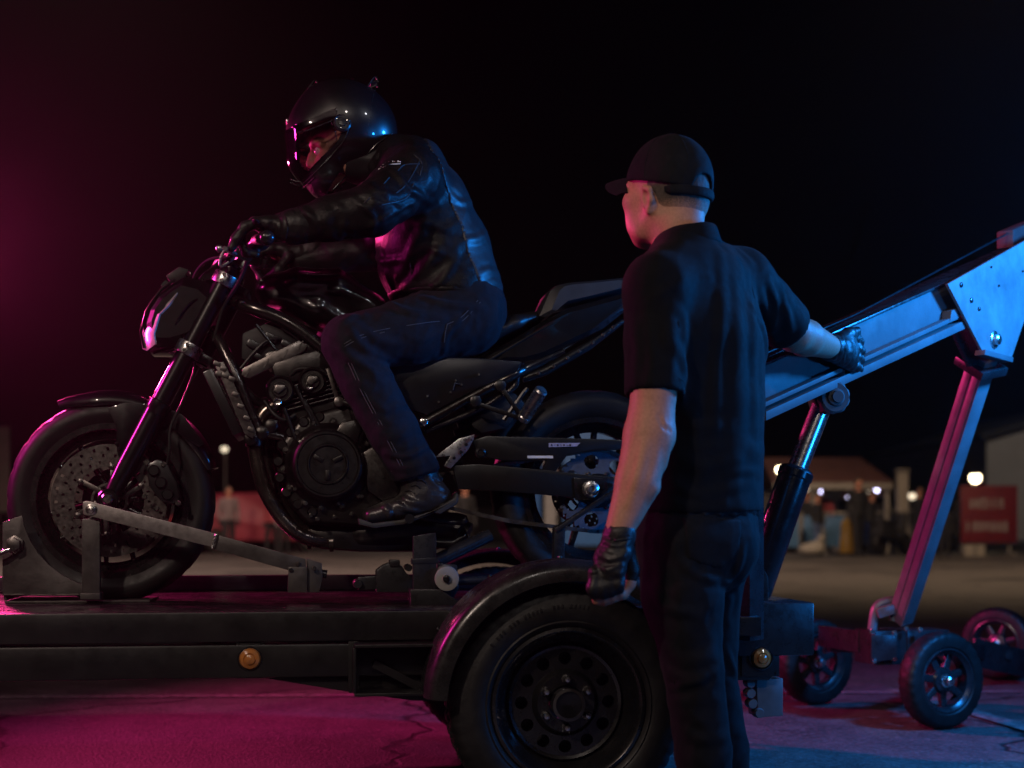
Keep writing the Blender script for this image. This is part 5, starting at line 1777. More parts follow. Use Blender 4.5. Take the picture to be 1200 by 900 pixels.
# marker lights on their plates
def marker(px, py, w, h, dy, cat=None):
    c = Q(px, py, dy)
    pl = MB().box(c, (w, 0.006, h), bev=0.002)
    for sx in (-1, 1):
        for sz in (-1, 1):
            pl.lathe([(0.0035, 0), (0.0035, 0.003), (0, 0.003)], c + Vector((sx * w * 0.42, -0.003, sz * h * 0.42)), (0, -1, 0), 8)
    pl = tb(pl, 'marker_plate', TRSTEEL)
    MB().lathe([(0.034, 0), (0.034, 0.008), (0.03, 0.011), (0.028, 0.008)], c, (0, -1, 0), 28).build('marker_bezel', CYLM, pl, 30)
    MB().lathe([(0.028, 0.002), (0.0275, 0.01), (0.024, 0.017), (0.016, 0.021), (0.0155, 0.019), (0.013, 0.019), (0.0125, 0.024), (0.006, 0.027), (0, 0.0275)], c, (0, -1, 0), 28).build('marker_lens', AMBER, pl, 30)
marker(293, 772, 0.07, 0.1, DN - 0.026)
marker(891, 771, 0.105, 0.1, DN - 0.04)
# rear box, its hanging plate and jack foot
(xa, za), (xb, zb_) = TR.xz(800, 706, DN), TR.xz(947, 766, DN)
rb_ = MB().box(((xa + xb) / 2, DN + 0.13, (za + zb_) / 2), (xb - xa, 0.36, za - zb_), bev=0.006)
tb(rb_, 'rear_box', DOLLYM)
tb(MB().prism(TR.poly([(820, 750), (910, 748), (911, 786), (900, 797), (826, 797)], DN - 0.03), DN - 0.036, DN - 0.028, 0.002), 'rear_hanger_plate', TRSTEEL)
jf = MB().prism(TR.poly([(884, 796), (915, 794), (915, 838), (886, 840)], DN + 0.02), DN, DN + 0.09, 0.003)
tb(jf, 'jack_foot', LEGST)
jl = MB()
for q in ((878, 800), (878, 812), (880, 824), (888, 835)):
    jl.lathe([(0.012, -0.02), (0.014, -0.014), (0.014, 0.014), (0.01, 0.02)], Q(*q, DN + 0.01), (0, 1, 0), 12)
tb(jl, 'jack_screw', LEGST)

# wheels
WC = Q(668, 827, DN - 0.21)
WR = WC.z - 0.002
WW = 0.19

def trailer_wheel(sy):
    root = bpy.data.objects.new('wheel', None)
    COL.objects.link(root)
    root.parent = trailer
    root.location = Vector((WC.x, (WC.y + WW / 2) if sy < 0 else -(WC.y + WW / 2), WC.z)) + OFF
    if sy > 0:
        root.rotation_euler = (0, 0, math.pi)
    h = WW / 2
    rr = 0.192
    prof = [(rr - 0.006, -h * 0.62), (rr + 0.004, -h * 0.8), (rr + 0.012, -h * 0.93), (rr + 0.018, -h * 0.97), (rr + 0.022, -h * 0.94), (rr + 0.03, -h * 0.985),
            (rr + 0.05, -h), (rr + 0.064, -h * 0.985), (rr + 0.068, -h * 0.96), (WR - 0.03, -h * 0.95), (WR - 0.016, -h * 0.86), (WR - 0.005, -h * 0.74),
            (WR - 0.002, -h * 0.5), (WR - 0.009, -h * 0.47), (WR - 0.009, -h * 0.42), (WR, -h * 0.39), (WR, -h * 0.08), (WR - 0.008, -h * 0.05)]
    prof = prof + [(r, -y) for r, y in prof[::-1]] + [(rr - 0.01, h * 0.5), (rr - 0.01, -h * 0.5)]
    n1 = 18

    def gr(pi, k):
        j = pi if pi < n1 else 2 * n1 - 1 - pi
        if j in (10, 11, 12) and k % 4 == 0:
            return -0.0045
        if j in (15, 16) and k % 4 == 2:
            return -0.006
        return 0.0
    ty = MB().lathe(prof, (0, 0, 0), (0, 1, 0), 208, True, gr).build('tyre', RUBBER, root, 40)
    # raised marks on the sidewall
    mk = MB()
    for k in range(26):
        if k in (1, 5, 9, 15, 16, 20):
            continue
        a = math.radians(142 - 2.5 * k)
        c = Vector(((rr + 0.058) * math.cos(a), -h * 0.995, (rr + 0.058) * math.sin(a)))
        tv = Vector((-math.sin(a), 0, math.cos(a)))
        ra_ = Vector((math.cos(a), 0, math.sin(a)))
        mk.box(c, (0.0065, 0.004, 0.012), Matrix((tv, Vector((0, 1, 0)), ra_)).transposed(), 0.0015)
    mk.build('sidewall_mark', RUBBER, ty, 40)['kind'] = 'stuff'
    # stepped steel rim
    rp = [(rr + 0.006, -h * 0.86), (rr + 0.004, -h * 0.9), (rr - 0.004, -h * 0.92), (rr - 0.012, -h * 0.86), (rr - 0.016, -h * 0.7), (rr - 0.022, -h * 0.62), (rr - 0.026, -h * 0.5),
          (rr - 0.034, -h * 0.42), (rr - 0.038, -h * 0.2), (rr - 0.046, -h * 0.1), (rr - 0.048, h * 0.8), (rr - 0.02, h * 0.9), (rr - 0.01, h * 0.5), (rr - 0.01, -h * 0.6)]
    rim = MB().lathe(rp, (0, 0, 0), (0, 1, 0), 96, True).build('rim', RIMB, root, 40)
    dm = MB()
    polar_holes(dm, 12, 0.082, 0.148, 0.113, 0.0165, -h * 0.25, -h * 0.25 + 0.014, 20)
    dm.lathe([(0.138, -h * 0.27), (0.146, -h * 0.3), (0.15, -h * 0.22), (0.148, -h * 0.1), (0.138, -h * 0.1)], (0, 0, 0), (0, 1, 0), 72, True)
    dm.lathe([(0.087, -h * 0.24), (0.082, -h * 0.34), (0.074, -h * 0.42), (0.045, -h * 0.42), (0.045, -h * 0.2), (0.08, -h * 0.1)], (0, 0, 0), (0, 1, 0), 60, True)
    dm.build('rim_centre', RIMB, rim, 35)
    MB().lathe([(0.06, h * 0.3), (0.14, h * 0.3), (0.14, h * 0.6), (0.06, h * 0.6)], (0, 0, 0), (0, 1, 0), 40, True).build('brake_drum', TRSTEEL, root, 35)
    MB().lathe([(0.042, -h * 0.3), (0.042, -h * 0.75), (0.039, -h * 0.85), (0.035, -h * 0.87), (0.033, -h * 0.82), (0.0, -h * 0.8)], (0, 0, 0), (0, 1, 0), 40).build('hub_cap', CYLM, root, 30)
    MB().lathe([(0.034, -h * 0.86), (0.0415, -h * 0.84), (0.0415, -h * 0.89), (0.034, -h * 0.9)], (0, 0, 0), (0, 1, 0), 40, True).build('hub_ring', GREYST, root, 30)
    for k in range(6):
        a = math.pi / 2 + k * math.pi / 3
        MB().lathe([(0.0125, 0.0), (0.0125, 0.004), (0.0105, 0.006), (0.0105, 0.018), (0.007, 0.024), (0.0, 0.025)], (0.062 * math.cos(a), -h * 0.42, 0.062 * math.sin(a)), (0, -1, 0), 8).build('lug_nut', CHROME, root, 30)
    return root
trailer_wheel(-1)
trailer_wheel(1)
tb(MB().tube([(WC.x, DN - 0.1, WC.z), (WC.x, DF + 0.1, WC.z)], 0.035, 16), 'axle', TRSTEEL)
tb(MB().prism([(WC.x - 0.36, zb0 + 0.01), (WC.x + 0.36, zb0 + 0.01), (WC.x + 0.1, WC.z - 0.03), (WC.x - 0.1, WC.z - 0.03)], DN + 0.06, DN + 0.1, 0.004), 'axle_hanger', TRSTEEL)
tb(MB().prism([(WC.x - 0.36, zb0 + 0.01), (WC.x + 0.36, zb0 + 0.01), (WC.x + 0.1, WC.z - 0.03), (WC.x - 0.1, WC.z - 0.03)], DF - 0.1, DF - 0.06, 0.004), 'axle_hanger', TRSTEEL)

def fender(sy):
    R = WR + 0.058
    rings = []
    y_in, y_out = DN - 0.005, DN - 0.25
    cross = [(y_in, 0.0), (y_in - 0.08, 0.004), (y_out + 0.05, 0.005), (y_out + 0.02, 0.0), (y_out + 0.006, -0.01), (y_out, -0.024), (y_out, -0.05),
             (y_out + 0.006, -0.05), (y_out + 0.006, -0.024), (y_out + 0.022, -0.006), (y_in - 0.08, -0.002), (y_in, -0.005)]
    for i in range(49):
        a = math.radians(176 - (176 - 4) * i / 48)
        ring = []
        for y, z in cross:
            r = R + z
            yy = y if sy < 0 else -y
            ring.append((WC.x + r * math.cos(a), yy, WC.z + r * math.sin(a)))
        rings.append(ring)
    return MB().loops(rings)
FENDM = mat('fender_satin_paint', (0.013, 0.012, 0.0125), 0.28, 0.1, 0.06, 70, 0.4, 12, 0.1, dust=0.006)
for sy in (-1, 1):
    fo = tb(fender(sy), 'fender', FENDM, None, 45)
    fb = MB()
    for a in (150, 120, 90, 60, 30):
        R = WR + 0.063
        fb.lathe([(0.007, 0), (0.006, 0.004), (0, 0.005)], (WC.x + R * math.cos(math.radians(a)), sy * 0.62, WC.z + R * math.sin(math.radians(a))), (math.cos(math.radians(a)), 0, math.sin(math.radians(a))), 10)
    fb.build('fender_rivet', TRSTEEL, fo, 35)

# ------------------------------------------------------------------ wheel chock under the front wheel
chock = thing('wheel_chock', 'scuffed grey steel wheel chock with a slanted hold-down bar around the front wheel', 'wheel chock', BK.to_world((0.1, 0, 0)), YAW)
CO = Vector((-0.1, 0, 0))
def cb(mb, name, m, parent=None):
    return mb.build(name, m, parent or chock, 30, CO if parent is None else None)
CHM = mat('brown_grey_plate', (0.065, 0.056, 0.053), 0.4, 0.45, 0.2, 90, 0.35, 14, 0.12, dust=0.01)
dy = -0.13
arcp = [(26 + 0, 605)]
c_ = (132, 587)
pts = [(3, 698), (3, 612), (26, 604)]
for a in (196, 206, 216, 226, 236, 246, 254):
    pts.append((c_[0] + 108 * math.cos(math.radians(a)), c_[1] - 104 * math.sin(math.radians(a))))
pts += [(108, 698)]
cb(MB().prism(BK.poly(pts, dy), dy - 0.004, dy + 0.004, 0.0015), 'side_plate', CHM)
pts2 = [(a, b) for a, b in pts]
cb(MB().prism(BK.poly(pts2, dy), 0.126, 0.134, 0.0015), 'side_plate', CHM)
(bx0, bz0) = BK.xz(4, 640, dy)
cb(MB().box((bx0 + 0.004, 0, 0.11), (0.008, 0.25, 0.2), bev=0.002), 'back_plate', CHM)
cb(MB().box((bx0 + 0.2, 0, 0.004), (0.4, 0.24, 0.006), bev=0.001), 'base_plate', CHM)
for px in (8, 20, 33, 46, 60, 74, 92, 110):
    pass
dy2 = -0.175
cb(MB().prism(BK.poly([(96, 700), (96, 608), (117, 608), (117, 700)], dy2), dy2 - 0.004, dy2 + 0.03, 0.002), 'post', CHM)
cb(MB().prism(BK.poly([(95, 702), (95, 695), (118, 695), (118, 702)], dy2), dy2 - 0.02, dy2 + 0.05, 0.001), 'post_foot', CHM)
dy3 = -0.19
GREYB = mat('pale_scuffed_bar', (0.25, 0.22, 0.205), 0.4, 0.55, 0.18, 110, 0.3, 26, 0.14)
cb(MB().prism(BK.poly([(97, 588), (103, 587), (256, 626), (252, 642), (98, 603)], dy3), dy3 - 0.006, dy3 + 0.006, 0.002), 'hold_down_bar', GREYB)
cb(MB().prism(BK.poly([(252, 626), (358, 655), (359, 671), (337, 668), (248, 643)], dy3 + 0.004), dy3, dy3 + 0.016, 0.002), 'lower_bar', CHM)
wl = MB()
a, b = P(253, 626, dy3 - 0.007), P(249, 642, dy3 - 0.007)
wl.tube([a + (b - a) * (i / 10) + Vector((random.uniform(-.003, .003), 0, 0)) for i in range(11)], [0.003 + random.uniform(0, .002) for i in range(11)], 7)
cb(wl, 'weld_bead', ALU)
cb(MB().lathe([(0.016, 0), (0.016, 0.003), (0.011, 0.004), (0.009, 0.012), (0.0, 0.014)], P(107, 597, dy3 - 0.006), (0, -1, 0), 16), 'bar_bolt', BOLT)
cb(MB().prism(BK.poly([(337, 694), (338, 664), (360, 664), (360, 694)], dy3 + 0.02), dy3 - 0.002, dy3 + 0.05, 0.002), 'anchor_block', CHM)
cb(MB().prism(BK.poly([(359, 654), (377, 660), (378, 676), (374, 694), (361, 694)], dy3 + 0.03), dy3 + 0.012, dy3 + 0.05, 0.002), 'anchor_cheek', CHM)
for q in ((350, 661), (368, 666), (341, 668)):
    cb(MB().hexbolt(P(*q, dy3 - 0.001), 0.006, 0.008), 'anchor_bolt', BOLT)
cb(MB().tube([P(376, 672, dy3 + 0.03), P(383, 673, dy3 + 0.03)], 0.012, 12), 'anchor_pin', CYLM)
nb = MB().lathe([(0.026, 0), (0.026, 0.012), (0.02, 0.014), (0.02, 0.034), (0.014, 0.036), (0.0, 0.036)], P(18, 638, dy - 0.004), (0, -1, 0), 6)
cb(nb, 'tie_nut', GREYST)
cb(MB().tube([P(14, 643, dy - 0.03), P(0, 648, dy - 0.04), P(-40, 660, dy - 0.05)], 0.007, 12), 'tie_rod', BOLT)
wl = MB()
for px0, px1 in ((5, 28), (36, 60), (66, 92)):
    a, b = P(px0, 697, dy - 0.005), P(px1, 697, dy - 0.005)
    wl.tube([a + (b - a) * (i / 8) + Vector((0, 0, random.uniform(-.001, .001))) for i in range(9)], 0.0025, 6)
cb(wl, 'foot_weld', GREYST)

# ------------------------------------------------------------------ support stand under the engine
stand = thing('support_stand', 'dark steel support post with a pale roller standing on the deck below the boot', 'support stand', BK.to_world(P(497, 700, -0.3) * 1.0 - Vector((0, 0, P(497, 700, -0.3).z))), YAW)
sb = P(497, 700, -0.3)
SO = Vector((-sb.x, -sb.y, 0))
def st(mb, name, m):
    return mb.build(name, m, stand, 32, SO)
dy = -0.3
st(MB().prism(BK.poly([(484, 712), (484, 628), (511, 624), (512, 712)], dy), dy - 0.006, dy + 0.03, 0.003), 'post', DOLLYM)
st(MB().prism(BK.poly([(480, 713), (480, 690), (515, 690), (540, 706), (540, 713)], dy), dy - 0.03, dy + 0.08, 0.004), 'foot', DOLLYM)
st(MB().prism(BK.poly([(482, 655), (514, 653), (514, 660), (482, 661)], dy), dy - 0.009, dy + 0.033, 0.002), 'post_collar', DOLLYM)
st(MB().lathe([(0.037, -0.05), (0.037, -0.02), (0.031, 0.0), (0.034, 0.012), (0.034, 0.018), (0.028, 0.02), (0.014, 0.02), (0.013, 0.024), (0.0, 0.024)], P(523, 678, dy - 0.01), (0, -1, 0), 30), 'roller', mat('pale_nylon_roller', (0.26, 0.25, 0.245), 0.5, 0, 0.06, 120, 0.15, 20))
st(MB().lathe([(0.011, 0), (0.011, 0.008), (0.006, 0.01), (0, 0.01)], P(523, 678, dy - 0.033), (0, -1, 0), 6), 'roller_bolt', CYLM)
st(MB().prism(BK.poly([(513, 660), (536, 662), (538, 690), (530, 704), (513, 706)], dy + 0.03), dy + 0.035, dy + 0.06, 0.004), 'roller_cheek', DOLLYM)
st(MB().tube([P(512, 657, dy + 0.06), P(574, 627, dy + 0.1)], 0.02, 14), 'lift_arm', DOLLYM)
st(MB().tube([P(536, 681, dy + 0.08), P(640, 676, dy + 0.1)], 0.012, 12), 'cross_tube', DOLLYM)
# lifting lever along the rear wheel
st(MB().bar(P(650, 622, -0.2), P(735, 566, -0.2), 0.014, 0.034, bev=0.004), 'lever', DOLLYM)
st(MB().prism(BK.poly([(649, 618), (662, 612), (661, 655), (648, 662)], -0.2), -0.21, -0.17, 0.003), 'lever_post', DOLLYM)
# folded ratchet lying on the deck
rat = thing('ratchet_clamp', 'small black ratchet clamp lying on the deck left of the support post', 'ratchet', BK.to_world((P(450, 690, -0.2).x, -0.2, 0)), YAW)
ro_ = Vector((-P(450, 690, -0.2).x, 0.2, 0))
dy = -0.2
m = MB().prism(BK.poly([(440, 694), (440, 668), (448, 662), (458, 658), (470, 662), (476, 672), (484, 676), (484, 694)], dy), dy - 0.025, dy + 0.025, 0.006)
m.box(P(462, 660, dy), (0.03, 0.06, 0.02), bev=0.004)
m.build('ratchet_body', DOLLYM, rat, 32, ro_)
MB().bar(P(419, 684, dy), P(446, 682, dy), 0.04, 0.03, bev=0.006).build('ratchet_handle', DOLLYM, rat, 32, ro_)
MB().lathe([(0.012, -0.03), (0.014, -0.02), (0.014, 0.02), (0.012, 0.03)], P(419, 684, dy), (0, 1, 0), 14).build('handle_knob', DOLLYM, rat, 32, ro_)
MB().lathe([(0.01, -0.04), (0.01, 0.04)], P(478, 665, dy), (0, 1, 0), 14).build('ratchet_axle', DOLLYM, rat, 32, ro_)

# ------------------------------------------------------------------ lifting boom with its wheeled dolly
H0 = place(985, 415, 4.05)
G0 = place(1150, 380, 4.75)
BYAW = math.atan2(G0.y - H0.y, G0.x - H0.x)
BF = Frame((H0.x, H0.y), BYAW, 0.0)
foot_w = place(1058, 722, 5.45)
boom = thing('lifting_boom', 'blue lit steel lifting boom on a slanted leg with a four spoked dolly base', 'lifting boom', (foot_w.x, foot_w.y, 0))
boom['label'] = 'steel lifting boom on a slanted leg and small wheeled dolly, right of the standing man'
BO = -Vector((foot_w.x, foot_w.y, 0))
def place_part(o, mtx=None):
    """puts a part built in the boom's upright plane under the boom's root"""
    o.parent = boom
    o.location = BF.o + BO
    o.rotation_euler = (0, 0, BYAW)
    return o
def bb(mb, name, m, sharp=32, parent=None):
    o = mb.build(name, m, None, sharp)
    if parent is None:
        return place_part(o)
    o.parent = parent
    return o
B = BF.p
GUSM = mat('lightened_gusset_steel', (0.125, 0.13, 0.135), 0.5, 0.0, 0.08, 50, 0.4, 6, 0.12, spec=0.3)  # paler than the beam: the blue lamp's falloff is put into the colour
web = MB().prism(BF.poly([(866, 442.6), (1250, 270), (1250, 308), (1112, 377), (866, 491)]), 0.0, 0.085, 0.003)
web = bb(web, 'boom_beam', BOOMST)
top = MB().prism(BF.poly([(866, 439), (1250, 266.5), (1250, 270), (866, 442.6)], -0.01), -0.012, 0.095, 0.001)
bb(top, 'top_flange', DOLLYM)
lip = MB().prism(BF.poly([(884, 477), (1122, 369), (1122, 374), (884, 482.5)], -0.03), -0.032, -0.0015, 0.001)
lip.prism(BF.poly([(884, 483), (1122, 375), (1122, 385), (884, 494)], -0.0), -0.036, 0.085, 0.003)
bb(lip, 'bottom_channel', BOOMST)
bb(MB().prism(BF.poly([(1114, 364), (1122, 361), (1124, 372), (1112, 377)], -0.03), -0.034, -0.003, 0.001), 'channel_end', BOOMST)
gp = bb(MB().prism(BF.poly([(1109, 333), (1236, 262), (1226, 306), (1207, 352), (1183, 423), (1151, 414)], -0.045), -0.05, -0.04, 0.0015), 'gusset_plate', GUSM)
for q, r in (((1165, 398), 0.03),):
    c = B(*q, -0.05)
    m = MB().lathe([(r, 0), (r, 0.004), (r * 0.9, 0.006), (r * 0.62, 0.006), (r * 0.6, 0.018), (r * 0.4, 0.022), (0, 0.022)], c, (0, -1, 0), 24)
    bb(m, 'gusset_bolt', CHROME, 30, gp)
for q, r in (((1126, 334), 0.0085), ((1138, 352), 0.0085), ((1147, 362), 0.007), ((1170, 335), 0.004), ((1198, 318), 0.004), ((1161, 313), 0.004)):
    bb(MB().lathe([(r, 0), (r, 0.004), (r * 0.6, 0.006), (0, 0.006)], B(*q, -0.05), (0, -1, 0), 14), 'gusset_bolt', CYLM, 30, gp)
bb(MB().prism(BF.poly([(1150, 410), (1183, 419), (1182, 425), (1149, 416)], -0.06), -0.075, -0.04, 0.001), 'gusset_lip', BOOMST)
bb(MB().prism(BF.poly([(1108, 360), (1124, 372), (1152, 414), (1148, 426), (1136, 430), (1122, 400)], 0.02), 0.012, 0.03, 0.002), 'inner_cheek', DOLLYM)
bb(MB().prism(BF.poly([(1109, 333), (1236, 262), (1226, 306), (1207, 352), (1183, 423), (1151, 414)], 0.1), 0.1, 0.11, 0.0015), 'gusset_plate', GUSM)
bb(MB().prism(BF.poly([(1088, 337), (1108, 327), (1116, 328), (1100, 338)], 0.03), 0.0, 0.08, 0.002), 'end_cap', mat('rust_red_paint', (0.06, 0.018, 0.016), 0.6, 0.1, 0.1, 90, 0.3, 20))
bb(MB().prism(BF.poly([(1181, 290), (1181, 270), (1200, 262), (1240, 246), (1240, 262), (1200, 280)], 0.04), 0.02, 0.08, 0.003), 'cable_housing', MATS['rust_red_paint'])
bb(MB().tube([B(884, 420, 0.04), B(1000, 370, 0.04), B(1182, 273, 0.04)], 0.0035, 8), 'boom_cable', CYLM)
# leg
la, lb = place(1153, 418, 4.78), place(1055, 726, 5.42)
nrm = Vector((0.46, -0.888, 0))
def wpart(mb, name, m, sharp=32, parent=None):
    return mb.build(name, m, parent or boom, sharp, BO if parent is None else None)
lg = wpart(MB().bar(la, lb, 0.06, 0.078, nrm, 0.005), 'leg', LEGST)
d_ = (lb - la).normalized()
side = d_.cross(nrm).normalized()
if side.x > 0:
    side = -side
edge = MB()
for off in (-0.02, 0.022):
    edge.bar(la + side * 0.0312 + nrm * off + d_ * 0.05, lb + side * 0.0312 + nrm * off - d_ * 0.03, 0.003, 0.026, nrm, 0.001)
wpart(edge, 'leg_ridge', LEGST)['kind'] = 'stuff'
wpart(MB().bar(la + d_ * 0.02, la + d_ * 0.05, 0.12, 0.13, nrm, 0.003), 'leg_collar', DOLLYM)
# upright that carries the boom's lower end, bolted to the trailer's rear box
pu = BF.to_world(BF.p(874, 470, 0.04))
wpart(MB().box((pu.x, pu.y, (pu.z + 0.46) / 2), (0.07, 0.07, pu.z - 0.46), Euler((0, 0, BYAW)).to_matrix(), 0.004), 'boom_post', DOLLYM)
wpart(MB().box((pu.x, pu.y + 0.1, 0.5), (0.06, 0.34, 0.05), None, 0.004), 'post_bracket', DOLLYM)
# hydraulic cylinder
ca, cb_ = place(967, 466, 4.03), place(882, 700, 3.99)
cm = place(935, 548, 4.017)
cylr = wpart(MB().tube([ca, cm], 0.0285, 22), 'cylinder_rod', CHROME)
dd = (cb_ - cm).normalized()
wpart(MB().lathe([(0.0, 0), (0.036, 0), (0.044, 0.004), (0.05, 0.012), (0.05, 0.03), (0.047, 0.034), (0.047, (cb_ - cm).length - 0.02), (0.04, (cb_ - cm).length), (0, (cb_ - cm).length)], cm, dd, 30), 'cylinder_barrel', CYLM, 35)
pv = MB().lathe([(0.043 + 0.003 * (1), 0), (0.046, 0.02), (0.04, 0.026), (0.026, 0.026), (0.024, 0.034), (0.017, 0.036), (0.016, 0.044), (0, 0.044)], ca + Vector((0.01, -0.04, -0.004)), (0.2, -1, 0), 28, False, lambda pi, k: -0.003 if (pi < 2 and k % 3 == 0) else 0)
wpart(pv, 'pivot_pin', BOOMST, 35)
wpart(MB().prism([(ca.x - 0.06, ca.z + 0.05), (ca.x + 0.05, ca.z + 0.085), (ca.x + 0.045, ca.z - 0.02), (ca.x + 0.02, ca.z - 0.045), (ca.x - 0.03, ca.z - 0.03)], ca.y - 0.035, ca.y + 0.06, 0.006), 'pivot_lug', DOLLYM)
wpart(MB().prism([(cb_.x - 0.05, cb_.z - 0.03), (cb_.x - 0.05, cb_.z + 0.06), (cb_.x - 0.03, cb_.z + 0.085), (cb_.x + 0.015, cb_.z + 0.085), (cb_.x + 0.03, cb_.z + 0.06), (cb_.x + 0.03, cb_.z - 0.03)], cb_.y - 0.08, cb_.y - 0.055, 0.004), 'base_lug', DOLLYM)
# dolly
def dolly_wheel(px, py, Y, r, n, sharp=35):
    root = bpy.data.objects.new('dolly_wheel', None)
    COL.objects.link(root)
    root.parent = boom
    c = place(px, py, Y)
    c.z = r + 0.001
    root.location = c + BO
    ax = Vector(n).normalized()
    root.rotation_euler = (0, 0, math.atan2(ax.x, -ax.y))
    w = 0.085
    h = w / 2
    ri = r * 0.66
    prof = [(ri, -h * 0.8), (ri + 0.008, -h * 0.98), (r - 0.022, -h), (r - 0.01, -h * 0.86), (r - 0.003, -h * 0.6), (r, -h * 0.2), (r, h * 0.2), (r - 0.003, h * 0.6), (r - 0.01, h * 0.86), (r - 0.022, h), (ri + 0.008, h * 0.98), (ri, h * 0.8)]
    MB().lathe(prof, (0, 0, 0), (0, 1, 0), 120, True, lambda pi, k: -0.004 if (pi in (3, 4, 7, 8) and k % 4 == 0) or (pi in (5, 6) and k % 4 == 2) else 0).build('tyre', RUBBER, root, 40)
    rim = MB().lathe([(ri + 0.004, -h * 0.86), (ri - 0.004, -h * 0.92), (ri - 0.012, -h * 0.7), (ri - 0.018, -h * 0.6), (ri - 0.022, 0), (ri - 0.018, h * 0.6), (ri - 0.004, h * 0.92), (ri + 0.004, h * 0.86)], (0, 0, 0), (0, 1, 0), 60, True).build('rim', DOLLYM, root, sharp)
    for k in range(7):
        a = 2 * math.pi * k / 7 + 0.3
        spoke_mesh(0.03, ri - 0.012, a, a, 0.03, 0.024, 0.014).build('spoke', DOLLYM, rim)
    MB().lathe([(0.03, h * 0.8), (0.048, h * 0.6), (0.05, -h * 0.3), (0.044, -h * 0.5), (0.03, -h * 0.6)], (0, 0, 0), (0, 1, 0), 30).build('hub', DOLLYM, rim, sharp)
    MB().lathe([(0.026, -h * 0.58), (0.026, -h * 0.72), (0.019, -h * 0.76), (0.019, -h * 1.25), (0.012, -h * 1.4), (0.0, -h * 1.4)], (0, 0, 0), (0, 1, 0), 10).build('axle_nut', CHROME, root, 30)
    return c
w1 = dolly_wheel(1103, 794, 5.3, 0.181, (0.42, -0.9, 0))
w2 = dolly_wheel(955, 775, 6.0, 0.181, (0.45, -0.9, 0))
w3 = dolly_wheel(1169, 755, 6.95, 0.177, (-0.62, -0.78, 0))
ctr = place(1052, 748, 5.5)
ctr.z = 0.34
bx = MB().box(place(1035, 757, 5.48), (0.16, 0.16, 0.13), Euler((0, 0, 0.25)).to_matrix(), 0.006)
bx.box(place(1077, 752, 5.5), (0.18, 0.14, 0.1), Euler((0, 0, 0.25)).to_matrix(), 0.006)
wpart(bx, 'dolly_hub_box', DOLLYM)
wpart(MB().prism([(place(1020, 744, 5.39).x, place(1020, 744, 5.39).z), (place(1050, 744, 5.39).x, place(1050, 744, 5.39).z), (place(1050, 772, 5.39).x, place(1050, 772, 5.39).z), (place(1020, 776, 5.39).x, place(1020, 776, 5.39).z)], 5.375, 5.385, 0.002), 'hub_face_plate', DOLLYM)
wpart(MB().bar(place(1010, 752, 5.5), w2 + Vector((0.03, -0.07, 0.09)), 0.012, 0.085, (0, 0, 1), 0.003), 'dolly_arm', DOLLYM)
wpart(MB().bar(place(1010, 752, 5.5) , place(963, 745, 5.86), 0.03, 0.085, (0, 0, 1), 0.003), 'dolly_arm', DOLLYM)
wpart(MB().bar(place(1075, 762, 5.5), place(1103, 790, 5.36), 0.05, 0.06, (0, 0, 1), 0.006), 'dolly_arm', DOLLYM)
wpart(MB().bar(place(1085, 752, 5.55), place(1150, 764, 6.6), 0.05, 0.07, (0, 0, 1), 0.006), 'dolly_arm', DOLLYM)
fkp = MB()
e0, e1 = place(1140, 764, 6.5), place(1196, 778, 6.75)
fkp.bar(e0, e1 + Vector((0.03, 0, 0)), 0.012, 0.13, (0, 0, 1), 0.004)
fkp.lathe([(0.03, 0), (0.03, 0.01), (0.02, 0.012), (0.018, 0.03), (0, 0.032)], place(1179, 768, 6.66), (0.1, -1, 0), 16)
wpart(fkp, 'wheel_fork', DOLLYM)
cl = MB().tube(curve([place(1022, 738, 5.42), place(1026, 714, 5.42), place(1036, 706, 5.42), place(1050, 706, 5.42), place(1048, 728, 5.42)], 5), 0.018, 10)
cl.box(place(1038, 716, 5.4), (0.07, 0.03, 0.04), Euler((0, -0.3, 0)).to_matrix(), 0.008)
wpart(cl, 'foot_clamp', LEGST)
for q in ((1022, 740), (1048, 742), (1024, 774), (1048, 772), (1062, 737), (1078, 738), (1062, 775)):
    wpart(MB().hexbolt(place(*q, 5.385), 0.009, 0.014), 'dolly_bolt', BOLT)

# ------------------------------------------------------------------ the rider
hip_l = P(545, 372, 0)
rider = thing('person', 'helmeted rider in a black leather jacket and dark jeans leaning forward on the motorcycle', 'person', BK.to_world(hip_l), YAW)
RO = -hip_l
def rs(name, sdf, m, relax=2, folds=(), wrinkles=(), parent=None):
    o = soft(name, sdf, m, parent or rider, relax, folds, wrinkles, None if parent else tuple(hip_l))
    return o
def rb(mb, name, m, parent=None, sharp=38):
    return mb.build(name, m, parent or rider, sharp, RO if parent is None else None)
YV = (0, 1, 0)
# joints
SH = {-1: P(484, 208, -0.2), 1: P(474, 212, 0.2)}
EL = {-1: P(436, 246, -0.33), 1: P(446, 290, 0.33)}
WRI = {-1: P(332, 267, -0.335), 1: P(346, 306, 0.345)}
HIP = {-1: P(546, 372, -0.1), 1: P(546, 372, 0.1)}
KN = {-1: P(410, 402, -0.21), 1: P(400, 404, 0.22)}
AN = {-1: P(488, 556, -0.2), 1: P(488, 556, 0.21)}
torso = [P(533, 352), P(512, 300), P(494, 240), P(478, 200)]
F_ = Vector((-0.93, -0.1, -0.34)).normalized()
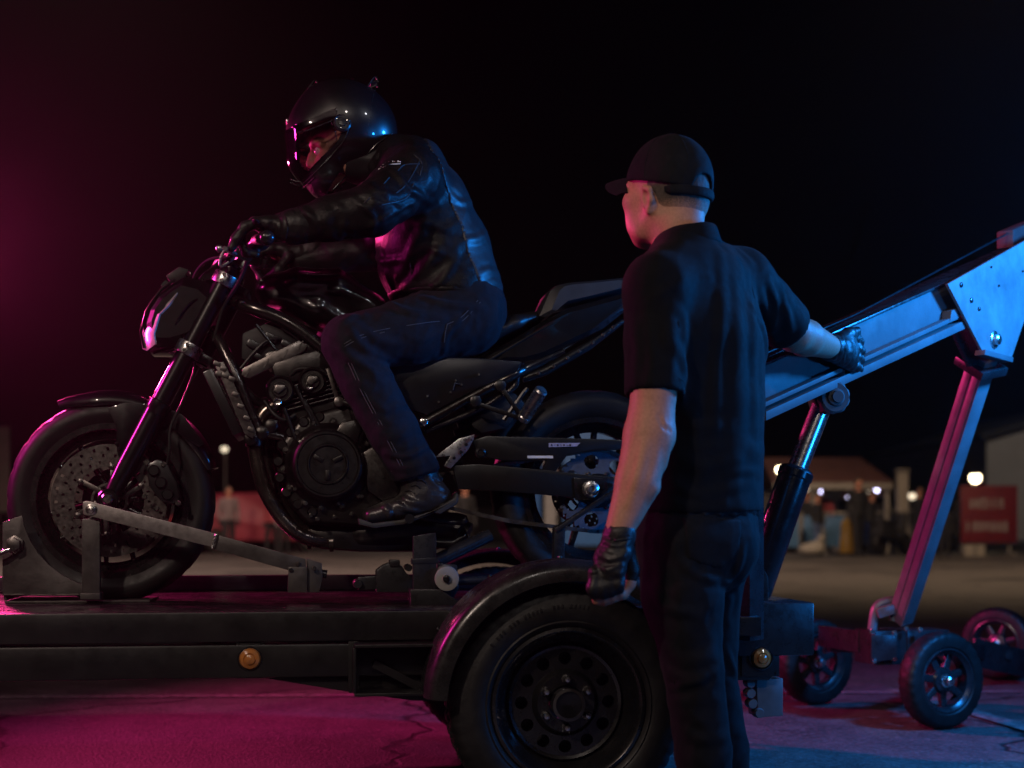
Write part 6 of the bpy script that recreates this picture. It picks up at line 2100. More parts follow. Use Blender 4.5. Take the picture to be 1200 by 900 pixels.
# head outline
def face(b):
    b.ell(P(402, 150), (0.098, 0.077, 0.112), Matrix((F_, Vector((0, 1, 0)), F_.cross(Vector((0, 1, 0))))).transposed(), 0.02)
    b.limb([P(402, 196), P(384, 214)], [(0.062, 0.036), (0.036, 0.024)], YV, 0.03)
    b.limb([P(392, 178), P(380, 200)], [(0.06, 0.05), (0.045, 0.034)], YV, 0.02)
    for sy in (-1, 1):
        b.ell(P(383, 186, sy * 0.042), (0.03, 0.026, 0.028), None, 0.02)
        b.limb([P(367, 169, sy * 0.008), P(369, 167, sy * 0.036), P(376, 169, sy * 0.058)], [0.012, 0.011, 0.01], None, 0.014)
        b.ell(P(370, 177, sy * 0.032), (0.016, 0.021, 0.013), None, 0.008, True)
        b.ell(P(368, 193, sy * 0.011), 0.0085, None, 0.006)
    b.limb([P(369, 172), P(366, 184), P(363, 192)], [0.0085, 0.011, 0.0125], None, 0.01)
    b.limb([P(371, 203, -0.022), P(368.5, 202, 0), P(371, 203, 0.022)], [0.006, 0.009, 0.006], None, 0.006)
    b.limb([P(373, 208, -0.018), P(371, 208, 0), P(373, 208, 0.018)], [0.006, 0.009, 0.006], None, 0.006)
body = SDF(0.0045, 0.03)
body.limb(torso, [(0.15, 0.12), (0.15, 0.12), (0.17, 0.11), (0.15, 0.08)], YV)
body.limb([P(472, 196), P(440, 186), P(418, 178)], [0.07, 0.058, 0.058])
for sy in (-1, 1):
    body.limb([SH[sy], EL[sy], WRI[sy]], [0.05, 0.04, 0.028])
    body.limb([HIP[sy], KN[sy], AN[sy]], [0.085, 0.058, 0.04])
    a = AN[sy]
    body.limb([a, P(505, 586, a.y), P(470, 598, a.y), P(438, 605, a.y)], [0.035, 0.03, 0.028, 0.02])
    w = WRI[sy]
    dx, dz = (0, 0) if sy < 0 else (17, 32)
    body.limb([w, P(302 + dx, 266 + dz, w.y)], [(0.026, 0.02), (0.032, 0.01)], YV, 0.01)
face(body)
bv = rs('body', body, SKIN, 2)
for sy in (-1, 1):
    c = P(373.5, 177, sy * 0.032)
    e = rb(MB().ball(c, 0.0128, None, 20, 14), 'eye', EYEW)
    ir = (F_ + Vector((0, -0.25, 0.05))).normalized()
    rb(MB().lathe([(0.006, 0.0114), (0.0055, 0.0124), (0, 0.0128)], c, ir, 18), 'iris', IRIS, None)
    rb(MB().tube([P(370, 172.5, sy * 0.014), P(370, 170.5, sy * 0.03), P(375, 172, sy * 0.05)], [0.002, 0.0028, 0.0015], 7), 'eyebrow', HAIR)
    rb(MB().tube([P(371, 175.5, sy * 0.02), P(369.6, 174.6, sy * 0.032), P(372.5, 176, sy * 0.045)], [0.0018, 0.0024, 0.0018], 7), 'eyelid', SKIN)
rb(MB().tube([P(371.5, 204.5, -0.02), P(367, 204.6, 0), P(371.5, 204.5, 0.02)], [0.002, 0.0045, 0.002], 8), 'lips', LIPM)

# jacket
jk = SDF(0.006, 0.035)
jk.limb([P(524, 346), P(508, 300), P(492, 245), P(480, 205)], [(0.2, 0.163), (0.2, 0.168), (0.215, 0.142), (0.17, 0.098)], YV)
jk.limb([P(486, 200), P(462, 190)], [(0.12, 0.085), (0.1, 0.075)], YV)
for sy in (-1, 1):
    jk.limb([P(478, 200, sy * 0.08), SH[sy]], [0.085, 0.078])
    jk.limb([SH[sy], (SH[sy] + EL[sy]) / 2, EL[sy], EL[sy] * 0.5 + WRI[sy] * 0.5, WRI[sy] * 0.94 + EL[sy] * 0.06], [0.08, 0.076, 0.07, 0.058, 0.041])
jk.plane(P(450, 348), (-0.06, 0, -1), 0.012)
fl = []
def bf(pts, w, h):
    fl.append((bline(jk, pts, 0, 3), w, h))
for pts in ([(343, 247), (349, 266), (345, 284)], [(352, 243), (366, 256), (372, 270)], [(362, 284), (372, 268), (388, 254)], [(392, 236), (404, 256), (398, 280)],
            [(412, 232), (436, 252), (436, 274)], [(448, 214), (456, 236), (476, 254)], [(436, 264), (456, 252), (486, 236)], [(462, 200), (480, 222), (506, 238)],
            [(404, 264), (424, 266), (448, 262)], [(440, 222), (452, 228), (470, 230)], [(420, 242), (444, 240), (466, 246)]):
    bf(pts, random.uniform(0.008, 0.014), random.uniform(0.002, 0.006))
for pts in ([(500, 256), (484, 290), (466, 326)], [(520, 284), (500, 312), (474, 338)], [(536, 300), (520, 326), (500, 346)], [(446, 292), (452, 316), (462, 342)],
            [(524, 226), (538, 238), (554, 236)], [(544, 282), (560, 280), (572, 268)], [(556, 326), (572, 318), (584, 322)],
            [(478, 262), (500, 262), (528, 272)], [(486, 300), (500, 290), (524, 300)], [(440, 300), (450, 306), (470, 304)]):
    bf(pts, random.uniform(0.01, 0.016), random.uniform(0.003, 0.006))
jacket = rs('jacket', jk, LEATHER, 2, fl, [(0.0035, (9, 9, 13), 3.1), (0.0018, (26, 26, 30), 8.4)])
pn = jk.clone().off(0.004)
pn.vox = 0.005
pn.keep_poly(BK.poly([(496, 160), (505, 182), (515, 215), (525, 245), (538, 272), (544, 300), (560, 336), (566, 372), (640, 372), (640, 160)], -0.12), cut=False)
rs('back_panel', pn, PANELM, 2, fl, [(0.0035, (9, 9, 13), 3.1)])
# seams, zips, cuffs, hem band
sm = MB()
for pts in ([(497, 176), (488, 196), (476, 216), (462, 228)], [(478, 176), (494, 190), (492, 206)], [(330, 252), (334, 268), (330, 284)], [(424, 240), (440, 226), (456, 208)],
            [(447, 240), (476, 232), (486, 212)], [(480, 296), (482, 320), (490, 346)], [(466, 200), (474, 193), (492, 192)]):
    sm.tube(bline(jk, pts, 0.003, 4), 0.0022, 6)
rb(sm, 'seam', PANELM)
hb_ = jk.clone().off(0.005)
hb_.vox = 0.005
hb_.keep_poly(BK.poly([(400, 336), (470, 337), (540, 341), (640, 344), (640, 380), (400, 380)], -0.12), cut=False)
rs('waistband', hb_, LEATHER, 2)
rb(MB().bar(bsurf(jk, 563, 336, 0.006), bsurf(jk, 566, 350, 0.006), 0.004, 0.012), 'hem_snap', GREYST)
cl_ = SDF(0.005, 0.02)
ring = [P(458, 192) + Vector((0.066 * math.sin(a) * 0.7, 0.088 * math.cos(a), 0.05 * math.sin(a))) for a in [2 * math.pi * i / 16 for i in range(17)]]
cl_.limb(ring, [0.02] * 17)
cl_.limb([q + Vector((-0.02, 0, 0.012)) for q in ring], [0.016] * 17)
rs('collar', cl_, LEATHER, 2, (), [(0.003, (20, 20, 20), 1.7)])
nk = SDF(0.006, 0.02)
nk.limb([P(466, 196), P(440, 190), P(414, 186)], [(0.078, 0.075), (0.074, 0.072), (0.07, 0.068)], YV)
rs('neck_gaiter', nk, PLASTIC, 2, (), [(0.004, (12, 12, 24), 2.4)])
# white lettering on the shoulder: two short curved lines, too small to read
lt = MB()
for row, pts in enumerate(([(444, 199), (450, 193.5), (458, 190), (472, 189.5)], [(449, 196.5), (455, 193.5), (462, 192.3), (470, 191.8)])):
    c = bline(jk, pts, 0.0035, 7)
    for i, (a, b) in enumerate(zip(c, c[1:])):
        if row == 0 and i % 3 == 2:
            continue
        hgt = 0.0065 if row == 0 and i % 3 == 0 else 0.0032
        lt.bar(a, a + (b - a) * 0.72, 0.002, hgt, (0, 0, 1))
rb(lt, 'shoulder_lettering', PRINT)

# jeans
jn = SDF(0.006, 0.035)
jn.limb([P(522, 338), P(544, 364)], [(0.185, 0.15), (0.185, 0.125)], YV)
for sy in (-1, 1):
    jn.limb([HIP[sy], P(480, 388, sy * 0.165), KN[sy], P(430, 450, sy * 0.21), P(460, 504, sy * 0.205), AN[sy]], [0.113, 0.094, 0.077, 0.073, 0.07, 0.068])
    jn.plane(P(486, 560, 0), (0.3, 0, -1), 0.006) if sy > 0 else None
jfl = []
for pts in ([(420, 380), (440, 396), (470, 404)], [(412, 390), (430, 410), (462, 424)], [(424, 424), (440, 436), (462, 438)], [(400, 410), (420, 426), (446, 446)], [(450, 352), (480, 366), (520, 372)],
            [(540, 372), (524, 392), (520, 414)], [(436, 470), (452, 480), (474, 474)], [(444, 504), (462, 512), (486, 502)], [(452, 530), (474, 536), (500, 524)], [(456, 546), (480, 548), (506, 538)], [(398, 380), (412, 372), (432, 370)], [(500, 350), (530, 358), (566, 360)]):
    jfl.append((bline(jn, pts, 0, 3), random.uniform(0.009, 0.014), random.uniform(0.003, 0.006)))
jeans = rs('jeans', jn, DENIM, 2, jfl, [(0.003, (11, 11, 11), 5.2), (0.0016, (30, 30, 26), 2.2)])
st2 = MB()
for pts in ([(520, 420), (521, 396), (524, 380)], [(524, 380), (540, 372), (560, 352)], [(527, 382), (543, 375), (563, 354)], [(398, 406), (420, 394), (450, 386), (500, 378), (522, 376)], [(399, 409), (421, 397), (451, 389)],
            [(408, 425), (424, 460), (448, 505), (470, 548)], [(411, 424), (427, 459), (451, 504), (473, 547)], [(458, 552), (480, 548), (507, 540)]):
    st2.tube(bline(jn, pts, 0.0035, 5), 0.0014, 5)
rb(st2, 'stitching', STITCH)

# boots
for sy in (-1, 1):
    yy = AN[sy].y
    bo = SDF(0.005, 0.025)
    bo.limb([P(488, 545, yy), P(494, 572, yy)], [(0.05, 0.06), (0.045, 0.056)], YV)
    bo.limb([P(512, 582, yy), P(480, 592, yy), P(452, 600, yy), P(434, 604, yy)], [(0.04, 0.04), (0.044, 0.036), (0.045, 0.028), (0.038, 0.022)], YV)
    bo.plane(P(480, 611, yy), (0.13, 0, -1), 0.004)
    bfl = []
    if sy < 0:
        for pts in ([(470, 580), (480, 588), (496, 590)], [(462, 588), (474, 596), (490, 600)], [(500, 556), (508, 566), (520, 572)], [(450, 592), (456, 602), (458, 610)]):
            bfl.append((bline(bo, pts, 0, 3), 0.008, 0.004))
    b_ = rs('boot', bo, BOOTM, 2, bfl, [(0.0015, (30, 30, 30), 4.4)])
    so = MB().prism(BK.poly([(419, 607), (436, 613), (470, 609), (505, 599), (530, 584), (534, 576), (536, 586), (534, 591), (514, 603), (508, 601), (476, 614), (438, 619), (420, 615)], yy), yy - 0.047, yy + 0.047, 0.006)
    rb(so, 'boot_sole', SOLEM)
    if sy < 0:
        lc = MB()
        for i in range(5):
            x0, y0 = 462 + 6.5 * i, 588 - 6.2 * i
            lc.tube(bline(bo, [(x0, y0), (x0 + 6, y0 - 1), (x0 + 11, y0 + 3)], 0.003, 3), 0.0028, 6)
        rb(lc, 'boot_laces', PLASTIC)
        lc = MB()
        for pts in ([(455, 590), (470, 598), (500, 598), (520, 590)], [(498, 552), (500, 570), (508, 584)], [(434, 598), (444, 606), (448, 612)]):
            lc.tube(bline(bo, pts, 0.002, 5), 0.0014, 5)
        rb(lc, 'boot_seam', SOLEM)

# gloves gripping the bar
for sy in (-1, 1):
    w = WRI[sy]
    dx, dz = (0, 0) if sy < 0 else (18, 30)
    e = -1 if sy < 0 else 1
    yb = -0.325 if sy < 0 else 0.335
    gl = SDF(0.0035, 0.012)
    gl.limb([P(352 + dx * 0.8, 264 + dz, w.y), P(340 + dx * 0.9, 266 + dz, w.y), P(330 + dx, 266 + dz, yb), P(314 + dx, 264 + dz, yb), P(299 + dx, 262 + dz, yb)], [(0.05, 0.05), (0.046, 0.045), (0.036, 0.032), (0.044, 0.024), (0.045, 0.018)], YV, 0.012)
    for i in range(4):
        y = yb + e * (0.036 - 0.024 * i) * -1
        reach = i >= 2
        A = [P(300 + dx, 261 + dz, y), P(287 + dx, 266 + dz, y)]
        A += [P(277 + dx, 279 + dz, y), P(271 + dx, 291 + dz, y)] if reach and sy < 0 else [P(281 + dx, 281 + dz, y), P(288 + dx, 296 + dz, y), P(300 + dx, 298 + dz, y)]
        rr = [0.0145, 0.0135, 0.012, 0.0105, 0.0095][:len(A)]
        gl.limb(A, rr, None, 0.006)
    gl.limb([P(320 + dx, 270 + dz, yb - e * 0.035), P(308 + dx, 286 + dz, yb - e * 0.05), P(297 + dx, 294 + dz, yb - e * 0.045)], [0.016, 0.0135, 0.011], None, 0.01)
    gfl = []
    if sy < 0:
        for pts in ([(322, 256), (326, 266), (324, 276)], [(300, 258), (306, 268), (304, 276)]):
            gfl.append((bline(gl, pts, 0, 3), 0.006, 0.003))
    g_ = rs('glove', gl, GLOVEM, 2, gfl, [(0.0014, (40, 40, 40), 6.0)])
    if sy < 0:
        kp = MB().ball(bsurf(gl, 300, 261, -0.001), (0.012, 0.036, 0.007), Euler((0, 0.35, 0)).to_matrix(), 14, 8)
        kp.tube(bline(gl, [(334, 254), (337, 265), (335, 279)], 0.002, 4), 0.003, 6)
        rb(kp, 'knuckle_guard', PLASTIC)

# helmet
hm = SDF(0.0035, 0.03)
hm.ell(P(405, 148), (0.158, 0.128, 0.136), Euler((0, 0.35, 0)).to_matrix())
hm.limb([P(366, 160), P(367, 186), P(381, 211)], [(0.11, 0.076), (0.106, 0.074), (0.088, 0.058)], YV, 0.05)
shell_outer = hm.clone()
hm.plane(P(388, 238), (0.72, 0, -0.69), 0.006)
hm.ell(P(405, 150), (0.128, 0.1, 0.106), Euler((0, 0.35, 0)).to_matrix(), 0.004, True)
hm.limb([P(372, 164), P(374, 186), P(388, 214), P(410, 240)], [(0.088, 0.058), (0.084, 0.056), (0.068, 0.042), (0.07, 0.05)], YV, 0.004, True)
hm.keep_poly(BK.poly([(315, 172), (337, 168), (366, 159), (386, 152), (397, 152), (402, 160), (396, 174), (372, 198), (352, 216), (315, 226)]))
helmet = rs('helmet', hm, HELM, 1)
ln_ = SDF(0.006, 0.01)
ln_.ell(P(405, 150), (0.129, 0.101, 0.107), Euler((0, 0.35, 0)).to_matrix())
ln_.ell(P(403, 150), (0.106, 0.086, 0.1), Euler((0, 0.35, 0)).to_matrix(), 0.004, True)
ln_.limb([P(372, 170), P(384, 196), P(400, 236)], [(0.09, 0.07), (0.075, 0.06), (0.08, 0.06)], YV, 0.004, True)
ln_.plane(P(388, 236), (0.72, 0, -0.69), 0.006)
ln_.keep_poly(BK.poly([(315, 172), (337, 168), (366, 159), (386, 152), (397, 152), (402, 160), (396, 174), (372, 198), (352, 216), (315, 226)]))
rs('helmet_lining', ln_, HELMIN, 1)
# visor: a curved clear sheet riding on the shell
vc = P(392, 166)
nu, nv = 190, 120
vpoly = BK.poly([(318, 156), (338, 157), (362, 152), (382, 144), (396, 139), (407, 146), (405, 160), (398, 172), (374, 199), (353, 219), (318, 228)])
az = np.linspace(math.radians(88), math.radians(272), nu)
el = np.linspace(math.radians(-68), math.radians(38), nv)
AZ, ELV = np.meshgrid(az, el, indexing='ij')
dirs = np.stack([np.cos(AZ) * np.cos(ELV), np.sin(AZ) * np.cos(ELV), np.sin(ELV)], -1).reshape(-1, 3)
pts = shell_outer.raycast(np.array(vc), dirs, 0.26, 110) + dirs * 0.004
def inpoly(x, z, poly):
    ins = np.zeros(len(x), bool)
    n = len(poly)
    for i in range(n):
        a, b = poly[i], poly[(i + 1) % n]
        c1 = (a[1] > z) != (b[1] > z)
        ins ^= c1 & (x < (b[0] - a[0]) * (z - a[1]) / (b[1] - a[1] + 1e-12) + a[0])
    return ins
keep = inpoly(pts[:, 0], pts[:, 2], vpoly)
ii = np.arange(nu * nv).reshape(nu, nv)
fq = np.stack([ii[:-1, :-1], ii[1:, :-1], ii[1:, 1:], ii[:-1, 1:]], -1).reshape(-1, 4)
fq = fq[keep[fq].all(1)]
used, inv = np.unique(fq, return_inverse=True)
vm_ = mesh_obj('visor', pts[used] - np.array(hip_l), inv.reshape(-1, 4), VISOR, rider)
so_ = vm_.modifiers.new('thickness', 'SOLIDIFY')
so_.thickness = 0.002
def hline(pts, r, m, name, out=0.0, far_too=True, n=5):
    mb = MB()
    c = bline(shell_outer, pts, out, n)
    mb.tube(c, r, 7)
    if far_too:
        mb.tube([Vector((q.x, -q.y, q.z)) for q in c], r, 7)
    return rb(mb, name, m)
hline([(340, 214), (353, 216), (374, 197), (398, 171), (405, 160), (408, 148), (402, 139), (394, 139), (382, 144), (362, 152), (346, 156)], 0.0022, TRIM, 'visor_edge', 0.004)
hline([(388, 142), (393, 156), (396, 170)], 0.0012, TRIM, 'visor_seam', 0.005)
hline([(440, 104), (436, 118), (433, 138), (430, 158), (428, 172)], 0.0011, TRIM, 'shell_seam', 0.0)
hline([(388, 224), (400, 212), (414, 198), (426, 186), (442, 168), (460, 156)], 0.0022, TRIM, 'shell_rim', 0.001)
hline([(354, 221), (364, 212), (368, 208)], 0.002, TRIM, 'chin_vent_edge', 0.002)
for sy in (-1, 1):
    c = bsurf(shell_outer, 401, 144, 0.0)
    c.y = c.y * (1 if sy < 0 else -1)
    pv_ = MB().lathe([(0.026, -0.004), (0.026, 0.004), (0.022, 0.007), (0.02, 0.005), (0.012, 0.005), (0.011, 0.009), (0, 0.01)], c, (0.1, sy, 0.12), 26)
    pvo = rb(pv_, 'visor_pivot', HELM)
    dd = MB()
    for k_ in range(3):
        a = 2.1 * k_ + 0.4
        dd.lathe([(0.0028, 0), (0.0028, 0.007), (0, 0.008)], c + Vector((0.016 * math.cos(a), 0, 0.016 * math.sin(a))), (0.1, sy, 0.12), 10)
    rb(dd, 'pivot_screw', BOLT)
for q, e in (((367, 101), 1), ((437, 97), 1)):
    a, b = P(q[0] - 6, q[1] + 6, 0), P(q[0] + 2, q[1] - 4, 0)
    c_ = P(q[0] + 6, q[1] + 2, 0)
    vt = MB()
    for sy in (-0.025, 0.025):
        vt.tube(curve([a + Vector((0, sy, 0)), b + Vector((0, sy, 0)), c_ + Vector((0, sy, 0))], 5), 0.0024, 8)
    vt.box(b * 0.3 + (a + c_) * 0.35, (0.022, 0.05, 0.005), Euler((0, -0.3, 0)).to_matrix(), 0.003)
    rb(vt, 'helmet_vent', HELM)
rb(MB().box(P(338, 145, 0), (0.012, 0.05, 0.02), Euler((0, -0.25, 0)).to_matrix(), 0.004), 'brow_vent', HELM)

# ------------------------------------------------------------------ the man in the cap
W = place
base = W(838, 960, 3.42)
man = thing('person', 'man in black cap and polo shirt standing by the trailer wheel with one hand outstretched', 'person', (base.x, base.y, 0))
MO = -Vector((base.x, base.y, 0))
def ms(name, sdf, m, relax=2, folds=(), wrinkles=(), parent=None):
    return soft(name, sdf, m, parent or man, relax, folds, wrinkles, tuple(-MO))
def mb_(mb, name, m, sharp=38):
    return mb.build(name, m, man, sharp, MO)
cv = Vector((-0.75, 0.66, 0)).normalized()     # where the chest points
lv_ = Vector((-0.66, -0.75, 0)).normalized()   # his left
UP = Vector((0, 0, 1))
HC = W(783, 219, 3.42)
HF = Vector((-0.70, 0.714, 0)).normalized()
HL = Vector((-0.714, -0.70, 0)).normalized()
def hp(f, l, u):
    return HC + HF * f + HL * l + UP * u
HR = Matrix((HF, HL, UP)).transposed()
SL, SR = W(771, 338, 3.23), W(868, 328, 3.5)
EL_, ER = W(766, 476, 3.17), W(931, 391, 3.68)
WL, WRr = W(725, 624, 3.12), W(976, 408, 3.9)
b = SDF(0.0042, 0.025)
# head
b.ell(hp(-0.005, 0, 0.0), (0.1, 0.08, 0.108), HR, 0.02)
b.limb([hp(0.015, 0, -0.06), hp(0.062, 0, -0.108)], [(0.062, 0.05), (0.042, 0.03)], HL, 0.03)
b.limb([hp(0.045, 0, -0.03), hp(0.06, 0, -0.07)], [(0.06, 0.04), (0.052, 0.036)], HL, 0.03)
for sy in (-1, 1):
    b.limb([hp(0.0, sy * 0.058, -0.075), hp(0.035, sy * 0.05, -0.108), hp(0.07, sy * 0.018, -0.118)], [0.02, 0.018, 0.016], None, 0.025)
    b.ell(hp(0.06, sy * 0.05, -0.035), (0.034, 0.03, 0.03), HR, 0.02)
    b.ell(hp(0.052, sy * 0.044, -0.082), (0.034, 0.026, 0.034), HR, 0.025)
    b.limb([hp(0.093, sy * 0.008, 0.012), hp(0.09, sy * 0.03, 0.014), hp(0.072, sy * 0.055, 0.008)], [0.011, 0.011, 0.01], None, 0.012)
    b.ell(hp(0.094, sy * 0.032, -0.01), (0.014, 0.019, 0.012), HR, 0.01, True)
    # ear
    b.ell(hp(-0.008, sy * 0.083, -0.0460), (0.019, 0.008, 0.031), HR @ Euler((0, 0.25, 0.25 * sy)).to_matrix(), 0.008)
    b.limb([hp(0.004, sy * 0.086, -0.0320), hp(-0.006, sy * 0.094, -0.0180), hp(-0.022, sy * 0.095, -0.0240), hp(-0.024, sy * 0.091, -0.0490), hp(-0.01, sy * 0.085, -0.0740)], [0.0045, 0.005, 0.0052, 0.005, 0.0065], None, 0.004)
    b.ell(hp(-0.006, sy * 0.094, -0.0420), (0.009, 0.006, 0.014), HR, 0.004, True)
b.limb([hp(0.096, 0, -0.005), hp(0.109, 0, -0.045)], [0.0095, 0.012], None, 0.01)
b.limb([hp(0.093, -0.02, -0.078), hp(0.1, 0, -0.077), hp(0.093, 0.02, -0.078)], [0.006, 0.008, 0.006], None, 0.006)
b.limb([hp(0.091, -0.018, -0.089), hp(0.098, 0, -0.089), hp(0.091, 0.018, -0.089)], [0.006, 0.0085, 0.006], None, 0.006)
# neck, torso, arms, legs
b.limb([hp(-0.03, 0, -0.07), W(793, 268, 3.39), W(804, 304, 3.375)], [(0.058, 0.064), (0.059, 0.064), (0.06, 0.062)], HL, 0.03)
b.limb([W(812, 320, 3.37), W(820, 380, 3.37), W(826, 500, 3.37), W(820, 640, 3.37)], [(0.1, 0.06), (0.16, 0.095), (0.14, 0.09), (0.14, 0.1)], lv_)
b.limb([SL, W(770, 420, 3.19), EL_ + Vector((0, 0, 0.03)), W(761, 510, 3.165), W(747, 565, 3.14), WL], [0.055, 0.054, 0.049, 0.0565, 0.048, 0.0315], None, 0.02)
b.limb([SR, ER, ER * 0.72 + WRr * 0.28, WRr], [0.052, 0.046, 0.047, 0.03], None, 0.02)
KL, KR = W(812, 785, 3.28), W(831, 785, 3.5)
AL, AR = W(832, 962, 3.33), W(852, 956, 3.53)
b.limb([W(800, 645, 3.31), KL, AL], [0.082, 0.056, 0.042])
b.limb([W(836, 645, 3.46), KR, AR], [0.082, 0.056, 0.042])
for A in (AL, AR):
    b.limb([A, A + cv * 0.08 - UP * 0.02, A + cv * 0.17 - UP * 0.03], [0.035, 0.03, 0.022])
# left hand hanging, fingers curled
LW = Vector((0.86, -0.42, 0.22)).normalized()
fingers = []
for i in range(4):
    k0 = W(697 + 9.6 * i, 671 - 1.5 * i + (3 if i == 1 else 0), 3.1)
    fingers.append([k0, W(695.5 + 9.4 * i, 690 - 2 * i + (2 if i in (1, 2) else 0), 3.095), W(700 + 8.8 * i, 703 - 2.2 * i + (2 if i in (1, 2) else 0), 3.118), W(708 + 7.5 * i, 707 - 3 * i, 3.142)])
b.limb([WL, W(718, 648, 3.11), W(712, 672, 3.1)], [(0.028, 0.022), (0.036, 0.02), (0.04, 0.016)], LW, 0.012)
for A in fingers:
    b.limb(A, [0.0115, 0.0108, 0.0098, 0.0088], None, 0.005)
TH = [W(733, 645, 3.14), W(740, 668, 3.15), W(738, 684, 3.145), W(731, 697, 3.135)]
b.limb(TH, [0.017, 0.0135, 0.0125, 0.0105], None, 0.01)
# right hand on the boom
RP = W(992, 413, 3.985)
b.limb([WRr, RP], [(0.028, 0.022), (0.036, 0.018)], UP, 0.012)
rf_ = []
for i in range(4):
    y = 397 + 10.5 * i
    rf_.append([W(996, y, 4.0), W(1004 - abs(i - 1), y + 1, 4.035), W(1008 - 1.5 * abs(i - 1.2), y + 4, 4.08), W(1006 - 1.5 * i, y + 8, 4.105)])
for A in rf_:
    b.limb(A, [0.0115, 0.0108, 0.0098, 0.0088], None, 0.005)
mbody = ms('body', b, SKIN, 2, [(wline(b, [(772, 488), (776, 500), (785, 505)], 0, 3), 0.006, -0.003), (wline(b, [(756, 520), (748, 555), (738, 590)], 0, 3), 0.012, 0.0035), (wline(b, [(785, 520), (776, 560), (752, 610)], 0, 3), 0.014, 0.003)])
for sy in (-1, 1):
    c = hp(0.082, sy * 0.032, -0.01)
    mb_(MB().ball(c, 0.0125, None, 16, 12), 'eye', EYEW)
    mb_(MB().lathe([(0.006, 0.0112), (0.0055, 0.0121), (0, 0.0126)], c, HF, 14), 'iris', IRIS)
    mb_(MB().tube([hp(0.1, sy * 0.014, 0.008), hp(0.1, sy * 0.034, 0.012), hp(0.085, sy * 0.054, 0.006)], [0.002, 0.003, 0.0015], 7), 'eyebrow', HAIR)
mb_(MB().tube([hp(0.097, -0.02, -0.083), hp(0.1065, 0, -0.083), hp(0.097, 0.02, -0.083)], [0.002, 0.004, 0.002], 8), 'lips', LIPM)
# cropped hair
h = SDF(0.004, 0.02)
h.ell(hp(-0.005, 0, 0.0), (0.1025, 0.0825, 0.11), HR)
h.ell(hp(-0.035, 0, -0.045), (0.068, 0.066, 0.062), HR, 0.02)
h.plane(hp(0.0, 0, 0), HF * 1.0 + UP * 0.25, 0.01)
h.plane(hp(0, 0, -0.072), -UP + HF * 0.15, 0.008)
def faded_hair(z0, z1):
    m = HAIR.copy()
    m.name = 'hair_fading_at_the_nape'
    nt = m.node_tree
    N, L = nt.nodes, nt.links
    b_ = N['Principled BSDF']
    src = b_.inputs['Base Color'].links[0].from_socket
    tc = N.new('ShaderNodeTexCoord')
    sp_ = N.new('ShaderNodeSeparateXYZ')
    L.new(tc.outputs['Object'], sp_.inputs['Vector'])
    mr = N.new('ShaderNodeMapRange')
    mr.inputs['From Min'].default_value = z0
    mr.inputs['From Max'].default_value = z1
    L.new(sp_.outputs['Z'], mr.inputs['Value'])
    nz = N.new('ShaderNodeTexNoise')
    nz.inputs['Scale'].default_value = 420
    nz.inputs['Detail'].default_value = 2
    L.new(tc.outputs['Object'], nz.inputs['Vector'])
    ad = N.new('ShaderNodeMath')
    ad.operation = 'SUBTRACT'
    L.new(mr.outputs['Result'], ad.inputs[0])
    L.new(nz.outputs['Fac'], ad.inputs[1])
    m2 = N.new('ShaderNodeMapRange')
    m2.inputs['From Min'].default_value = -0.35
    m2.inputs['From Max'].default_value = 0.35
    L.new(ad.outputs['Value'], m2.inputs['Value'])
    mx = N.new('ShaderNodeMix')
    mx.data_type = 'RGBA'
    mx.inputs[6].default_value = (0.4, 0.2, 0.135, 1)
    L.new(m2.outputs['Result'], mx.inputs['Factor'])
    L.new(src, mx.inputs[7])
    L.new(mx.outputs[2], b_.inputs['Base Color'])
    return m
ms('hair', h, faded_hair(HC.z - 0.082, HC.z - 0.04), 1, (), [(0.0008, (120, 120, 120), 1.0)])
# cap: crown with a half-moon opening, strap, brim, seams, button
c = SDF(0.004, 0.02)
c.ell(hp(-0.004, 0, 0.006), (0.112, 0.0925, 0.117), HR)
crown = c.clone()
c.ell(hp(-0.004, 0, 0.0), (0.1035, 0.0835, 0.1085), HR, 0.003, True)
c.plane(hp(0, 0, 0.0), -UP + HF * 0.24, 0.003)
c.ell(hp(-0.108, 0, -0.03), (0.05, 0.037, 0.042), HR, 0.003, True)
cap = ms('cap', c, CAPM, 2, (), [(0.0012, (30, 30, 30), 7.7)])
stp = [hp(-0.004 - 0.1075 * math.cos(a), 0.0885 * math.sin(a), -0.0315 + 0.006 * math.sin(a) ** 2) for a in [math.radians(-62 + 124 * i / 16) for i in range(17)]]
sb_ = SDF(0.003, 0.004)
sb_.limb(stp, [(0.0085, 0.0032)] * 17, UP)
ms('cap_strap', sb_, CAPM, 1)
bm_ = bmesh.new()
NU, NV = 33, 9
gridv = []
for i in range(NU):
    u = -1 + 2 * i / (NU - 1)
    row = []
    for j in range(NV):
        t = j / (NV - 1)
        f0 = 0.104 * math.sqrt(max(0, 1 - (0.8 * u) ** 2)) - 0.002
        row.append(bm_.verts.new(hp(f0 + 0.078 * t * math.sqrt(max(0.0, 1 - u ** 4 * 0.75)), 0.0885 * 0.88 * u * (1 - 0.05 * t), 0.04 - 0.056 * u * u + 0.012 * t - 0.012 * t * t)))
    gridv.append(row)
fs = [bm_.faces.new((gridv[i][j], gridv[i + 1][j], gridv[i + 1][j + 1], gridv[i][j + 1])) for i in range(NU - 1) for j in range(NV - 1)]
bmesh.ops.recalc_face_normals(bm_, faces=fs)
bmesh.ops.solidify(bm_, geom=fs, thickness=0.0045)
m_ = MB()
m_.bm.free()
m_.bm = bm_
brim = mb_(m_, 'cap_brim', CAPM, 60)
sms = MB()
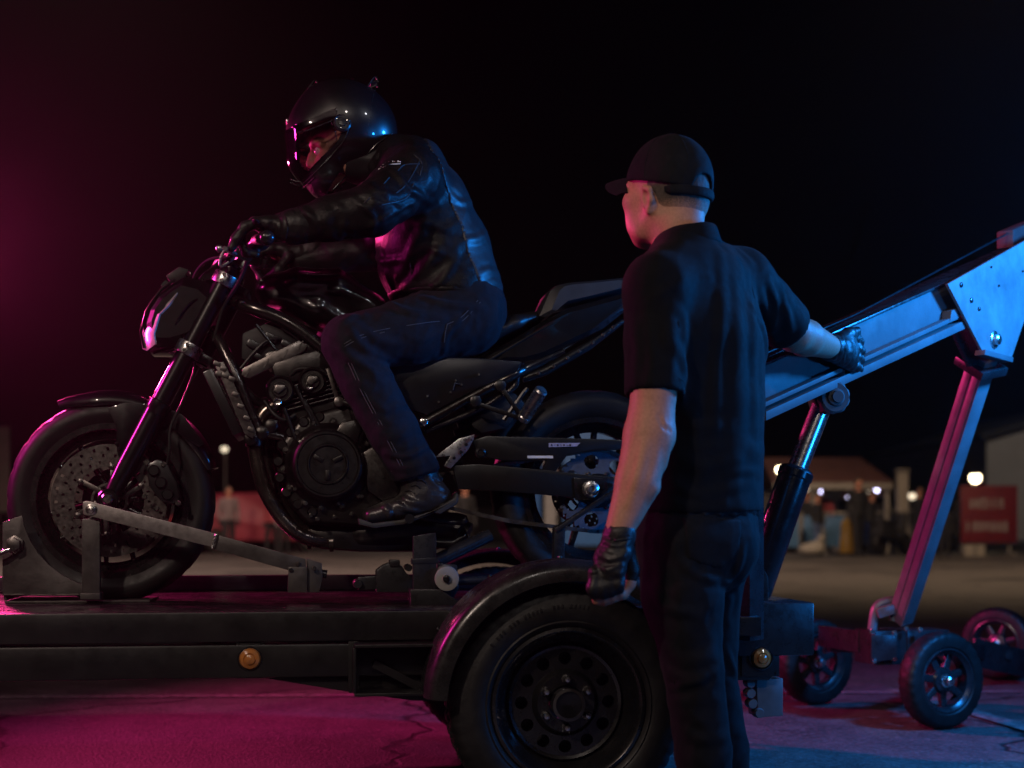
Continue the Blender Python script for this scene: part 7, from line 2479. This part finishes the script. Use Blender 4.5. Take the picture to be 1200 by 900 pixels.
for k in range(6):
    a = math.radians(30 + 60 * k)
    ln = []
    for q in range(15):
        e_ = math.radians(88 - 92 * q / 14)
        if k in (2, 3) and q > 11:
            continue
        ln.append(hp(-0.004 + 0.1125 * math.cos(a) * math.cos(e_), 0.093 * math.sin(a) * math.cos(e_), 0.006 + 0.1175 * math.sin(e_)))
    ln = [p for p in ln if (p - hp(0, 0, 0)).dot(UP) > 0.25 * (p - HC).dot(HF) + 0.004]
    sms.tube(ln, 0.0013, 6)
mb_(sms, 'cap_seam', CAPM)
mb_(MB().ball(hp(-0.004, 0, 0.123), (0.008, 0.008, 0.005), None, 14, 8), 'cap_button', CAPM)

# polo shirt
s = SDF(0.006, 0.035)
aL = (EL_ - SL).normalized()
eL = W(768, 464, 3.178)
aR = (ER - SR).normalized()
eR = SR + (ER - SR) * 0.86
s.limb([SL, SL * 0.5 + eL * 0.5, eL + aL * 0.03], [0.073, 0.07, 0.0665], None, 0.03)
s.limb([SR, SR * 0.5 + eR * 0.5, eR + aR * 0.03], [0.072, 0.068, 0.064], None, 0.03)
def end_cut(sd, p, ax, r):
    R = ax.to_track_quat('Z', 'Y').to_matrix()
    sd.box(p + ax * 0.06, (r * 1.5, r * 1.5, 0.06), R, 0.001, 0.003, True)
    sd.limb([p - ax * 0.02, p + ax * 0.05], [r * 0.84, r * 0.88], None, 0.003, True)
end_cut(s, eL, aL, 0.067)
end_cut(s, eR, aR, 0.064)
s.limb([W(821, 600, 3.37), W(823, 540, 3.37), W(823, 470, 3.37), W(820, 400, 3.37), W(816, 345, 3.37)], [(0.17, 0.134), (0.166, 0.128), (0.176, 0.128), (0.198, 0.134), (0.185, 0.112)], lv_)
s.limb([W(808, 318, 3.37), W(803, 303, 3.375)], [(0.11, 0.095), (0.083, 0.084)], lv_)
s.limb([W(803, 306, 3.36), W(786, 322, 3.29), SL], [0.066, 0.068, 0.07])
s.limb([W(812, 308, 3.38), SR], [0.064, 0.068])
s.plane(W(822, 598, 3.37), (0.0, 0.05, -1), 0.006)
s2 = s.clone()
sfl = []
def sf_(pts, w, hh):
    sfl.append((wline(s2, pts, 0, 3), w, hh))
for pts in ([(858, 300), (864, 380), (866, 470), (858, 560)], [(876, 310), (882, 400), (884, 500)], [(844, 296), (846, 360), (838, 440), (836, 520)], [(824, 330), (816, 400), (812, 470), (820, 560)]):
    sf_(pts, random.uniform(0.014, 0.026), random.uniform(0.002, 0.0042))
for pts in ([(778, 352), (800, 372), (806, 410)], [(782, 400), (800, 420), (806, 460)], [(796, 480), (820, 500), (850, 500)], [(790, 530), (820, 548), (862, 540)], [(780, 562), (820, 580), (880, 566)], [(768, 572), (800, 592), (850, 590)],
            [(840, 560), (868, 552), (892, 556)], [(744, 372), (748, 410), (746, 450)], [(762, 400), (766, 430), (762, 458)], [(784, 372), (786, 410), (782, 452)], [(872, 520), (886, 530), (900, 524)], [(800, 330), (780, 340), (764, 352)], [(848, 290), (862, 292), (880, 310)]):
    sf_(pts, random.uniform(0.01, 0.018), random.uniform(0.0015, 0.004))
for pts in ([(900, 330), (908, 352), (908, 384)], [(888, 340), (900, 370), (908, 396)], [(914, 350), (922, 368), (926, 386)], [(880, 360), (894, 390), (898, 420)]):
    sf_(pts, 0.011, 0.0045)
shirt = ms('polo_shirt', s, POLO, 2, sfl, [(0.003, (7, 7, 3), 2.9), (0.001, (18, 18, 10), 6.1)])
cc_ = W(799, 295, 3.385)
def collar_ring(rad, z, n=40):
    out = []
    for i in range(n + 1):
        a = 2 * math.pi * i / n
        sa = math.sin(a)
        out.append(cc_ + lv_ * ((0.076 + rad) * math.cos(a)) + cv * ((0.08 + rad) * sa - 0.002) + UP * (0.012 - 0.03 * sa + z - (0.016 * max(0.0, sa) if z < 0 else 0)))
    return out
cm_ = MB()
prof_ = [(-0.006, -0.014), (-0.004, 0.012), (-0.001, 0.0165), (0.003, 0.015), (0.007, 0.004), (0.0125, -0.014), (0.0175, -0.026), (0.0165, -0.0275), (0.009, -0.016), (0.001, 0.0)]
rings_ = [collar_ring(r, z) for r, z in prof_]
cm_.loops([[rg[i] for rg in rings_] for i in range(41)], True, False)
mb_(cm_, 'polo_collar', POLO, 60)
hemm = MB()
for p_, ax, r in ((eL, aL, 0.0695), (eR, aR, 0.067)):
    for o_ in (-0.022, -0.027):
        n1_ = ax.orthogonal().normalized()
        n2_ = ax.cross(n1_)
        q0 = p_ + ax * o_
        loop_ = []
        for k in range(40):
            dv_ = n1_ * math.cos(k * math.pi / 20) + n2_ * math.sin(k * math.pi / 20)
            loop_.append(surf(s2, q0 + dv_ * 0.12, q0, -0.0005, 200))
        hemm.tube(loop_, 0.0013, 5, False, True)
for pts in ([(846, 283), (858, 300), (862, 320)], [(760, 322), (776, 334), (790, 356), (796, 384)], [(858, 292), (876, 318), (884, 350)], [(800, 302), (820, 296), (842, 284)]):
    hemm.tube(wline(s2, pts, 0.001, 5), 0.0018, 6)
mb_(hemm, 'shirt_seam', POLO)
# black jeans
j = SDF(0.006, 0.035)
j.limb([W(820, 585, 3.37), W(818, 625, 3.37)], [(0.152, 0.115), (0.16, 0.12)], lv_)
j.ell(W(842, 640, 3.36) , (0.085, 0.1, 0.1), None, 0.05)
j.limb([W(801, 640, 3.31), W(800, 700, 3.295), KL, W(824, 880, 3.3), AL], [0.104, 0.09, 0.065, 0.0615, 0.06], None, 0.03)
j.limb([W(834, 640, 3.46), W(824, 700, 3.48), KR, W(846, 880, 3.52), AR], [0.1, 0.088, 0.065, 0.062, 0.06], None, 0.03)
jfl = []
for pts in ([(764, 690), (784, 712), (822, 720)], [(784, 762), (804, 776), (836, 764)], [(782, 782), (800, 796), (822, 794)], [(786, 806), (806, 802), (838, 786)], [(796, 850), (816, 866), (848, 862)],
            [(842, 660), (852, 690), (850, 730)], [(870, 640), (862, 668), (846, 684)], [(800, 660), (820, 676), (846, 680)], [(770, 650), (776, 680), (770, 710)], [(850, 760), (856, 780), (862, 790)], [(778, 800), (800, 820), (838, 818)]):
    jfl.append((wline(j, pts, 0, 3), random.uniform(0.009, 0.015), random.uniform(0.002, 0.006)))
pants = ms('black_jeans', j, BLKJEAN, 2, jfl, [(0.004, (9, 9, 9), 1.2), (0.0018, (26, 26, 22), 9.0)])
pk = j.clone().off(0.0035)
pk.vox = 0.005
pk.keep_poly([(W(x, y, 3.26).x, W(x, y, 3.26).z) for x, y in [(797, 606), (868, 609), (866, 650), (842, 667), (801, 655)]], cut=False)
pk.plane(W(830, 640, 3.36), (0.2, 1, 0), 0.004)
ms('back_pocket', pk, BLKJEAN, 2, jfl, [(0.004, (9, 9, 9), 1.2)])
sti = MB()
for pts in ([(797, 608), (830, 612), (868, 611)], [(799, 614), (830, 618), (867, 617)], [(876, 612), (872, 660), (862, 720)], [(776, 620), (774, 680), (784, 760), (800, 860)]):
    sti.tube(wline(j, pts, 0.0045, 5), 0.0013, 5)
mb_(sti, 'stitching', BLKJEAN)
bt = SDF(0.005, 0.01)
ring = [W(820, 596, 3.37) + lv_ * (0.16 * math.cos(a)) + cv * (0.124 * math.sin(a)) for a in [2 * math.pi * i / 24 for i in range(25)]]
bt.limb(ring, [(0.018, 0.006)] * 25, UP)
ms('belt', bt, PLASTIC, 1)
for A in (AL, AR):
    so = SDF(0.006, 0.02)
    z0 = A.z
    so.limb([A + UP * 0.05, A - UP * 0.01], [0.058, 0.052])
    so.limb([A - cv * 0.04 - UP * (z0 - 0.04), A + cv * 0.06 - UP * (z0 - 0.042), A + cv * 0.17 - UP * (z0 - 0.036)], [(0.04, 0.04), (0.048, 0.04), (0.044, 0.03)], cv.cross(UP))
    so.plane((0, 0, 0.008), (0, 0, -1), 0.003)
    ms('shoe', so, BOOTM, 2)
# gloves
g1 = SDF(0.0034, 0.012)
g1.limb([W(726, 626, 3.12), W(724, 634, 3.12), W(718, 650, 3.11), W(712, 671, 3.1)], [(0.0355, 0.034), (0.034, 0.03), (0.042, 0.0255), (0.0445, 0.021)], LW, 0.012)
for A in fingers:
    e = A[1] + (A[2] - A[1]) * 0.45
    g1.limb([A[0], A[1], e], [0.0148, 0.0136, 0.0128], None, 0.005)
g1.limb(TH[:2] + [TH[1] * 0.4 + TH[2] * 0.6], [0.0205, 0.0165, 0.0155], None, 0.01)
gfl = [(wline(g1, p_, 0, 3), 0.006, 0.0035) for p_ in ([(708, 634), (722, 640), (736, 636)], [(704, 650), (716, 656), (730, 652)], [(700, 662), (712, 668), (726, 662)])]
ms('glove', g1, GLOVEM, 2, gfl, [(0.0014, (45, 45, 45), 2.0)])
kn = MB()
for A in fingers:
    kn.ball(wsurf(g1, *[(lambda q: (600 + q.x / q.y * FPX, HOR - (q.z - CAM_Z) / q.y * FPX))(A[0])][0], -0.002), (0.0095, 0.006, 0.009), None, 12, 8)
mb_(kn, 'knuckle_pad', GLOVEM)
mb_(MB().tube([q for q in wline(g1, [(708, 629), (722, 633), (740, 630)], 0.002, 5)], 0.0035, 7), 'glove_strap', PLASTIC)
g2 = SDF(0.0038, 0.012)
g2.limb([WRr - (WRr - ER).normalized() * 0.012, WRr, W(985, 411, 3.95), RP, W(998, 414, 4.0)], [(0.036, 0.035), (0.035, 0.032), (0.04, 0.03), (0.045, 0.026), (0.044, 0.022)], UP, 0.012)
for A in rf_:
    g2.limb(A, [0.0152, 0.0142, 0.0132, 0.0122], None, 0.005)
g2.limb([W(984, 398, 3.95), W(994, 391, 3.99), W(1004, 388, 4.03)], [0.02, 0.016, 0.013], None, 0.01)
ms('glove', g2, GLOVEM, 2, [(wline(g2, p_, 0, 3), 0.006, 0.003) for p_ in ([(976, 392), (980, 408), (976, 426)], [(986, 394), (990, 410), (986, 430)])], [(0.0014, (45, 45, 45), 2.0)])

# ------------------------------------------------------------------ thin night air that catches the stage lamps
hz_m = bpy.data.materials.new('haze_air')
hz_m.use_nodes = True
hn = hz_m.node_tree
hn.nodes.remove(hn.nodes['Principled BSDF'])
pv_ = hn.nodes.new('ShaderNodeVolumePrincipled')
pv_.inputs['Color'].default_value = (0.85, 0.85, 0.88, 1)
pv_.inputs['Density'].default_value = 0.0008
pv_.inputs['Anisotropy'].default_value = 0.8
hn.links.new(pv_.outputs['Volume'], hn.nodes['Material Output'].inputs['Volume'])
hzb = MB().box((0, 45, 10), (130, 110, 22.2))
hzo = hzb.build('haze', hz_m, None, 180)
hzo['kind'] = 'stuff'
